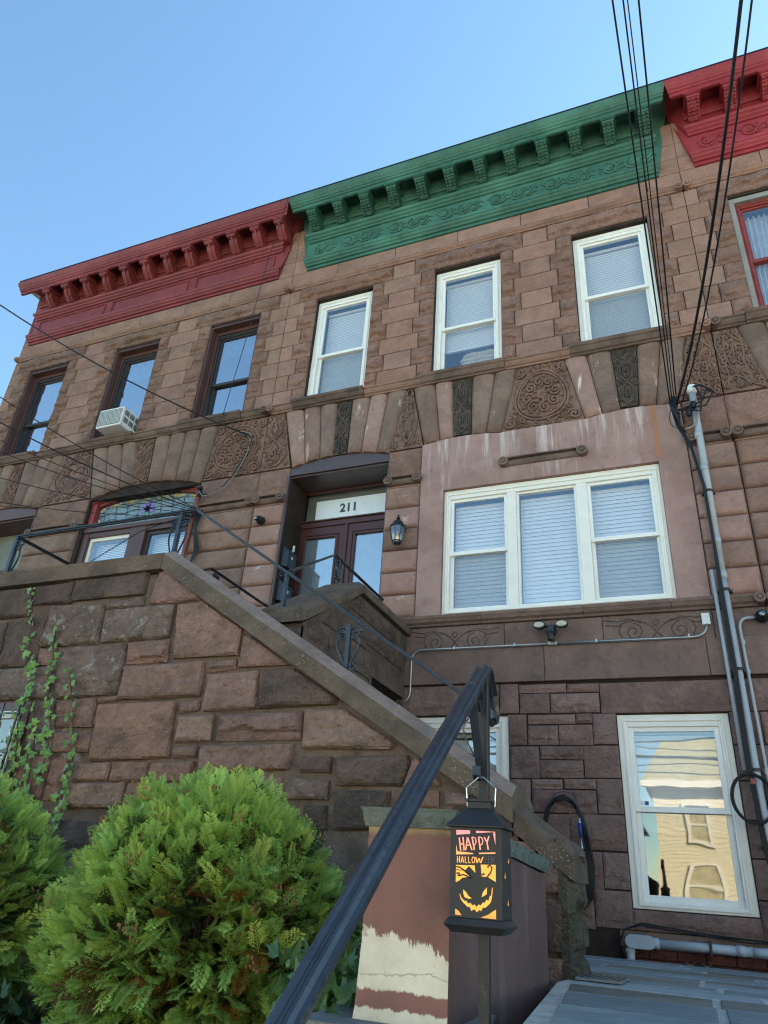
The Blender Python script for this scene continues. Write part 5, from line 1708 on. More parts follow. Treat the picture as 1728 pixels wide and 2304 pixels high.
# barred basement window set in the wall
b = MB()
frame_rect(b, -4.62, -3.60, 0.25, 0.82, YW - 0.012, YW + 0.02, 0.06)
bw = b.out('basement_window', M['brown'], stoop, bevel=.004)
b = MB(); frame_rect(b, -4.08, -3.66, 0.30, 0.765, YW - 0.02, YW + 0.0, 0.045); b.out('sash', M['cream'], bw, bevel=.003)
MB().box(-4.56, -3.66, YW - 0.006, YW - 0.002, 0.30, 0.765).out('pane', M['screen_glass'], bw)
b = MB()
for x_ in (-4.2, -4.05, -3.9, -3.75, -3.62):
    b.tube([(x_, YW - .07, .24), (x_, YW - .07, .80)], 0.008, 5)
for z_ in (.3, .52, .74):
    b.bar((-4.6, YW - .07, z_), (-3.6, YW - .07, z_), .02, .008)
b.out('grille', M['iron'], bw)


# coping: chamfered section swept along the slope
def coping(name, pa, pb, y0, y1, h=0.10, ch=0.055, over=0.05, mat=None, mtop=None, chw=0.095):
    """sloping coping from pa to pb (x, z of the underside); chamfered front top edge"""
    A, B = Vector((pa[0], 0, pa[1])), Vector((pb[0], 0, pb[1]))
    t = (B - A).normalized()
    sec = [(y0 - over, 0.0), (y0 - over, h), (y0 - over + chw, h + ch), (y1 + over - chw, h + ch), (y1 + over, h), (y1 + over, 0.0)]
    # vertical ends
    nseg = max(2, int((B - A).length / 0.05))
    v = []
    for i in range(nseg + 1):
        P = A + (B - A) * (i / nseg)
        for (yy, hh) in sec:
            jit = 0.004 * (fbm(P.x * 9, yy * 9 + hh * 31, 3.0, 3) - 0.5)
            v.append((P.x, yy + jit, P.z + hh + jit * 1.5))
    f = []
    n = len(sec)
    mats = []
    for i in range(nseg):
        for k in range(n):
            k2 = (k + 1) % n
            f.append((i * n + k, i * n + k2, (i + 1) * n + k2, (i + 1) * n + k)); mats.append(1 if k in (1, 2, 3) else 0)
    f.append(list(range(n))[::-1]); mats.append(0)
    f.append([nseg * n + k for k in range(n)]); mats.append(0)
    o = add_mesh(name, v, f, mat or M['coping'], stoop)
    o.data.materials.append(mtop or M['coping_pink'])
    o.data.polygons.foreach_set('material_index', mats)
    return o


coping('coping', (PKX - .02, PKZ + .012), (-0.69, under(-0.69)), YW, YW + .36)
coping('coping', (-0.69, under(-0.69) - .035), (LOWX + .015, under(LOWX) - .06), YW + .02, YW + .34, 0.085, 0.04, mtop=M['coping'])
coping('coping', (-4.66, PKZ + .004), (PKX - .025, PKZ + .012), YW, YW + .36, 0.105, 0.03, mtop=M['coping'])


# the end of the parapet: stacked mossy stones facing the walkway
def endf(u, v, h):
    return (LOWX - .02 + h, u, v)


z_ = -0.40
for (h_, m_) in ((0.17, 'mossy'), (0.15, 'mossy'), (0.16, 'mossy'), (0.12, 'stoop_dark')):
    stone_rect('stone', M[m_], core, endf, YW - .02, YW + .38, z_, z_ + h_, 'rock', 0.05, 0.002, cell=0.014)
    z_ += h_
# flight of steps, landing, upper steps and door platform
b = MB()
n = 10
for i in range(n):
    x1 = -0.80 - i * 0.21
    z1 = walk_z(-2.6) + 0.16 * (i + 1)
    b.box(-2.9, x1, YW + .37, -2.06, -1.0, z1)
b.out('flight_of_steps', M['bluestone_cap'], stoop, bevel=0.006)
MB().box(-4.6, -2.9, YW + .37, -2.06, -1.0, 1.19).out('landing', M['bluestone_cap'], stoop)
b = MB()
for i in range(3):
    b.box(-3.86, -2.89, -2.06 + i * .27, -1.2, -1.0, 1.19 + .115 * (i + 1))
b.box(-3.86, -2.89, -1.25, -0.02, 1.40, 1.645)
b.out('upper_steps', M['bluestone_cap'], stoop, bevel=0.006)


# side wall of the platform, facing right (with the dark opening to the areaway)
def side(u, v, h):
    return (-2.5 + h, u, v)


def dtop(y):
    return 2.235 if y > -1.26 else 2.235 + 0.62 * (y + 1.26)


b = MB()
b.prism([(-2.20, -.9), (-0.86, -.9), (-0.86, 1.60), (-0.04, 1.60), (-0.04, 2.235), (-1.26, 2.235), (-2.20, dtop(-2.2))], lambda p, q, t: (t, p, q), -2.86, -2.508)
pw = b.out('platform_wall', M['mortar'], stoop)
rows = [1.86, 2.04, 2.228]
SD = [[(-0.045, 1.855), (-0.32, 1.855), (-0.32, 2.225), (-0.045, 2.225)], [(-0.33, 2.05), (-0.72, 2.05), (-0.72, 2.225), (-0.33, 2.225)], [(-0.33, 1.855), (-0.60, 1.855), (-0.60, 2.04), (-0.33, 2.04)],
      [(-0.61, 1.855), (-1.0, 1.855), (-1.0, 2.04), (-0.73, 2.04), (-0.61, 2.04)], [(-0.73, 2.05), (-1.22, 2.05), (-1.22, 2.225), (-0.73, 2.225)],
      [(-1.01, 1.80), (-1.45, 1.80), (-1.45, 2.04), (-1.01, 2.04)], [(-1.24, 2.05), (-1.5, 2.05), (-1.28, 2.21), (-1.24, 2.225)], [(-1.46, 1.76), (-1.9, 1.76), (-1.62, 1.99), (-1.46, 2.04)],
      [(-0.90, 1.56), (-1.25, 1.56), (-1.25, 1.79), (-0.90, 1.79)], [(-1.26, 1.5), (-1.75, 1.5), (-1.75, 1.75), (-1.26, 1.75)], [(-1.76, 1.5), (-2.18, 1.5), (-2.18, 1.62), (-1.95, 1.75), (-1.76, 1.75)],
      [(-0.90, 1.2), (-1.4, 1.2), (-1.4, 1.49), (-0.90, 1.49)], [(-1.41, 1.2), (-2.18, 1.2), (-2.18, 1.49), (-1.41, 1.49)], [(-0.90, .9), (-1.6, .9), (-1.6, 1.19), (-0.90, 1.19)]]
for pl in SD:
    stone_poly('stone', M['stoop_dark'], pw, side, pl, 'rock', 0.03, 0.003, 0.02)
MB().box(-2.53, -2.494, -0.89, -0.045, 1.60, 1.845).out('lintel', M['stoop_dark'], pw, bevel=.006)
MB().box(-2.515, -2.496, -0.90, -0.858, .4, 1.60).out('jamb', M['stoop_dark'], pw, bevel=.004)
# front end of the platform wall, facing the street
stone_rect('stone', M['stoop_dark'], pw, lambda u, v, h: (u, -2.205 - h, v), -2.86, -2.505, 1.3, 1.64, 'rock', 0.03, 0.003)
# its coping: level, then falling with the upper steps
for (xa, xc) in ((-2.90, -2.455), (-4.22, -3.80)):
    b = MB()
    sec = [(-2.26, 1.645), (-1.26, 2.24), (-0.01, 2.24)]
    v = []
    for (yy, z0) in sec:
        v += [(xc, yy, z0), (xc, yy, z0 + .075), (xc - .06, yy, z0 + .115), (xa + .06, yy, z0 + .115), (xa, yy, z0 + .075), (xa, yy, z0)]
    f = [list(range(6)), [12 + k for k in range(6)][::-1]]
    for i in range(2):
        for k in range(6):
            k2 = (k + 1) % 6
            f.append((i * 6 + k, (i + 1) * 6 + k, (i + 1) * 6 + k2, i * 6 + k2))
    b.add(v, f)
    b.out('platform_coping', M['coping'], stoop, bevel=.004)
MB().prism([(-2.20, -.9), (-0.04, -.9), (-0.04, 2.235), (-1.26, 2.235), (-2.20, dtop(-2.2))], lambda p, q, t: (t, p, q), -4.18, -3.86).out('platform_wall', M['stoop_dark'], stoop)


# ================================================================ iron railings
def heart(b, base, top, sd, w=0.075, flip=1):
    """heart of scrolled flat bar at one side of a post; base/top points, sd unit vector"""
    A, B = Vector(base), Vector(top)
    S = Vector(sd)
    U = (B - A)
    H = U.length
    U.normalize()
    pts = []
    for i in range(15):
        t = i / 14
        pts.append(A + U * (H * 0.02 + H * 0.80 * t) + S * (0.010 + w * math.sin(math.pi * min(1, t * 0.95)) ** 0.8 * (0.15 + 0.85 * t)))
    c = A + U * (H * 0.80) + S * (w * 0.45)
    r0 = w * 0.50
    for i in range(1, 26):
        q = -0.1 + i / 25 * 2 * math.pi * 1.55
        r = r0 * (1 - 0.72 * i / 25)
        pts.append(c + S * (r * math.cos(q)) + U * (r * math.sin(q)))
    n = Vector(sd).cross(U)
    b.strip(pts, 0.012, 0.005, n)
    # small curl at the foot
    fp = [A + U * (0.06 * H) + S * 0.012]
    for i in range(14):
        q = math.pi / 2 - i / 13 * 2 * math.pi * 0.95
        r = 0.022 * (1 - 0.45 * i / 13)
        fp.append(A + U * (0.04 * H + r * math.sin(q) * .9) + S * (0.034 + r * math.cos(q)))
    b.strip(fp, 0.012, 0.004, n)


def cap_rail(b, pts, w=0.042):
    """moulded handrail: wide cap with a rib underneath"""
    for a, c in zip(pts[:-1], pts[1:]):
        b.bar(a, c, w, 0.010)
        A, C = Vector(a), Vector(c)
        dn = Vector((0, 0, -0.009))
        b.bar(A + dn, C + dn, w * 0.55, 0.010)


YR = YW + 0.17
zr = lambda x: under(x) + 0.165 + 0.245
fr = thing('iron_railing', 'black wrought iron railing with heart scrolls along the sloping stoop coping', 'railing', (-2.0, YR, 1.7), 'black iron railings on the stoop')
b = MB()
pk = Vector((PKX - .02, YR, 2.115))
lo = Vector((-0.82, YR, zr(-0.82)))
cap_rail(b, [lo, pk], 0.036)
cap_rail(b, [pk, Vector((-4.42, YR, 2.10))], 0.036)
cap_rail(b, [Vector((-4.42, YR, 2.10)), Vector((-4.42, -2.2, 2.10))], 0.036)
b.out('handrail', M['iron'], fr, bevel=.003)
for (px, hearts) in ((PKX - .14, (-1, 1)), (-1.62, (-1, 1)), (-0.90, (-1,))):
    zb_ = (under(px) if px > PKX else PKZ) + .14
    zt = (zr(px) if px > PKX else 2.11) - .012
    MB().box(px - .013, px + .013, YR - .013, YR + .013, zb_, zt).out('post', M['iron'], fr, bevel=.002)
    for s in hearts:
        b = MB(); sl = -SL * s if px > PKX else 0
        heart(b, (px, YR, zb_ + .01 + 0), (px, YR, zt), (s, 0, 0), 0.085); b.out('scroll', M['iron'], fr)
MB().box(-4.435, -4.405, YR - .015, YR + .015, PKZ + .13, 2.10).out('post', M['iron'], fr, bevel=.002)
b = MB(); heart(b, (-4.42, YR, PKZ + .15), (-4.42, YR, 2.09), (1, 0, 0), 0.09); b.out('scroll', M['iron'], fr)

for (xr_, lab) in ((-2.68, 'short black iron rail on the dark coping right of the front door'), (-4.0, 'short black iron rail left of the door landing')):
    t = thing('iron_railing', lab, 'railing', (xr_, -1.2, 2.35), 'black iron railings on the stoop')
    b = MB()
    P1, P2, P3 = Vector((xr_, -0.30, 2.55)), Vector((xr_, -1.46, 2.55)), Vector((xr_, -2.22, 2.07))
    cap_rail(b, [P1, P2], 0.034)
    cap_rail(b, [P2, P3], 0.034)
    b.out('handrail', M['iron'], t, bevel=.003)
    for yy in (-0.36, -1.36):
        MB().box(xr_ - .011, xr_ + .011, yy - .011, yy + .011, 2.345, 2.54).out('post', M['iron'], t, bevel=.002)
        for s in (-1, 1):
            b = MB(); heart(b, (xr_, yy, 2.35), (xr_, yy, 2.53), (0, s, 0), 0.06); b.out('scroll', M['iron'], t)
    MB().box(xr_ - .013, xr_ + .013, -2.235, -2.205, 1.75, 2.06).out('post', M['iron'], t, bevel=.002)
    b = MB()
    for s in (-1, 1):
        cc = Vector((xr_ + s * .035, -2.22, 2.05))
        b.strip([cc + Vector((0.03 * math.cos(q) * (1 - .05 * i), 0, 0.03 * math.sin(q) * (1 - .05 * i))) for i, q in enumerate([k * .6 for k in range(14)])], 0.03, .005, (0, 1, 0))
    b.out('scroll', M['iron'], t)
# ================================================================ low wall beside the entrance steps
cw = thing('cheek_wall', 'low brown stucco wall with peeling paint and grey stone cap beside the steps', 'wall', (-0.63, -4.25, -0.7))
b = MB()
yf, yb_ = -4.86, -3.66
prof_ = [(-0.60, 0.03), (-0.34, 0.018), (-0.25, 0.006), (-0.12, 0.0), (0.12, 0.0)]      # (z, flare)
v = []
for (z_, fl) in prof_:
    zb2 = z_ if z_ < 0.1 else 0.055
    v += [(-0.735 - fl, yf - fl * .4, z_), (-0.527, yf - fl * .4, z_), (-0.527, yb_, zb2), (-0.735 - fl, yb_, zb2)]
f = [(3, 2, 1, 0), tuple(4 * (len(prof_) - 1) + k for k in range(4))]
mi = [0, 0]
for i in range(len(prof_) - 1):
    for k in range(4):
        k2 = (k + 1) % 4
        f.append((i * 4 + k, i * 4 + k2, (i + 1) * 4 + k2, (i + 1) * 4 + k)); mi.append(1 if k == 0 else 0)
o = add_mesh('wall_body', v, f, M['stucco_wall'], cw)
o.data.materials.append(M['peel'])
o.data.polygons.foreach_set('material_index', mi)


def capslab(name, x0, x1, y0, y1, z00, z01, th, mat, parent):
    """slab with rough split edges; top falls from z00 (front) to z01 (back)"""
    n, m = 26, 44
    bmv, ff = [], []
    ring = []
    per = []
    for i in range(n): per.append((x0 + (x1 - x0) * i / n, y0))
    for i in range(m): per.append((x1, y0 + (y1 - y0) * i / m))
    for i in range(n): per.append((x1 - (x1 - x0) * i / n, y1))
    for i in range(m): per.append((x0, y1 - (y1 - y0) * i / m))
    lv = [0.0, 0.25, 0.5, 0.8, 1.0]
    cx, cy = (x0 + x1) / 2, (y0 + y1) / 2
    for t in lv:
        for (px, py) in per:
            nz = float(fbm(px * 30 + t * 3, py * 30 - t * 5, 2.2, 3)) - 0.5
            k = 0.012 * nz - 0.010 * (1 - t) ** 1.5 * (0.5 + float(fbm(px * 18, py * 18, 5.1, 2)))
            dx, dy = (1 if abs(px - x1) < 1e-6 else -1 if abs(px - x0) < 1e-6 else 0), (1 if abs(py - y1) < 1e-6 else -1 if abs(py - y0) < 1e-6 else 0)
            zt = z00 + (z01 - z00) * (py - y0) / (y1 - y0)
            bmv.append((px + dx * k, py + dy * k, zt - th * (1 - t)))
    P_ = len(per)
    for a in range(len(lv) - 1):
        for k in range(P_):
            ff.append((a * P_ + k, a * P_ + (k + 1) % P_, (a + 1) * P_ + (k + 1) % P_, (a + 1) * P_ + k))
    ff.append([(len(lv) - 1) * P_ + k for k in range(P_)])
    ff.append(list(range(P_))[::-1])
    return add_mesh(name, bmv, ff, mat, parent)


capslab('cap_slab', -0.752, -0.508, yf - .02, yb_ + .03, 0.158, 0.104, 0.042, M['bluestone_cap'], cw)
capslab('base_slab', -0.84, -0.50, yf - .09, yf + .3, -0.272, -0.272, 0.05, M['concrete'], cw)

# ================================================================ near handrail
nr = thing('handrail', 'black iron handrail with moulded top running down the entrance steps', 'handrail', (-0.443, -4.88, -0.53))
PX, PY = -0.443, -4.875
sec = [(-0.021, 0.0), (-0.020, 0.006), (-0.013, 0.008), (-0.009, 0.0045), (-0.002, 0.0065), (0.004, 0.0115), (0.009, 0.0115), (0.013, 0.006), (0.020, 0.005), (0.021, 0.0), (0.021, -0.004), (0.012, -0.006), (0.010, -0.014), (-0.010, -0.014), (-0.012, -0.006), (-0.021, -0.004)]
path = [Vector((PX, -6.95, 0.488 - 0.728 * 2.07))] + [Vector((PX, -4.88 - 2.07 * (1 - t) ** 1, 0.488 - 0.728 * 2.07 * (1 - t))) for t in (.25, .5, .75, .9, 1.0)]
tail = [(-4.862, .486), (-4.838, .463), (-4.815, .437), (-4.803, .412), (-4.800, .390), (-4.806, .374), (-4.822, .368), (-4.835, .378), (-4.834, .394)]
path += [Vector((PX, a, c)) for (a, c) in tail]
v, f = [], []
for i, p in enumerate(path):
    t = (path[min(i + 1, len(path) - 1)] - path[max(i - 1, 0)]).normalized()
    sdv = Vector((1, 0, 0))
    up = sdv.cross(t)
    for (a, c) in sec:
        v.append(p + sdv * a + up * c)
n = len(sec)
for i in range(len(path) - 1):
    for k in range(n):
        k2 = (k + 1) % n
        f.append((i * n + k, i * n + k2, (i + 1) * n + k2, (i + 1) * n + k))
f.append(list(range(n))); f.append([(len(path) - 1) * n + k for k in range(n)][::-1])
b = MB(); b.add(v, f); b.out('top_rail', M['iron'], nr)
MB().box(PX - .0115, PX + .0115, PY - .0115, PY + .0115, -0.53, 0.478).out('post', M['iron_worn'], nr, bevel=.002)
b = MB()
pts = [(PX - .002, -4.985, .40), (PX - .002, -4.978, .425), (PX - .002, -4.955, .438), (PX - .002, -4.925, .43), (PX - .002, -4.905, .405), (PX - .002, -4.912, .38), (PX - .002, -4.935, .372), (PX - .002, -4.948, .388)]
b.strip([(PX - .002, -4.888, .225), (PX - .002, -4.915, .27), (PX - .002, -4.955, .34), (PX - .002, -4.985, .40)] + [Vector(p) for p in pts[1:]], .020, .005, (1, 0, 0))
b.strip([(PX - .002, -4.889, .25), (PX - .002, -4.905, .228), (PX - .002, -4.925, .218), (PX - .002, -4.940, .228), (PX - .002, -4.938, .245), (PX - .002, -4.925, .248)], .018, .005, (1, 0, 0))
b.out('scroll', M['iron'], nr)

# ================================================================ halloween lantern hanging on the handrail scroll
LXc, LYf, LZ0, LZ1 = -0.434, -4.985, -0.058, 0.114
hw = 0.0555
LYb = LYf + 0.092
hl = thing('halloween_lantern', 'black metal Halloween lantern with glowing orange pumpkin face hanging from the handrail', 'lantern', (LXc, (LYf + LYb) / 2, LZ0 - .015))
b = MB()
b.box(LXc - hw, LXc + hw, LYf, LYb, LZ0, LZ1)
b.out('body', M['lantern'], hl, bevel=.0015)
yc = (LYf + LYb) / 2
b = MB()


def frustum(b, r0, r1, z0, z1):
    v = []
    for (r_, z_) in ((r0, z0), (r1, z1)):
        v += [(LXc - r_, yc - r_ * .83, z_), (LXc + r_, yc - r_ * .83, z_), (LXc + r_, yc + r_ * .83, z_), (LXc - r_, yc + r_ * .83, z_)]
    b.add(v, [(3, 2, 1, 0), (4, 5, 6, 7), (0, 1, 5, 4), (1, 2, 6, 5), (2, 3, 7, 6), (3, 0, 4, 7)])


frustum(b, 0.064, 0.064, LZ1, LZ1 + .004)
frustum(b, 0.064, 0.027, LZ1 + .004, LZ1 + .040)
frustum(b, 0.026, 0.026, LZ1 + .040, LZ1 + .054)
frustum(b, 0.030, 0.030, LZ1 + .054, LZ1 + .060)
b.out('roof', M['lantern'], hl, bevel=.001)
b = MB()
frustum(b, 0.066, 0.058, LZ0 - .012, LZ0)
frustum(b, 0.052, 0.066, LZ0 - .026, LZ0 - .012)
b.out('base', M['lantern'], hl, bevel=.001)
MB().tube([(LXc - .031, yc, LZ1 + .046), (LXc - .034, yc, LZ1 + .085), (LXc - .006, yc, LZ1 + .108), (LXc + .006, yc, LZ1 + .108), (LXc + .034, yc, LZ1 + .085), (LXc + .031, yc, LZ1 + .046)], 0.0016, 6).out('handle', M['chrome'], hl)


def glow_mat():
    k = NT('glowing_tissue')
    z = k.n('SeparateXYZ', {0: k.pos(False)}).outputs[2]
    t = k.ramp(z, 0.03, 0.115)
    col = k.mix(t, lin(255, 176, 70), lin(255, 150, 150))
    col = k.mix(k.ramp(z, -0.03, -0.06), col, lin(255, 150, 70))
    k.set(k.b.inputs['Base Color'], col)
    k.set(k.b.inputs['Emission Color'], col)
    k.b.inputs['Emission Strength'].default_value = 0.11
    return k.m


M['glow'] = glow_mat()
# cut-outs of the front plate (pixel layout of the plate: 0..1 across, 0..1 up)
PW, PH = 2 * hw, LZ1 - LZ0
cut = MB()


def pl(u, v):
    # plate detail coordinates measured on the front face (235..862, 760..1915)
    return (LXc - hw + (u - 235) / 627.0 * PW, LYf - 0.0006, LZ1 - (v - 760) / 1155.0 * PH)


def poly(*pts):
    n_ = len(pts)
    a = [pl(*p) for p in pts]
    cut.add(a, [list(range(n_))])


def stroke(pts, w=15):
    for (a, c) in zip(pts[:-1], pts[1:]):
        dx, dy = c[0] - a[0], c[1] - a[1]
        L_ = math.hypot(dx, dy) or 1
        nx, ny = -dy / L_ * w / 2, dx / L_ * w / 2
        poly((a[0] + nx, a[1] + ny), (a[0] - nx, a[1] - ny), (c[0] - nx, c[1] - ny), (c[0] + nx, c[1] + ny))


poly((308, 805), (480, 805), (480, 850), (308, 868))
poly((555, 805), (790, 810), (790, 828), (760, 815), (555, 835))
poly((765, 830), (792, 830), (792, 980)); poly((308, 1000), (325, 1085), (520, 1098), (520, 1112), (308, 1128))
poly((590, 1090), (790, 1075), (790, 1092), (590, 1108))
# HAPPY
stroke([(345, 905), (365, 1075)], 17); stroke([(392, 895), (408, 1070)], 17); stroke([(355, 990), (398, 985)], 14)
stroke([(448, 895), (428, 1065)], 16); stroke([(448, 895), (505, 1060)], 17); stroke([(440, 1000), (478, 998)], 13)
stroke([(505, 890), (535, 1058)], 17); stroke([(505, 890), (545, 900), (556, 945), (545, 985), (522, 1000)], 13)
stroke([(585, 885), (608, 1052)], 17); stroke([(585, 885), (625, 893), (640, 935), (628, 980), (600, 995)], 13)
stroke([(655, 885), (690, 950)], 17); stroke([(714, 870), (690, 950), (705, 1045)], 17)
# HALLOWEEN
stroke([(325, 1150), (325, 1232)], 11); stroke([(352, 1148), (352, 1228)], 11); stroke([(325, 1190), (352, 1190)], 10)
stroke([(368, 1230), (388, 1148), (404, 1228)], 10); stroke([(374, 1205), (398, 1205)], 9)
stroke([(420, 1148), (424, 1228), (446, 1226)], 10); stroke([(460, 1148), (466, 1226), (490, 1224)], 10)
stroke([(512, 1150), (504, 1186), (512, 1222), (532, 1222), (542, 1186), (532, 1150), (512, 1150)], 9)
stroke([(552, 1146), (568, 1222), (590, 1160), (612, 1220), (640, 1140)], 14)
# EEN: letters that stay dark (lined with black) but are cut too
EEN = MB()
_c = cut
cut = EEN
for x_ in (664, 706):
    stroke([(x_, 1130), (x_, 1210)], 8); stroke([(x_, 1130), (x_ + 28, 1126)], 8); stroke([(x_, 1170), (x_ + 24, 1167)], 8); stroke([(x_, 1210), (x_ + 28, 1206)], 8)
stroke([(744, 1206), (744, 1124), (772, 1204), (772, 1122)], 8)
cut = _c
# scrollwork windows over the pumpkin
poly((308, 1262), (540, 1254), (548, 1350), (470, 1266), (424, 1320), (308, 1318)); poly((308, 1330), (400, 1330), (480, 1400), (390, 1420), (345, 1462), (308, 1482))
poly((612, 1240), (792, 1232), (792, 1445), (700, 1392), (625, 1390))
# eyes and grin
poly((400, 1562), (440, 1600), (465, 1640), (505, 1665), (470, 1675), (420, 1660), (405, 1620)); poly((686, 1518), (686, 1600), (655, 1625), (622, 1645), (640, 1580))
up_ = [(362, 1618), (380, 1668), (420, 1705), (440, 1700), (462, 1735), (490, 1722), (510, 1752), (540, 1738), (560, 1768), (590, 1735), (612, 1745), (640, 1705), (660, 1712), (680, 1668), (704, 1680), (722, 1620), (738, 1615), (748, 1512)]
dn_ = [(358, 1625), (370, 1680), (400, 1725), (430, 1750), (455, 1775), (480, 1770), (500, 1820), (535, 1795), (568, 1830), (595, 1800), (615, 1815), (640, 1765), (665, 1770), (690, 1745), (715, 1720), (735, 1690), (748, 1620), (756, 1530)]
for i in range(len(up_) - 1):
    poly(dn_[i], dn_[i + 1], up_[i + 1], up_[i])
poly((308, 1808), (345, 1830), (385, 1882), (308, 1880)); poly((792, 1780), (792, 1895), (612, 1890), (700, 1850), (750, 1810))
cut.out('glowing_cutouts', M['glow'], hl)
EEN.out('dark_letters', M['unlit'], hl)
# dark scrolls across the upper windows
b = MB()
for pts, w_ in (([(310, 1285), (360, 1290), (420, 1330), (470, 1365), (495, 1420)], .0014), ([(318, 1375), (335, 1360), (355, 1370), (350, 1390), (332, 1392)], .0016), ([(345, 1400), (400, 1380), (450, 1395), (480, 1420)], .0014), ([(690, 1395), (735, 1330), (750, 1270), (725, 1240), (698, 1255), (705, 1275)], .0016), ([(630, 1375), (645, 1350), (660, 1365)], .0016)):
    b.tube([(lambda p: (p[0], p[1] - .0006, p[2]))(pl(*q)) for q in pts], w_, 5)
b.out('scroll_tracery', M['lantern'], hl)
b = MB()
for (ya, za, h_) in ((LYf + .025, .02, .012), (LYf + .06, .05, .01), (LYf + .05, -.03, .012)):
    b.add([(LXc + hw + .0006, ya, za), (LXc + hw + .0006, ya + .008, za), (LXc + hw + .0006, ya + .004, za + h_)], [(0, 1, 2)])
b.out('side_cutouts', M['glow'], hl)

# ================================================================ things on the facade
# wall lamp
wl2 = thing('wall_lantern', 'black coach lantern with clear glass on the pier right of the door', 'lamp', (-2.615, -0.06, 3.24))
cx, cy, cz = -2.615, -0.17, 3.24
b = MB()
b.lathe([(0.052, 0.0), (0.048, -0.02), (0.02, -0.028)], (cx, -0.058, 3.47), 'y', 12)
b.tube([(cx, -0.07, 3.47), (cx, -0.13, 3.485), (cx, cy, 3.50)], 0.009, 6)
b.out('wall_bracket', M['black'], wl2)
MB().lathe([(0.088, 0.195), (0.092, 0.20), (0.088, 0.215), (0.06, 0.235), (0.055, 0.262), (0.03, 0.285), (0.012, 0.295), (0.022, 0.305), (0.022, 0.318), (0.008, 0.33), (0.014, 0.34), (0.002, 0.36)], (cx, cy, cz), 'z', 8).out('lamp_cap', M['black'], wl2)
MB().lathe([(0.012, -0.012), (0.045, 0.0), (0.045, 0.008), (0.06, 0.03), (0.01, 0.03)], (cx, cy, cz), 'z', 8).out('lamp_foot', M['black'], wl2)
MB().lathe([(0.05, 0.012), (0.072, 0.10), (0.084, 0.196)], (cx, cy, cz), 'z', 8).out('glass_shade', M['lamp_glass'], wl2)
b = MB()
for k in range(8):
    q = 2 * math.pi * k / 8
    b.tube([(cx + r_ * math.cos(q), cy + r_ * math.sin(q), cz + h_) for (r_, h_) in ((0.052, 0.01), (0.074, 0.10), (0.086, 0.198))], 0.0035, 4)
b.out('glazing_bar', M['black'], wl2)
MB().lathe([(0.012, 0.04), (0.013, 0.11), (0.006, 0.13), (0.001, 0.15)], (cx, cy, cz), 'z', 8).out('candle_bulb', M['fabric'], wl2)


# mailboxes on the left jamb
def mailbox(z0, lab, flag):
    t = thing('mailbox', lab, 'mailbox', (-4.11, 0.12, z0), 'black mailboxes at the door')
    x0, x1, y0, y1, h = -4.180, -4.075, 0.03, 0.215, 0.29
    b = MB()
    b.prism([(x0, z0 + .03), (x1, z0), (x1 + .005, z0 + h * .72), (x0 + .02, z0 + h), (x0, z0 + h)], lambda p, q, u: (p, u, q), y0, y1)
    b.out('box', M['black'], t, bevel=.004)
    b = MB(); b.add([(x1 + .010, y0 - .004, z0 + h * .70), (x1 + .010, y1 + .004, z0 + h * .70), (x0 + .015, y1 + .004, z0 + h + .012), (x0 + .015, y0 - .004, z0 + h + .012), (x1 + .010, y0 - .004, z0 + h * .70 - .02), (x1 + .010, y1 + .004, z0 + h * .70 - .02)], [(0, 1, 2, 3), (4, 5, 1, 0)])
    b.out('lid', M['black'], t)
    for d_ in (0.0, 0.02):
        MB().box(x1 + .003, x1 + .0085, y0 + .07 + d_, y0 + .078 + d_, z0 + h * .42, z0 + h * .54).out('white_mark', M['white_plastic'], t)
    if flag:
        MB().box(x0 + .05, x0 + .075, y1 - .02, y1 - .005, z0 + h * .93, z0 + h + .06).out('letter', M['white_plastic'], t)


mailbox(3.20, 'upper black mailbox on the brown door jamb, white letter sticking out', True)
mailbox(2.77, 'lower black mailbox on the brown door jamb above the landing rail', False)


# cameras
def dome_camera(x, z, lab):
    t = thing('security_camera', lab, 'camera', (x, -0.06, z), 'black security cameras')
    MB().lathe([(0.055, 0.0), (0.055, -0.02), (0.05, -0.035), (0.043, -0.05), (0.042, -0.075), (0.034, -0.09)], (x, -0.055, z), 'y', 18).out('housing', M['black'], t)
    b = MB()
    b.lathe([(0.030, 0.0), (0.031, -0.03), (0.025, -0.042), (0.023, -0.042)], (x - .006, -0.14, z - .01), 'y', 16)
    b.out('eye_ball', M['black'], t, smooth=True)
    MB().lathe([(0.022, 0.0), (0.014, -0.004), (0.001, -0.006)], (x - .006, -0.181, z - .01), 'y', 14).out('lens', M['glass_mirror'], t)


dome_camera(-4.473, 3.81, 'small round black camera on the pink pier left of the door')
dome_camera(0.765, 2.215, 'round black camera at the right edge joined to a thin conduit')

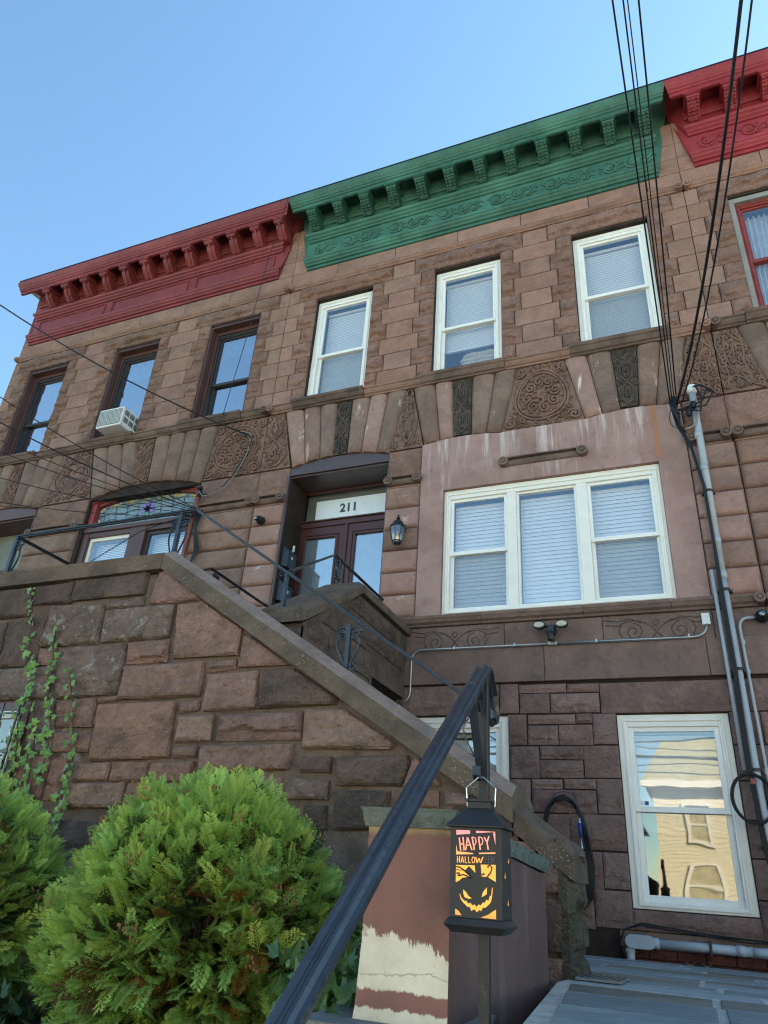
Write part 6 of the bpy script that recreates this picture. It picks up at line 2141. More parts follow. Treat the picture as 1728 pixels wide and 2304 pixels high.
fl = thing('floodlight_camera', 'black twin floodlight camera with pale lenses below the wide window', 'camera', (-1.02, -0.08, 2.08))
b = MB(); b.lathe([(0.045, 0), (0.045, -.03), (.03, -.04)], (-1.02, -.012, 2.20), 'y', 14); b.box(-1.052, -0.988, -.14, -.045, 2.16, 2.235); b.out('body', M['black'], fl, bevel=.008)
b = MB(); b.lathe([(0.026, -.05), (0.03, -.03), (.03, .03), (.022, .045)], (-1.02, -.12, 2.13), 'z', 12); b.out('camera_head', M['black'], fl, smooth=True)
for s in (-1, 1):
    c = (-1.02 + s * .105, -.12, 2.235)
    b = MB(); b.lathe([(0.02, .05), (.05, .02), (.055, -.02), (.053, -.035)], c, 'y', 16)
    for i in range(len(b.v)):
        x_, y_, z_ = b.v[i]; b.v[i] = (c[0] + (x_ - c[0]) * 1.15, y_, c[2] + (z_ - c[2]) * .68)
    b.tube([(c[0], -.09, c[2] + .01), (-1.02, -.08, 2.225)], .014, 6)
    b.out('lamp_head', M['black'], fl)
    b = MB(); b.lathe([(.043, 0), (.03, -.004), (.001, -.006)], (c[0], -.156, c[2]), 'y', 14)
    for i in range(len(b.v)):
        x_, y_, z_ = b.v[i]; b.v[i] = (c[0] + (x_ - c[0]) * 1.15, y_, c[2] + (z_ - c[2]) * .62)
    b.out('lens', M['fabric'], fl)
b = MB(); b.tube([(-1.02, -.05, 2.13), (-1.015, -.055, 2.08)], .005, 5); b.out('lead', M['white_cable'], fl)

# galvanised conduit run with junction box
cdt = thing('conduit', 'thin galvanised conduit run along the stone band below the wide window', 'conduit', (-1.0, -0.055, 2.06))
YC = -0.058
def bend(a, c, d, n=6):
    """rounded corner points a -> c -> d"""
    A, B_, C_ = Vector(a), Vector(c), Vector(d)
    return [A * (1 - t) ** 2 + B_ * 2 * t * (1 - t) + C_ * t * t for t in [i / n for i in range(n + 1)]]
pts = [(-2.56, -.05, 1.545)] + bend((-2.50, YC, 1.56), (-2.425, YC, 1.575), (-2.425, YC, 1.67)) + bend((-2.425, YC, 1.96), (-2.425, YC, 2.075), (-2.31, YC, 2.078)) + [(-1.06, YC, 2.076)]
MB().tube(pts, .0105, 8).out('conduit_pipe', M['galv'], cdt, smooth=True)
MB().tube([(-0.98, YC, 2.076)] + bend((0.18, YC, 2.068), (0.325, YC, 2.066), (0.326, YC, 2.18)), .0105, 8).out('conduit_pipe', M['galv'], cdt, smooth=True)
b = MB(); b.box(-1.065, -.975, YC - .018, -.036, 2.055, 2.098); b.out('conduit_body', M['galv'], cdt, bevel=.012)
MB().box(0.293, 0.360, -.05, -.006, 2.18, 2.285).out('junction_box', M['white_plastic'], cdt, bevel=.003)
for x_ in (-1.98, -1.38, -.62, .17):
    MB().box(x_ - .008, x_ + .008, YC - .013, -.0345, 2.062, 2.094).out('strap', M['galv'], cdt)

# service mast with weatherhead
sm = thing('service_mast', 'tall grey electrical service mast on the right pier with open weatherhead', 'pipe', (0.505, -0.12, -0.25))
YP = -0.115
MB().tube([(0.52, YP, 4.60), (0.522, YP, 4.10), (0.512, YP, 2.60)], .034, 14).out('mast_pipe', M['pvc'], sm, smooth=True)
MB().tube([(0.512, YP, 2.60), (0.512, YP, 0.45)] + bend((0.512, YP, -0.12), (0.512, YP, -0.288), (0.36, YP, -0.288)) + [(0.30, YP, -.288)], .031, 14).out('mast_pipe', M['pvc'], sm, smooth=True)
for z_ in (4.10, 3.72, 2.94, 2.60, 0.62):
    MB().tube([(0.515, YP, z_ - .035), (0.515, YP, z_ + .035)], .0385, 14).out('coupling', M['pvc'], sm, smooth=True)
b = MB()
for z_ in (3.46, 2.46, 1.75, 0.95, 0.4):
    b = MB(); b.tube([(0.514, YP, z_ - .012), (0.514, YP, z_ + .012)], .041, 14); b.box(.455, .575, -.085, -.05, z_ - .012, z_ + .012); b.out('pipe_strap', M['iron_worn'], sm)
MB().lathe([(.034, -.05), (.048, -.03), (.05, .03), (.044, .035), (.040, .0), (.02, -.02)], (0.522, YP - .005, 4.66), 'z', 16).out('weatherhead', M['white_plastic'], sm, smooth=True)
b = MB()
for i, (dx, dz_) in enumerate(((.10, -.04), (.14, -.10), (.05, -.16))):
    b.tube([(0.52, YP - .01, 4.68), (0.53 + dx * .5, YP - .09, 4.64), (0.52 + dx * 1.3, YP - .13, 4.60 + dz_), (0.53 + dx * .6, YP - .12, 4.46 + dz_), (0.50, YP - .10, 4.42 + dz_ * .5), (0.36, YP - .05, 4.40)], .009, 6)
b.out('service_lead', M['cable'], sm, smooth=True)
b = MB(); b.lathe([(.001, -.04), (.026, -.035), (.03, 0), (.026, .035), (.001, .04)], (.505, YP - .10, 4.40), 'z', 6); b.lathe([(.001, -.04), (.026, -.035), (.03, 0), (.026, .035), (.001, .04)], (.455, YP - .09, 4.32), 'z', 6); b.out('cable_connector', M['black'], sm)
b = MB(); b.tube(bend((.535, YP - .04, 4.5), (.56, YP - .06, 4.14), (.40, YP - .03, 4.18), 12), .009, 6); b.out('striped_lead', M['white_cable'], sm)
for k in range(1, 12):
    pass
# secondary pipe and cable bundle beside the mast
sp = thing('drop_pipe', 'slim grey pipe hugging the service mast with black cables strapped on', 'pipe', (0.44, -0.10, 0.2))
MB().tube([(0.432, YP, 2.66), (0.432, YP, 0.95)], .0165, 10).out('slim_pipe', M['pvc'], sp, smooth=True)
b = MB()
for k in range(3):
    o_ = .012 * k
    b.tube([(0.30 + o_, -.10, 4.52), (0.33 + o_, -.09, 4.28), (0.42 + o_ * .6, -.16, 3.95), (0.474 + o_ * .6, -.165, 3.5), (0.478 + o_ * .5, -.165, 2.9), (0.466 + o_, -.165, 2.4), (0.468 + o_, -.165, 1.7), (0.455 + o_, -.16, 1.0), (0.47 + o_, -.16, .5), (0.50 + o_, -.16, .1), (0.49, -.13, -.2)], .0085, 6)
b.out('cable_bundle', M['cable'], sp, smooth=True)
# thin conduit at the far right
tc = thing('conduit', 'thin grey conduit dropping from the round camera at the right edge', 'conduit', (0.60, -0.06, 0.3))
MB().tube([(0.72, -.05, 2.216)] + bend((0.66, -.05, 2.216), (0.585, -.05, 2.214), (0.583, -.05, 2.12)) + [(0.592, -.05, 1.2), (0.60, -.05, -.1)], .0135, 8).out('conduit_pipe', M['pvc'], tc, smooth=True)
for z_ in (2.0, 1.75, .95):
    MB().tube([(0.588, -.05, z_ - .02), (0.588, -.05, z_ + .02)], .018, 8).out('coupling', M['pvc'], tc)
# coil of spare cable
cc = thing('cable_coil', 'coil of black spare cable hung on the service mast with a red tag', 'cable', (0.46, -0.17, 0.55))
b = MB()
for k in range(4):
    b.tube([(0.455 + (.135 + .006 * k) * math.cos(q), -.175 - .006 * (k % 2), 0.735 + (.172 + .004 * k) * math.sin(q)) for q in [2 * math.pi * i / 30 + .3 * k for i in range(31)]], .0055, 5)
b.out('coil', M['cable'], cc, smooth=True)
MB().box(.455, .49, -.20, -.197, .835, .875).out('tag', M['red_frame'], cc)
# big pipe run at the foot of the wall
bp = thing('ground_conduit', 'fat grey PVC conduit with oval access body along the foot of the wall', 'pipe', (-0.4, -0.09, WZ0))
b = MB(); pts = []
for s, c0 in ((-1, -.53), (1, -.405)):
    for i in range(9):
        q = math.pi / 2 + s * 0 + (math.pi * i / 8 if s < 0 else math.pi + math.pi * i / 8)
        pts.append((c0 + .046 * math.cos(q), -.287 + .046 * math.sin(q)))
b.prism(pts, lambda p, q, t: (p, t, q), -.155, -.06); b.out('access_body', M['pvc'], bp, bevel=.006)
MB().tube([(-.545, -.105, -.33), (-.545, -.105, -.46)], .030, 12).out('riser', M['pvc'], bp, smooth=True)
MB().tube([(-.545, -.105, -.335), (-.545, -.105, -.36)], .036, 12).out('coupling', M['pvc'], bp)
MB().tube([(-.37, -.105, -.288), (.31, -.105, -.288)], .0305, 14).out('conduit_pipe', M['pvc'], bp, smooth=True)
for x_ in (-.362, .22):
    MB().tube([(x_ - .03, -.105, -.288), (x_ + .03, -.105, -.288)], .0365, 14).out('coupling', M['pvc'], bp, smooth=True)
b = MB(); b.box(.008, .028, -.145, -.02, -.33, -.245); b.out('pipe_strap', M['iron_worn'], bp)
gw = thing('loose_cable', 'loose black cables drooping over the oval conduit body under the basement window', 'cable', (-0.3, -0.05, -0.3))
b = MB()
for k in range(2):
    b.tube([(-.60 + .01 * k, -.07, -.42), (-.63, -.08, -.33 + .02 * k), (-.58, -.06, -.215), (-.45, -.05, -.175 + .012 * k), (-.25, -.04, -.195 + .015 * k), (0.0, -.04, -.215 + .012 * k), (.3, -.04, -.235 + .02 * k), (.5, -.05, -.22)], .005, 5)
b.out('cable_run', M['cable'], gw, smooth=True)
# garden hose on the basement wall
gh = thing('garden_hose', 'coiled dark garden hose with chrome and blue nozzle on the basement wall', 'hose', (-0.95, -0.07, -0.3))
b = MB()
for k in range(5):
    o_ = .011 * k
    b.tube([(-1.16 - o_ * .6, -.07 - .004 * k, .12 + o_), (-1.17 - o_ * .5, -.075, .40), (-1.115 - o_ * .3, -.08 - .005 * k, .63), (-1.06, -.085 - .004 * k, .69 + o_ * .5), (-.985, -.09, .705 + o_ * .7), (-.91, -.085 - .004 * k, .675 + o_ * .4), (-.86 + o_ * .4, -.08, .58), (-.83 + o_ * .8, -.08 - .005 * k, .40), (-.815 + o_ * .9, -.075, .2), (-.84 + o_, -.07, .04 - o_ * 1.2), (-.92 + o_ * .5, -.07, -.04 - o_ * 2.0), (-1.03, -.07, -.03 - o_ * 1.5), (-1.12 - o_ * .6, -.07, .03)], .0105, 6)
b.out('hose_coil', M['cable'], gh, smooth=True)
MB().tube([(-.862, -.115, .56), (-.86, -.12, .50), (-.858, -.125, .45)], .013, 8).out('nozzle_coupling', M['chrome'], gh, smooth=True)
MB().tube([(-.86, -.12, .52), (-.857, -.127, .42)], [.017, .012], 8).out('nozzle_grip', M['blue_plastic'], gh, smooth=True)
MB().tube([(-.857, -.127, .41), (-.850, -.135, .33), (-.858, -.135, .235)], .007, 6).out('wand', M['chrome'], gh, smooth=True)
MB().tube([(-.858, -.135, .24), (-.860, -.137, .185)], [.016, .026], 10).out('spray_head', M['chrome'], gh)
MB().tube([(-.860, -.137, .187), (-.862, -.138, .155)], [.029, .024], 10).out('spray_ring', M['blue_plastic'], gh)
b = MB(); b.tube([(-1.10, -.06, .645), (-1.10, -.05, .72), (-1.04, -.04, .765), (-.985, -.035, .775), (-.92, -.04, .76), (-.875, -.05, .70), (-.89, -.06, .665)], .003, 5); b.out('wire_hanger', M['iron'], gh)
# warning sticker on the pane
tg = thing('window_sticker', 'small white and blue sticker on the lower right basement window pane', 'sticker', (-.345, .06, .66))
MB().box(-.405, -.345, .0645, .0655, .692, .722).out('white_field', M['white_plastic'], tg)
MB().box(-.345, -.315, .0645, .0655, .692, .722).out('blue_field', M['blue_plastic'], tg)

# air conditioner in the left house's middle window
ac = thing('air_conditioner', 'white window air conditioner sticking out of the middle upper window of the left house', 'air conditioner', (-7.2, -0.1, 5.57))
b = MB(); b.box(-7.43, -6.98, -.30, .15, 5.585, 5.905)
b.out('casing', M['white_plastic'], ac, bevel=.012)
b = MB(); b.box(-7.41, -7.0, -.304, -.298, 5.615, 5.875)
gr = b.out('rear_coil', M['ac_grille'], ac)
b = MB()
for i in range(12):
    b.box(-7.41, -7.0, -.309, -.3045, 5.625 + i * .0205, 5.630 + i * .0205)
for j in range(1, 10):
    b.box(-7.41 + j * .041 - .001, -7.41 + j * .041 + .001, -.3105, -.3095, 5.615, 5.875)
b.out('rear_fins', M['white_plastic'], ac)
for zz0 in (5.66, 5.78):
    for yy0 in (-.26, -.15, -.04):
        MB().box(-6.9795, -6.9765, yy0, yy0 + .09, zz0, zz0 + .085).out('side_vent', M['ac_grille'], ac)
MB().box(-6.98, -6.955 - .02 + .08, .17, .19, 5.575, 5.90).out('side_panel', M['white_plastic'], ac)
MB().box(-7.75, -7.43, .17, .19, 5.575, 5.66).out('side_panel', M['white_plastic'], ac)
# folded bedding seen in the middle upper window
bd = thing('folded_blanket', 'folded cream blanket with fringe lying inside the middle upper window', 'blanket', (-1.83, 0.25, 5.60))
for i, (z_, w_) in enumerate(((5.64, .52), (5.71, .52), (5.78, .52), (5.85, .52), (5.92, .52), (5.985, .46))):
    b = MB()
    n_, m_ = 20, 10
    for i_ in range(n_):
        for j_ in range(m_):
            q = 2 * math.pi * j_ / m_
            u = i_ / (n_ - 1) * 2 - 1
            k_ = max(0.05, (1 - abs(u) ** 6)) ** .5
            b.v.append((-1.80 + u * w_ / 2, .245 + .06 * math.cos(q) * k_, z_ + .036 * math.sin(q) * k_ + .008 * math.sin(7 * u + i * 2)))
    for i_ in range(n_ - 1):
        for j_ in range(m_):
            j2 = (j_ + 1) % m_
            b.f.append([i_ * m_ + j_, i_ * m_ + j2, (i_ + 1) * m_ + j2, (i_ + 1) * m_ + j_])
    b.out('fold', M['fabric'], bd, smooth=True)
b = MB()
for k in range(26):
    x_ = -1.98 + k * .012
    b.tube([(x_, .22, 6.005), (x_ + RNG.uniform(-.012, .012), .21, 6.03 + RNG.uniform(0, .02))], .002, 3)
b.out('fringe', M['fabric'], bd)

# iron-red standpipe on the left house where the wires land
rp = thing('standpipe', 'old rust red pipe by the stained glass window where the wires gather', 'pipe', (-5.62, -0.07, 2.5))
MB().tube([(-5.60, -.075, 2.45), (-5.545, -.075, 3.4), (-5.49, -.075, 4.28)], .027, 10).out('standpipe_tube', M['rust_pipe'], rp, smooth=True)
MB().tube([(-5.49, -.075, 4.28), (-5.487, -.075, 4.34), (-5.46, -.11, 4.40), (-5.44, -.16, 4.38)], [.03, .032, .034, .036], 10).out('pipe_cap', M['iron_worn'], rp, smooth=True)
lp = thing('loose_cable', 'looped black and white cables hanging before the carved rosette of the left house', 'cable', (-5.2, -0.1, 4.3))
b = MB()
for k, (r_, m_) in enumerate(((.0, 'cable'), (.015, 'cable'), (.03, 'white_cable'))):
    b = MB()
    b.tube([(-5.44, -.15, 4.36 - r_), (-5.38, -.14, 4.28 - r_), (-5.28, -.12, 4.26), (-5.12 + r_, -.10, 4.36), (-4.98 + r_, -.09, 4.56), (-4.86 + r_ * .6, -.09, 4.84), (-4.80 - r_ * .5, -.09, 5.04), (-4.85, -.10, 5.12 + r_), (-4.95 - r_, -.11, 5.17 + r_)], .007, 5)
    b.out('cable_loop', M[m_], lp, smooth=True)
b = MB()
for k in range(4):
    o_ = .02 * k
    b.tube([(-5.40 + o_, -.12, 4.05), (-5.42 + o_ * .5, -.12, 3.8), (-5.36 + o_, -.10, 3.5), (-5.42 - o_ * .5, -.09, 3.2), (-5.45, -.08, 2.6)], .009, 5)
b.out('cable_drop', M['cable'], lp, smooth=True)
b = MB()
for k in range(5):
    b.tube([(-5.50 + .08 * math.cos(q + k), -.13 - .01 * k, 4.02 + .06 * math.sin(q + k * 1.3)) for q in [i * .5 for i in range(12)]], .006, 4)
b.out('cable_tangle', M['cable'], lp, smooth=True)


# ================================================================ overhead wires
def ray(u, v, y):
    """point at depth plane y seen at pixel (u, v) of the photograph (used once to place the wires in space)"""
    d = _rr * ((u - 864) / FPX) - _uu * ((v - 1152) / FPX) + _f
    t = (y - CAM.y) / d.y
    return CAM + d * t


def wire(lab, a, c, r=.006, sag=.1, ext=2.2, group='overhead wires'):
    A, C_ = Vector(a), Vector(c)
    E_ = A + (C_ - A) * ext
    n_ = 40
    pts = []
    for i in range(n_ + 1):
        t = i / n_
        p = A + (E_ - A) * t
        tc_ = 1 / ext
        # sag vanishes at the wall and at the point c
        p.z += -sag * (4 * (t / tc_) * (1 - t / tc_)) if t < tc_ else sag * 0.8 * (t - tc_) / tc_ * 2
        pts.append(p)
    o = MB().tube(pts, r, 5).out('overhead_wire', M['cable'], None, smooth=True)
    tag(o, lab, 'wire', group)
    return o


LA = Vector((-5.46, -.16, 4.05))
wire('thick twisted cable crossing the upper windows of the left house', (-4.93, -.12, 5.15), ray(0, 686, -2.0), .0105, .12)
for i, (v_, r_, lab) in enumerate(((893, .0065, 'highest of the thin wires fanning left from the rust red pipe'), (950, .0085, 'heavier second wire fanning left from the rust red pipe'), (990, .005, 'third thin wire from the top fanning left from the pipe'), (1016, .005, 'fourth thin wire fanning left from the rust red pipe'), (1075, .0045, 'fifth thin wire fanning left from the rust red pipe'), (1130, .0045, 'lowest thin wire fanning left from the rust red pipe'))):
    wire(lab, LA + Vector((.012 * i - .02, .01 * i, .05 - .022 * i)), ray(0, v_, -2.0), r_, .06)
RA = Vector((0.30, -.13, 4.58))
for i, (u_, r_, lab) in enumerate(((1378, .007, 'leftmost thin wire dropping to the right pier'), (1402, .006, 'second wire from left dropping to the right pier'), (1412, .0045, 'thin third wire dropping to the right pier'), (1437, .007, 'fourth wire dropping to the right pier in front of the cornice'))):
    wire(lab, RA + Vector((.022 * i, -.01 * (i % 2), .01 * i)), ray(u_, 0, -3.7), r_, .08, 1.9)
wire('thick black cable dropping past the right upper window', (0.36, -.13, 4.50), ray(1668, 0, -3.7), .0125, .22, 1.9)
wire('slimmer cable beside the thick one at the right edge', (0.40, -.13, 4.48), ray(1692, 0, -3.7), .0075, .24, 1.9)
b = MB()
for k in range(6):
    b.tube([(.30 + .018 * k, -.13, 4.60), (.295 + .01 * k, -.14, 4.50 - .02 * k), (.32 + .01 * k, -.13, 4.40), (.36, -.11, 4.30 - .01 * k), (.40, -.12, 4.16)], .008, 5)
b.tube(bend((.30, -.13, 4.45), (.22, -.15, 4.22), (.37, -.12, 4.20), 10), .004, 5)
o = b.out('cable_knot', M['cable'], None, smooth=True); tag(o, 'knot of black cable ends tied beside the weatherhead', 'cable')
o = MB().tube([ray(845, 0, 0) * 0 + Vector((-4.62, -.50, 9.2)), Vector((-4.86, -.40, 8.0)), Vector((-5.1, -.25, 6.6)), Vector((-5.32, -.14, 5.45)), Vector((-5.45, -.13, 4.4))], .005, 5).out('drop_wire', M['cable'], None, smooth=True)
tag(o, 'thin wire hanging down from the end of the left red cornice', 'wire')
o = MB().tube([Vector((-7.30, -.10, 3.0)), Vector((-6.8, -.35, 3.35)), Vector((-6.1, -.30, 3.75)), Vector((-5.5, -.15, 4.0))], .006, 5).out('drop_wire', M['cable'], None, smooth=True)
tag(o, 'black cable slanting across the lower sash of the stained glass window', 'wire')
# ================================================================ shrubs: flat scaly sprays on a branched stem
def frond_template(rg, pairs=8):
    """flat fern-like spray, unit length along x, in the xy plane; returns verts (n,3) and tris"""
    V_, F_, T_ = [], [], []

    def leaf(p0, p1, w, tip=0.0):
        p0, p1 = np.array(p0, float), np.array(p1, float)
        d = p1 - p0
        L_ = np.linalg.norm(d[:2]) or 1
        n_ = np.array([-d[1], d[0], 0]) / L_
        b0 = len(V_)
        m = p0 + d * 0.55
        V_.extend([p0 + n_ * w * .35, p0 - n_ * w * .35, m + n_ * w * .55 + [0, 0, .004], m - n_ * w * .55 + [0, 0, .004], p1])
        T_.extend([tip, tip, tip + .1, tip + .1, tip + .35])
        F_.extend([(b0, b0 + 1, b0 + 3), (b0, b0 + 3, b0 + 2), (b0 + 2, b0 + 3, b0 + 4)])
    leaf((0, 0, 0), (1.0, 0, 0), 0.035, .1)
    for i in range(pairs):
        t = 0.14 + 0.80 * i / pairs
        for s in (-1, 1):
            L_ = (0.44 * (1 - t) ** 0.75 + 0.07) * rg.uniform(.8, 1.15)
            ang = R(46 + rg.uniform(-7, 7)) * s
            t2 = t + (0.03 if s > 0 else 0)
            e = np.array([t2 + L_ * math.cos(ang), L_ * math.sin(ang), rg.uniform(-.03, .03)])
            leaf((t2, 0, 0), e, 0.026, .25 + .35 * t)
            ns_ = 3 if L_ > .2 else 2 if L_ > .12 else 0
            for j in range(ns_):
                u = 0.30 + 0.55 * j / max(1, ns_)
                b0 = np.array([t2 + L_ * u * math.cos(ang), L_ * u * math.sin(ang), e[2] * u])
                for s2 in (-1, 1):
                    l2 = L_ * 0.34 * (1 - u * .6)
                    a2 = ang + s2 * R(42)
                    leaf(b0, b0 + [l2 * math.cos(a2), l2 * math.sin(a2), rg.uniform(-.015, .015)], 0.022, .4 + .35 * t)
    return np.array(V_), np.array(F_), np.array(T_)


_rg = random.Random(21)
TEMPL = [frond_template(_rg, n_) for n_ in (7, 8, 9)]


def frond_cloud(name, parent, pos, dirs, nrm, size, cols, droop):
    Vs, Fs, Cs = [], [], []
    base = 0
    for i in range(len(pos)):
        tv, tf, tt = TEMPL[i % len(TEMPL)]
        d = dirs[i] / np.linalg.norm(dirs[i])
        n_ = nrm[i] - d * np.dot(nrm[i], d)
        n_ /= (np.linalg.norm(n_) + 1e-9)
        s = np.cross(n_, d)
        x, y, z = tv[:, 0], tv[:, 1], tv[:, 2]
        zz_ = z - droop[i] * x * x
        P_ = pos[i] + size[i] * (np.outer(x, d) + np.outer(y, s) + np.outer(zz_, n_))
        Vs.append(P_)
        Fs.append(tf + base)
        base += len(tv)
        c0, c1 = cols[i]
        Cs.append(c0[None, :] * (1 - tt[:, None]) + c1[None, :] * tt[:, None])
    V_ = np.concatenate(Vs); F_ = np.concatenate(Fs); C_ = np.clip(np.concatenate(Cs), 0, 1)
    me = bpy.data.meshes.new(name)
    c = V_.mean(0); c[2] = V_[:, 2].min()
    me.vertices.add(len(V_)); me.vertices.foreach_set('co', (V_ - c).ravel())
    me.loops.add(len(F_) * 3); me.loops.foreach_set('vertex_index', F_.ravel().astype(np.int32))
    me.polygons.add(len(F_)); me.polygons.foreach_set('loop_start', np.arange(0, len(F_) * 3, 3, dtype=np.int32)); me.polygons.foreach_set('loop_total', np.full(len(F_), 3, dtype=np.int32))
    me.update(calc_edges=True)
    at_ = me.color_attributes.new('Col', 'FLOAT_COLOR', 'POINT')
    at_.data.foreach_set('color', np.concatenate([C_, np.ones((len(C_), 1))], 1).astype(np.float32).ravel())
    me.materials.append(M['leaf'])
    o = bpy.data.objects.new(name, me)
    return link(o, parent, c)


def L3(r, g, b_):
    return np.array(lin(r, g, b_)[:3])


def shrub(lab, c, rad, z0, z1, n, seed, hole=None):
    """globe of cypress sprays; c = (x, y) centre"""
    rg = np.random.default_rng(seed)
    t = thing('cypress_shrub', lab, 'shrub', (c[0], c[1], z0), 'cypress shrubs in the front bed')
    zc = z0 + (z1 - z0) * 0.42
    hz_up, hz_dn = z1 - zc, zc - z0

    def shape(th, ph):
        """radius multiplier: lumpy globe with soft lobes"""
        return 0.86 + 0.26 * float(fbm(np.cos(th) * 2.2 * np.cos(ph) + 5, np.sin(th) * 2.2 * np.cos(ph) + seed, float(ph) * 2.0, 3))
    pos, dirs, nrm, size, cols, dr = [], [], [], [], [], []
    for i in range(n):
        th = rg.uniform(0, 2 * math.pi)
        u = rg.uniform(-0.85, 1.0)
        ph = math.asin(u)
        rr = shape(th, ph)
        depth = 1 - abs(rg.normal(0, .11)) - (0.22 if rg.random() < .2 else 0)
        e = np.array([math.cos(th) * math.cos(ph), math.sin(th) * math.cos(ph), math.sin(ph)])
        p = np.array([c[0] + rad * rr * depth * e[0], c[1] + rad * .92 * rr * depth * e[1], zc + (hz_up if u > 0 else hz_dn) * rr * depth * e[2]])
        s_ = rg.uniform(.065, .135)
        dd = e * 0.8 + np.array([0, 0, 0.38 - 0.7 * max(0, -u)]) + rg.normal(0, .30, 3)
        dd /= np.linalg.norm(dd)
        p = p - dd * s_ * .75
        side = np.cross(dd, [0, 0, 1]) + rg.normal(0, .5, 3)
        nn = np.cross(side, dd)
        brown = False
        if hole is not None:
            q = p - np.array(hole[:3])
            dq = np.linalg.norm(q / np.array([1, 1, 1.5]))
            if dq < hole[3]:
                if rg.random() < .8:
                    continue
                brown = rg.random() < .35
            elif dq < hole[3] * 1.5:
                brown = rg.random() < .12
        lowb = (zc - p[2]) / hz_dn
        if lowb > .65 and rg.random() < .07:
            brown = True
        pos.append(p); dirs.append(dd); nrm.append(nn); size.append(s_); dr.append(rg.uniform(.05, .35))
        if brown:
            cols.append((L3(120, 72, 36) * rg.uniform(.6, 1.1), L3(176, 112, 52) * rg.uniform(.7, 1.15)))
        else:
            w_ = rg.uniform(0, 1)
            k_ = rg.uniform(.75, 1.2)
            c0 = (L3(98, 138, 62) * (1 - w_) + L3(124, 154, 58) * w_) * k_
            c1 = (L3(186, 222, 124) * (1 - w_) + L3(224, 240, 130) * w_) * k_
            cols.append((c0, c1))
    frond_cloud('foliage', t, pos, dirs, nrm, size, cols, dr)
    # inner fronds, sparse and dull, keep the heart of the bush closed
    pos, dirs, nrm, size, cols, dr = [], [], [], [], [], []
    for i in range(n // 6):
        e = rg.normal(0, 1, 3); e /= np.linalg.norm(e)
        k_ = rg.uniform(.35, .72)
        p = np.array([c[0] + rad * k_ * e[0], c[1] + rad * .9 * k_ * e[1], zc + (hz_up if e[2] > 0 else hz_dn) * k_ * e[2]])
        pos.append(p); dirs.append(e + rg.normal(0, .4, 3)); nrm.append(rg.normal(0, 1, 3)); size.append(rg.uniform(.12, .2)); dr.append(.1)
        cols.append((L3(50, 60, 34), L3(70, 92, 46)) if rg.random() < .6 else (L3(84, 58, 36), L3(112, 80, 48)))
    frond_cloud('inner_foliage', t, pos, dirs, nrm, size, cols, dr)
    b = MB()
    b.tube([(c[0], c[1], z0 - .05), (c[0] + .02, c[1], z0 + .2), (c[0], c[1] + .01, zc)], [.035, .028, .02], 7)
    for i in range(70):
        e = rg.normal(0, 1, 3); e[2] = abs(e[2]) * .7 + .15 * rg.normal(); e /= np.linalg.norm(e)
        s0 = np.array([c[0], c[1], z0 + rg.uniform(.05, .45) * (z1 - z0)])
        p1 = np.array([c[0] + rad * .8 * e[0], c[1] + rad * .75 * e[1], zc + (hz_up if e[2] > 0 else hz_dn) * .8 * e[2]])
        m_ = (s0 + p1) / 2 + rg.normal(0, .03, 3)
        b.tube([s0, m_, p1], [.010, .007, .003], 4)
    b.out('branches', M['bark'], t, smooth=True)
    # clusters of tiny brown cones
    b = MB()
    for i in range(26):
        th = rg.uniform(math.pi, 2 * math.pi); ph = math.asin(rg.uniform(-.1, .95))
        rr = shape(th, ph) * .99
        e = np.array([math.cos(th) * math.cos(ph), math.sin(th) * math.cos(ph), math.sin(ph)])
        p = np.array([c[0] + rad * rr * e[0], c[1] + rad * .92 * rr * e[1], zc + (hz_up if e[2] > 0 else hz_dn) * rr * e[2]])
        for k in range(7):
            q = p + rg.normal(0, .012, 3)
            b.lathe([(.001, -.006), (.0035, -.002), (.003, .004), (.001, .006)], q, 'z', 5)
    tag(b.out('cones', M['cone'], t), kind='stuff')
    return t


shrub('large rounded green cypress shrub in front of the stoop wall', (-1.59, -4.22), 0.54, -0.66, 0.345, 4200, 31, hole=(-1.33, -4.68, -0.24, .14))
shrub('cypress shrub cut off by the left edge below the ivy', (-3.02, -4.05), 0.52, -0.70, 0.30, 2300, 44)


# ================================================================ ivy
def ivy_leaf_mesh(name, mat, s=1.0):
    """five-lobed ivy leaf, slightly folded along the midrib"""
    out = [(0, 0), (.22, -.16), (.5, -.05), (.36, .14), (.52, .42), (.24, .44), (0, .95), (-.24, .44), (-.52, .42), (-.36, .14), (-.5, -.05), (-.22, -.16)]
    v = [(p[0] * s, 0.0, p[1] * s) for p in out]
    v = [(x, -abs(x) * .25 * -1 - (0.06 * s if abs(x) < 1e-6 else 0), z) for (x, y, z) in v]
    cidx = len(v)
    v.append((0, -.05 * s, .2 * s))
    f = [(i, (i + 1) % 12, cidx) for i in range(12)]
    me = bpy.data.meshes.new(name)
    me.from_pydata(v, [], f)
    me.materials.append(mat)
    me.update()
    return me


IVM = ivy_leaf_mesh('leaf', M['ivy'], .050)
IVD = ivy_leaf_mesh('leaf', M['ivy_dark'], .055)


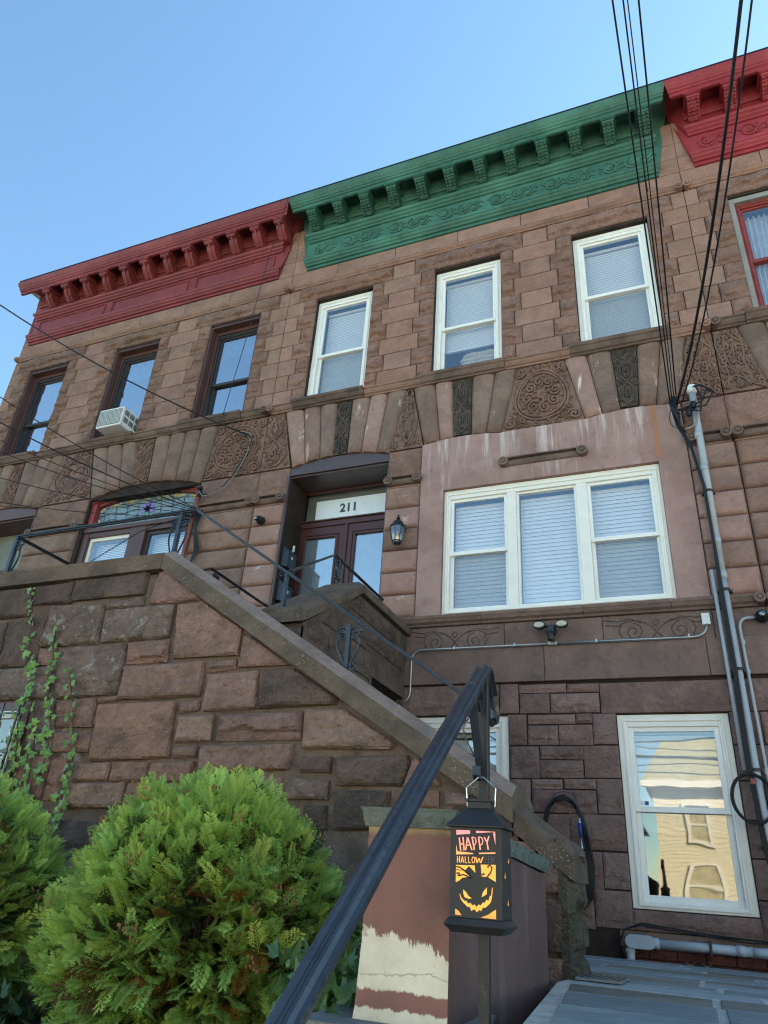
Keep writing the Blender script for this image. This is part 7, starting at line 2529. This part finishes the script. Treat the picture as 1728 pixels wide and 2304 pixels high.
def ivy_vine(lab, pts, n, y=YW - .03, sc=(0.5, 1.3), spread=.022):
    P_ = [Vector((p[0], y - .004, p[1])) for p in pts]
    t = thing('ivy_vine', lab, 'vine', P_[-1], 'ivy strands on the stoop wall')
    dense = []
    for a, c in zip(P_[:-1], P_[1:]):
        for k in range(6):
            q = a.lerp(c, k / 6)
            dense.append(q + Vector((RNG.uniform(-.006, .006), -.012, RNG.uniform(-.004, .004))))
    dense.append(P_[-1] + Vector((0, -.012, 0)))
    MB().tube(dense, .0038, 5).out('stem', M['bark'], t)
    for k in range(n):
        u = (k + RNG.random() * .6) / n
        q = dense[min(len(dense) - 1, int(u * (len(dense) - 1)))]
        s = -1 if k % 2 else 1
        o = bpy.data.objects.new('leaf', IVM)
        link(o, t, q + Vector((s * RNG.uniform(.004, spread), -RNG.uniform(.01, .035), RNG.uniform(-.006, .006))))
        o.rotation_euler = (RNG.uniform(-.5, .25), RNG.uniform(-.5, .5) + (math.pi if RNG.random() < .35 else 0) + s * RNG.uniform(.6, 1.6), RNG.uniform(-.5, .5))
        z_ = RNG.uniform(*sc) * (0.7 + .5 * u)
        o.scale = (z_, z_, z_)
    return t


ivy_vine('longest ivy strand climbing from the barred window to the coping', [(-3.816, 1.55), (-3.80, 1.42), (-3.74, 1.30), (-3.72, 1.15), (-3.65, 1.05), (-3.605, .95), (-3.60, .85), (-3.62, .78), (-3.60, .62), (-3.55, .5), (-3.53, .3), (-3.50, .1)], 52)
ivy_vine('second ivy strand in the middle of the lichened stones', [(-3.542, 1.25), (-3.50, 1.12), (-3.47, 1.0), (-3.45, .9), (-3.40, .78), (-3.37, .68), (-3.34, .56), (-3.34, .4), (-3.36, .22), (-3.35, .1)], 42)
ivy_vine('short ivy strand rightmost on the stoop wall', [(-3.33, .99), (-3.29, .9), (-3.23, .78), (-3.19, .65), (-3.14, .52), (-3.13, .4), (-3.14, .3), (-3.12, .18), (-3.14, .08)], 32)
ivy_vine('thin bare-topped ivy strand between the two long strands', [(-3.533, .79), (-3.50, .68), (-3.46, .6), (-3.43, .5), (-3.42, .35), (-3.43, .2)], 14)
ivy_vine('bushy ivy strand hanging beside the barred window frame', [(-3.64, .80), (-3.62, .66), (-3.60, .5), (-3.62, .35), (-3.58, .2), (-3.6, .08)], 30, spread=.05)
ivy_vine('leafy ivy strand in front of the barred window', [(-3.75, .72), (-3.72, .6), (-3.70, .45), (-3.72, .3), (-3.66, .15), (-3.7, .05)], 26, YW - .05, spread=.06)
ivy_vine('broad leaved ivy strand low on the wall above the left shrub', [(-3.48, .5), (-3.44, .38), (-3.46, .28), (-3.50, .18), (-3.46, .08)], 24, YW - .04, spread=.06)


# ground ivy between the shrubs and beside the low wall
def ground_ivy(name, lab, n, box, seed, sc=1.0, mesh=IVD):
    rg = np.random.default_rng(seed)
    me0 = mesh
    base = np.array([v.co[:] for v in me0.vertices])
    fc = [tuple(p.vertices) for p in me0.polygons]
    Vs, Fs = [], []
    k = 0
    for i in range(n):
        x, y_, z_ = [rg.uniform(box[2 * j], box[2 * j + 1]) for j in range(3)]
        s = rg.uniform(.7, 1.5) * sc
        m_ = (Matrix.Rotation(rg.uniform(0, 6.28), 3, 'Z') @ Matrix.Rotation(rg.uniform(-1.3, .2), 3, 'X') @ Matrix.Rotation(rg.uniform(-.6, .6), 3, 'Y'))
        Vs.append((base * s) @ np.array(m_).T + [x, y_, z_])
        Fs += [tuple(q + k for q in p) for p in fc]
        k += len(base)
    o = add_mesh(name, np.concatenate(Vs), Fs, M['ivy_dark'], None)
    return tag(o, lab, 'ground cover', kind='stuff')


ground_ivy('ground_ivy', 'dark ivy leaves covering the bed under the shrubs', 1500, (-3.6, -0.8, -5.3, -3.5, -.66, -.46), 3)
ground_ivy('ground_ivy', 'dark ivy leaves in the gap beside the peeling low wall', 150, (-0.98, -0.78, -4.85, -4.2, -.5, -.18), 5, .9)
ground_ivy('ground_ivy', 'dark ivy leaves at the bottom left corner', 160, (-2.6, -2.1, -5.0, -4.5, -.6, -.34), 6, 1.0)

# ================================================================ small things on the ground
gt = thing('drain_grate', 'small perforated metal drain grate at the foot of the stoop', 'grate', (-0.40, -3.35, walk_z(-3.35)))
b = MB(); b.prism([(-3.5, walk_z(-3.5) + .004), (-3.16, walk_z(-3.16) + .004), (-3.16, walk_z(-3.16) + .012), (-3.5, walk_z(-3.5) + .012)], lambda p, q, t: (t, p, q), -.46, -.30); b.out('plate', M['grate'], gt)
b = MB()
for i in range(7):
    for j in range(14):
        yy = -3.48 + j * .0235
        b.lathe([(.006, 0), (.001, .0006)], (-.445 + i * .0215, yy, walk_z(yy) + .0125), 'z', 6)
b.out('perforations', M['black'], gt)
for i, (x_, y_, lab) in enumerate(((-0.44, -3.12, 'curled dry leaf at the foot of the mossy stones'), (-0.50, -3.02, 'dry brown leaf beside the drain grate corner'), (-.13, -.20, 'crumpled tan leaf lying below the fat conduit'), (0.30, -1.35, 'dark dry leaf on the pavers at the right edge'), (-.02, -.16, 'small dry leaf against the brick foundation'))):
    b = MB()
    n_ = 8
    s = .03
    for k in range(n_):
        q = 2 * math.pi * k / n_
        b.v.append((x_ + s * math.cos(q) * 1.4, y_ + s * math.sin(q) * .8, walk_z(y_) + .012 + .012 * math.cos(2 * q) + (.006 if k % 2 else 0)))
    b.v.append((x_, y_, walk_z(y_) + .006))
    b.f += [[k, (k + 1) % n_, n_] for k in range(n_)]
    o = b.out('dry_leaf', M['dry_leaf']); tag(o, lab, 'leaf', 'fallen leaves')


# ================================================================ houses across the street (seen mirrored in the panes)
M['far_pane'] = paint_mat('far_window_shade', (176, 164, 128), 0.3, 0.2, 0.0)


def far_house(lab, x0, x1, y, zt, zr, sid, win_cols):
    t = thing('frame_house', lab, 'house', ((x0 + x1) / 2, y, GROUND), 'frame houses across the street')
    MB().box(x0, x1, y - 9, y, GROUND, zt).out('wall', sid, t)
    b = MB()
    zz_ = GROUND + .5
    while zz_ < zt - .1:
        b.add([(x0, y + .004, zz_), (x1, y + .004, zz_), (x1, y + .014, zz_), (x0, y + .014, zz_), (x0, y + .004, zz_ + .13), (x1, y + .004, zz_ + .13)], [(0, 1, 2, 3), (3, 2, 5, 4)])
        zz_ += .14
    b.out('clapboards', sid, t)
    b = MB()
    b.prism([(x0 - .3, zt), (x1 + .3, zt), (x1 - .5, zr), (x0 + .5, zr)], lambda p, q, u: (p, u, q), y - 9, y + .25)
    b.out('roof', M['shingle'], t)
    MB().box(x0 - .35, x1 + .35, y + .0, y + .35, zt - .22, zt).out('eaves_trim', M['cream_siding'], t)
    for wx in win_cols:
        for (z0, z1) in ((GROUND + 1.0, GROUND + 2.5), (zt - 2.0, zt - .7)):
            b = MB(); frame_rect(b, wx - .5, wx + .5, z0, z1, y + .03, y + .09, .12); b.box(wx - .38, wx + .38, y + .04, y + .07, (z0 + z1) / 2 - .03, (z0 + z1) / 2 + .03)
            w_ = b.out('window', M['cream_siding'], t)
            MB().box(wx - .38, wx + .38, y + .035, y + .045, z0 + .12, z1 - .12).out('pane', M['far_pane'], w_)
    return t


far_house('pale yellow clapboard house across the street mirrored in the basement window', -1.2, 7.6, -21.5, 3.75, 5.05, M['yellow_siding'], (0.2, 2.0, 4.2, 6.2))
far_house('cream clapboard house across the street left of the yellow one', -11.5, -2.2, -21.5, 2.6, 3.6, M['cream_siding'], (-10, -7.5, -5, -3.6))
far_house('cream clapboard house across the street right of the yellow one', 8.8, 17.5, -21.5, 4.3, 6.4, M['cream_siding'], (10, 12, 14, 16))

for i, (z_, r_, dz_, lab) in enumerate(((2.95, .016, .25, 'highest street cable mirrored in the upper basement pane'), (2.62, .03, -.10, 'thick street cable mirrored across the upper basement pane'), (2.50, .010, .16, 'thin street wire just below the thick mirrored cable'), (2.33, .012, -.22, 'slanting street wire mirrored above the meeting rail'), (2.80, .009, -.3, 'thin steep street wire mirrored in the upper basement pane'))):
    o = MB().tube([(-14 + 2.8 * k, -9.5 - .05 * i, z_ + dz_ * (k - 5) / 5 * 2 + .05 * ((k - 5) / 5) ** 2) for k in range(11)], r_, 5).out('street_wire', M['cable'], None, smooth=True)
    tag(o, lab, 'wire', 'overhead wires')
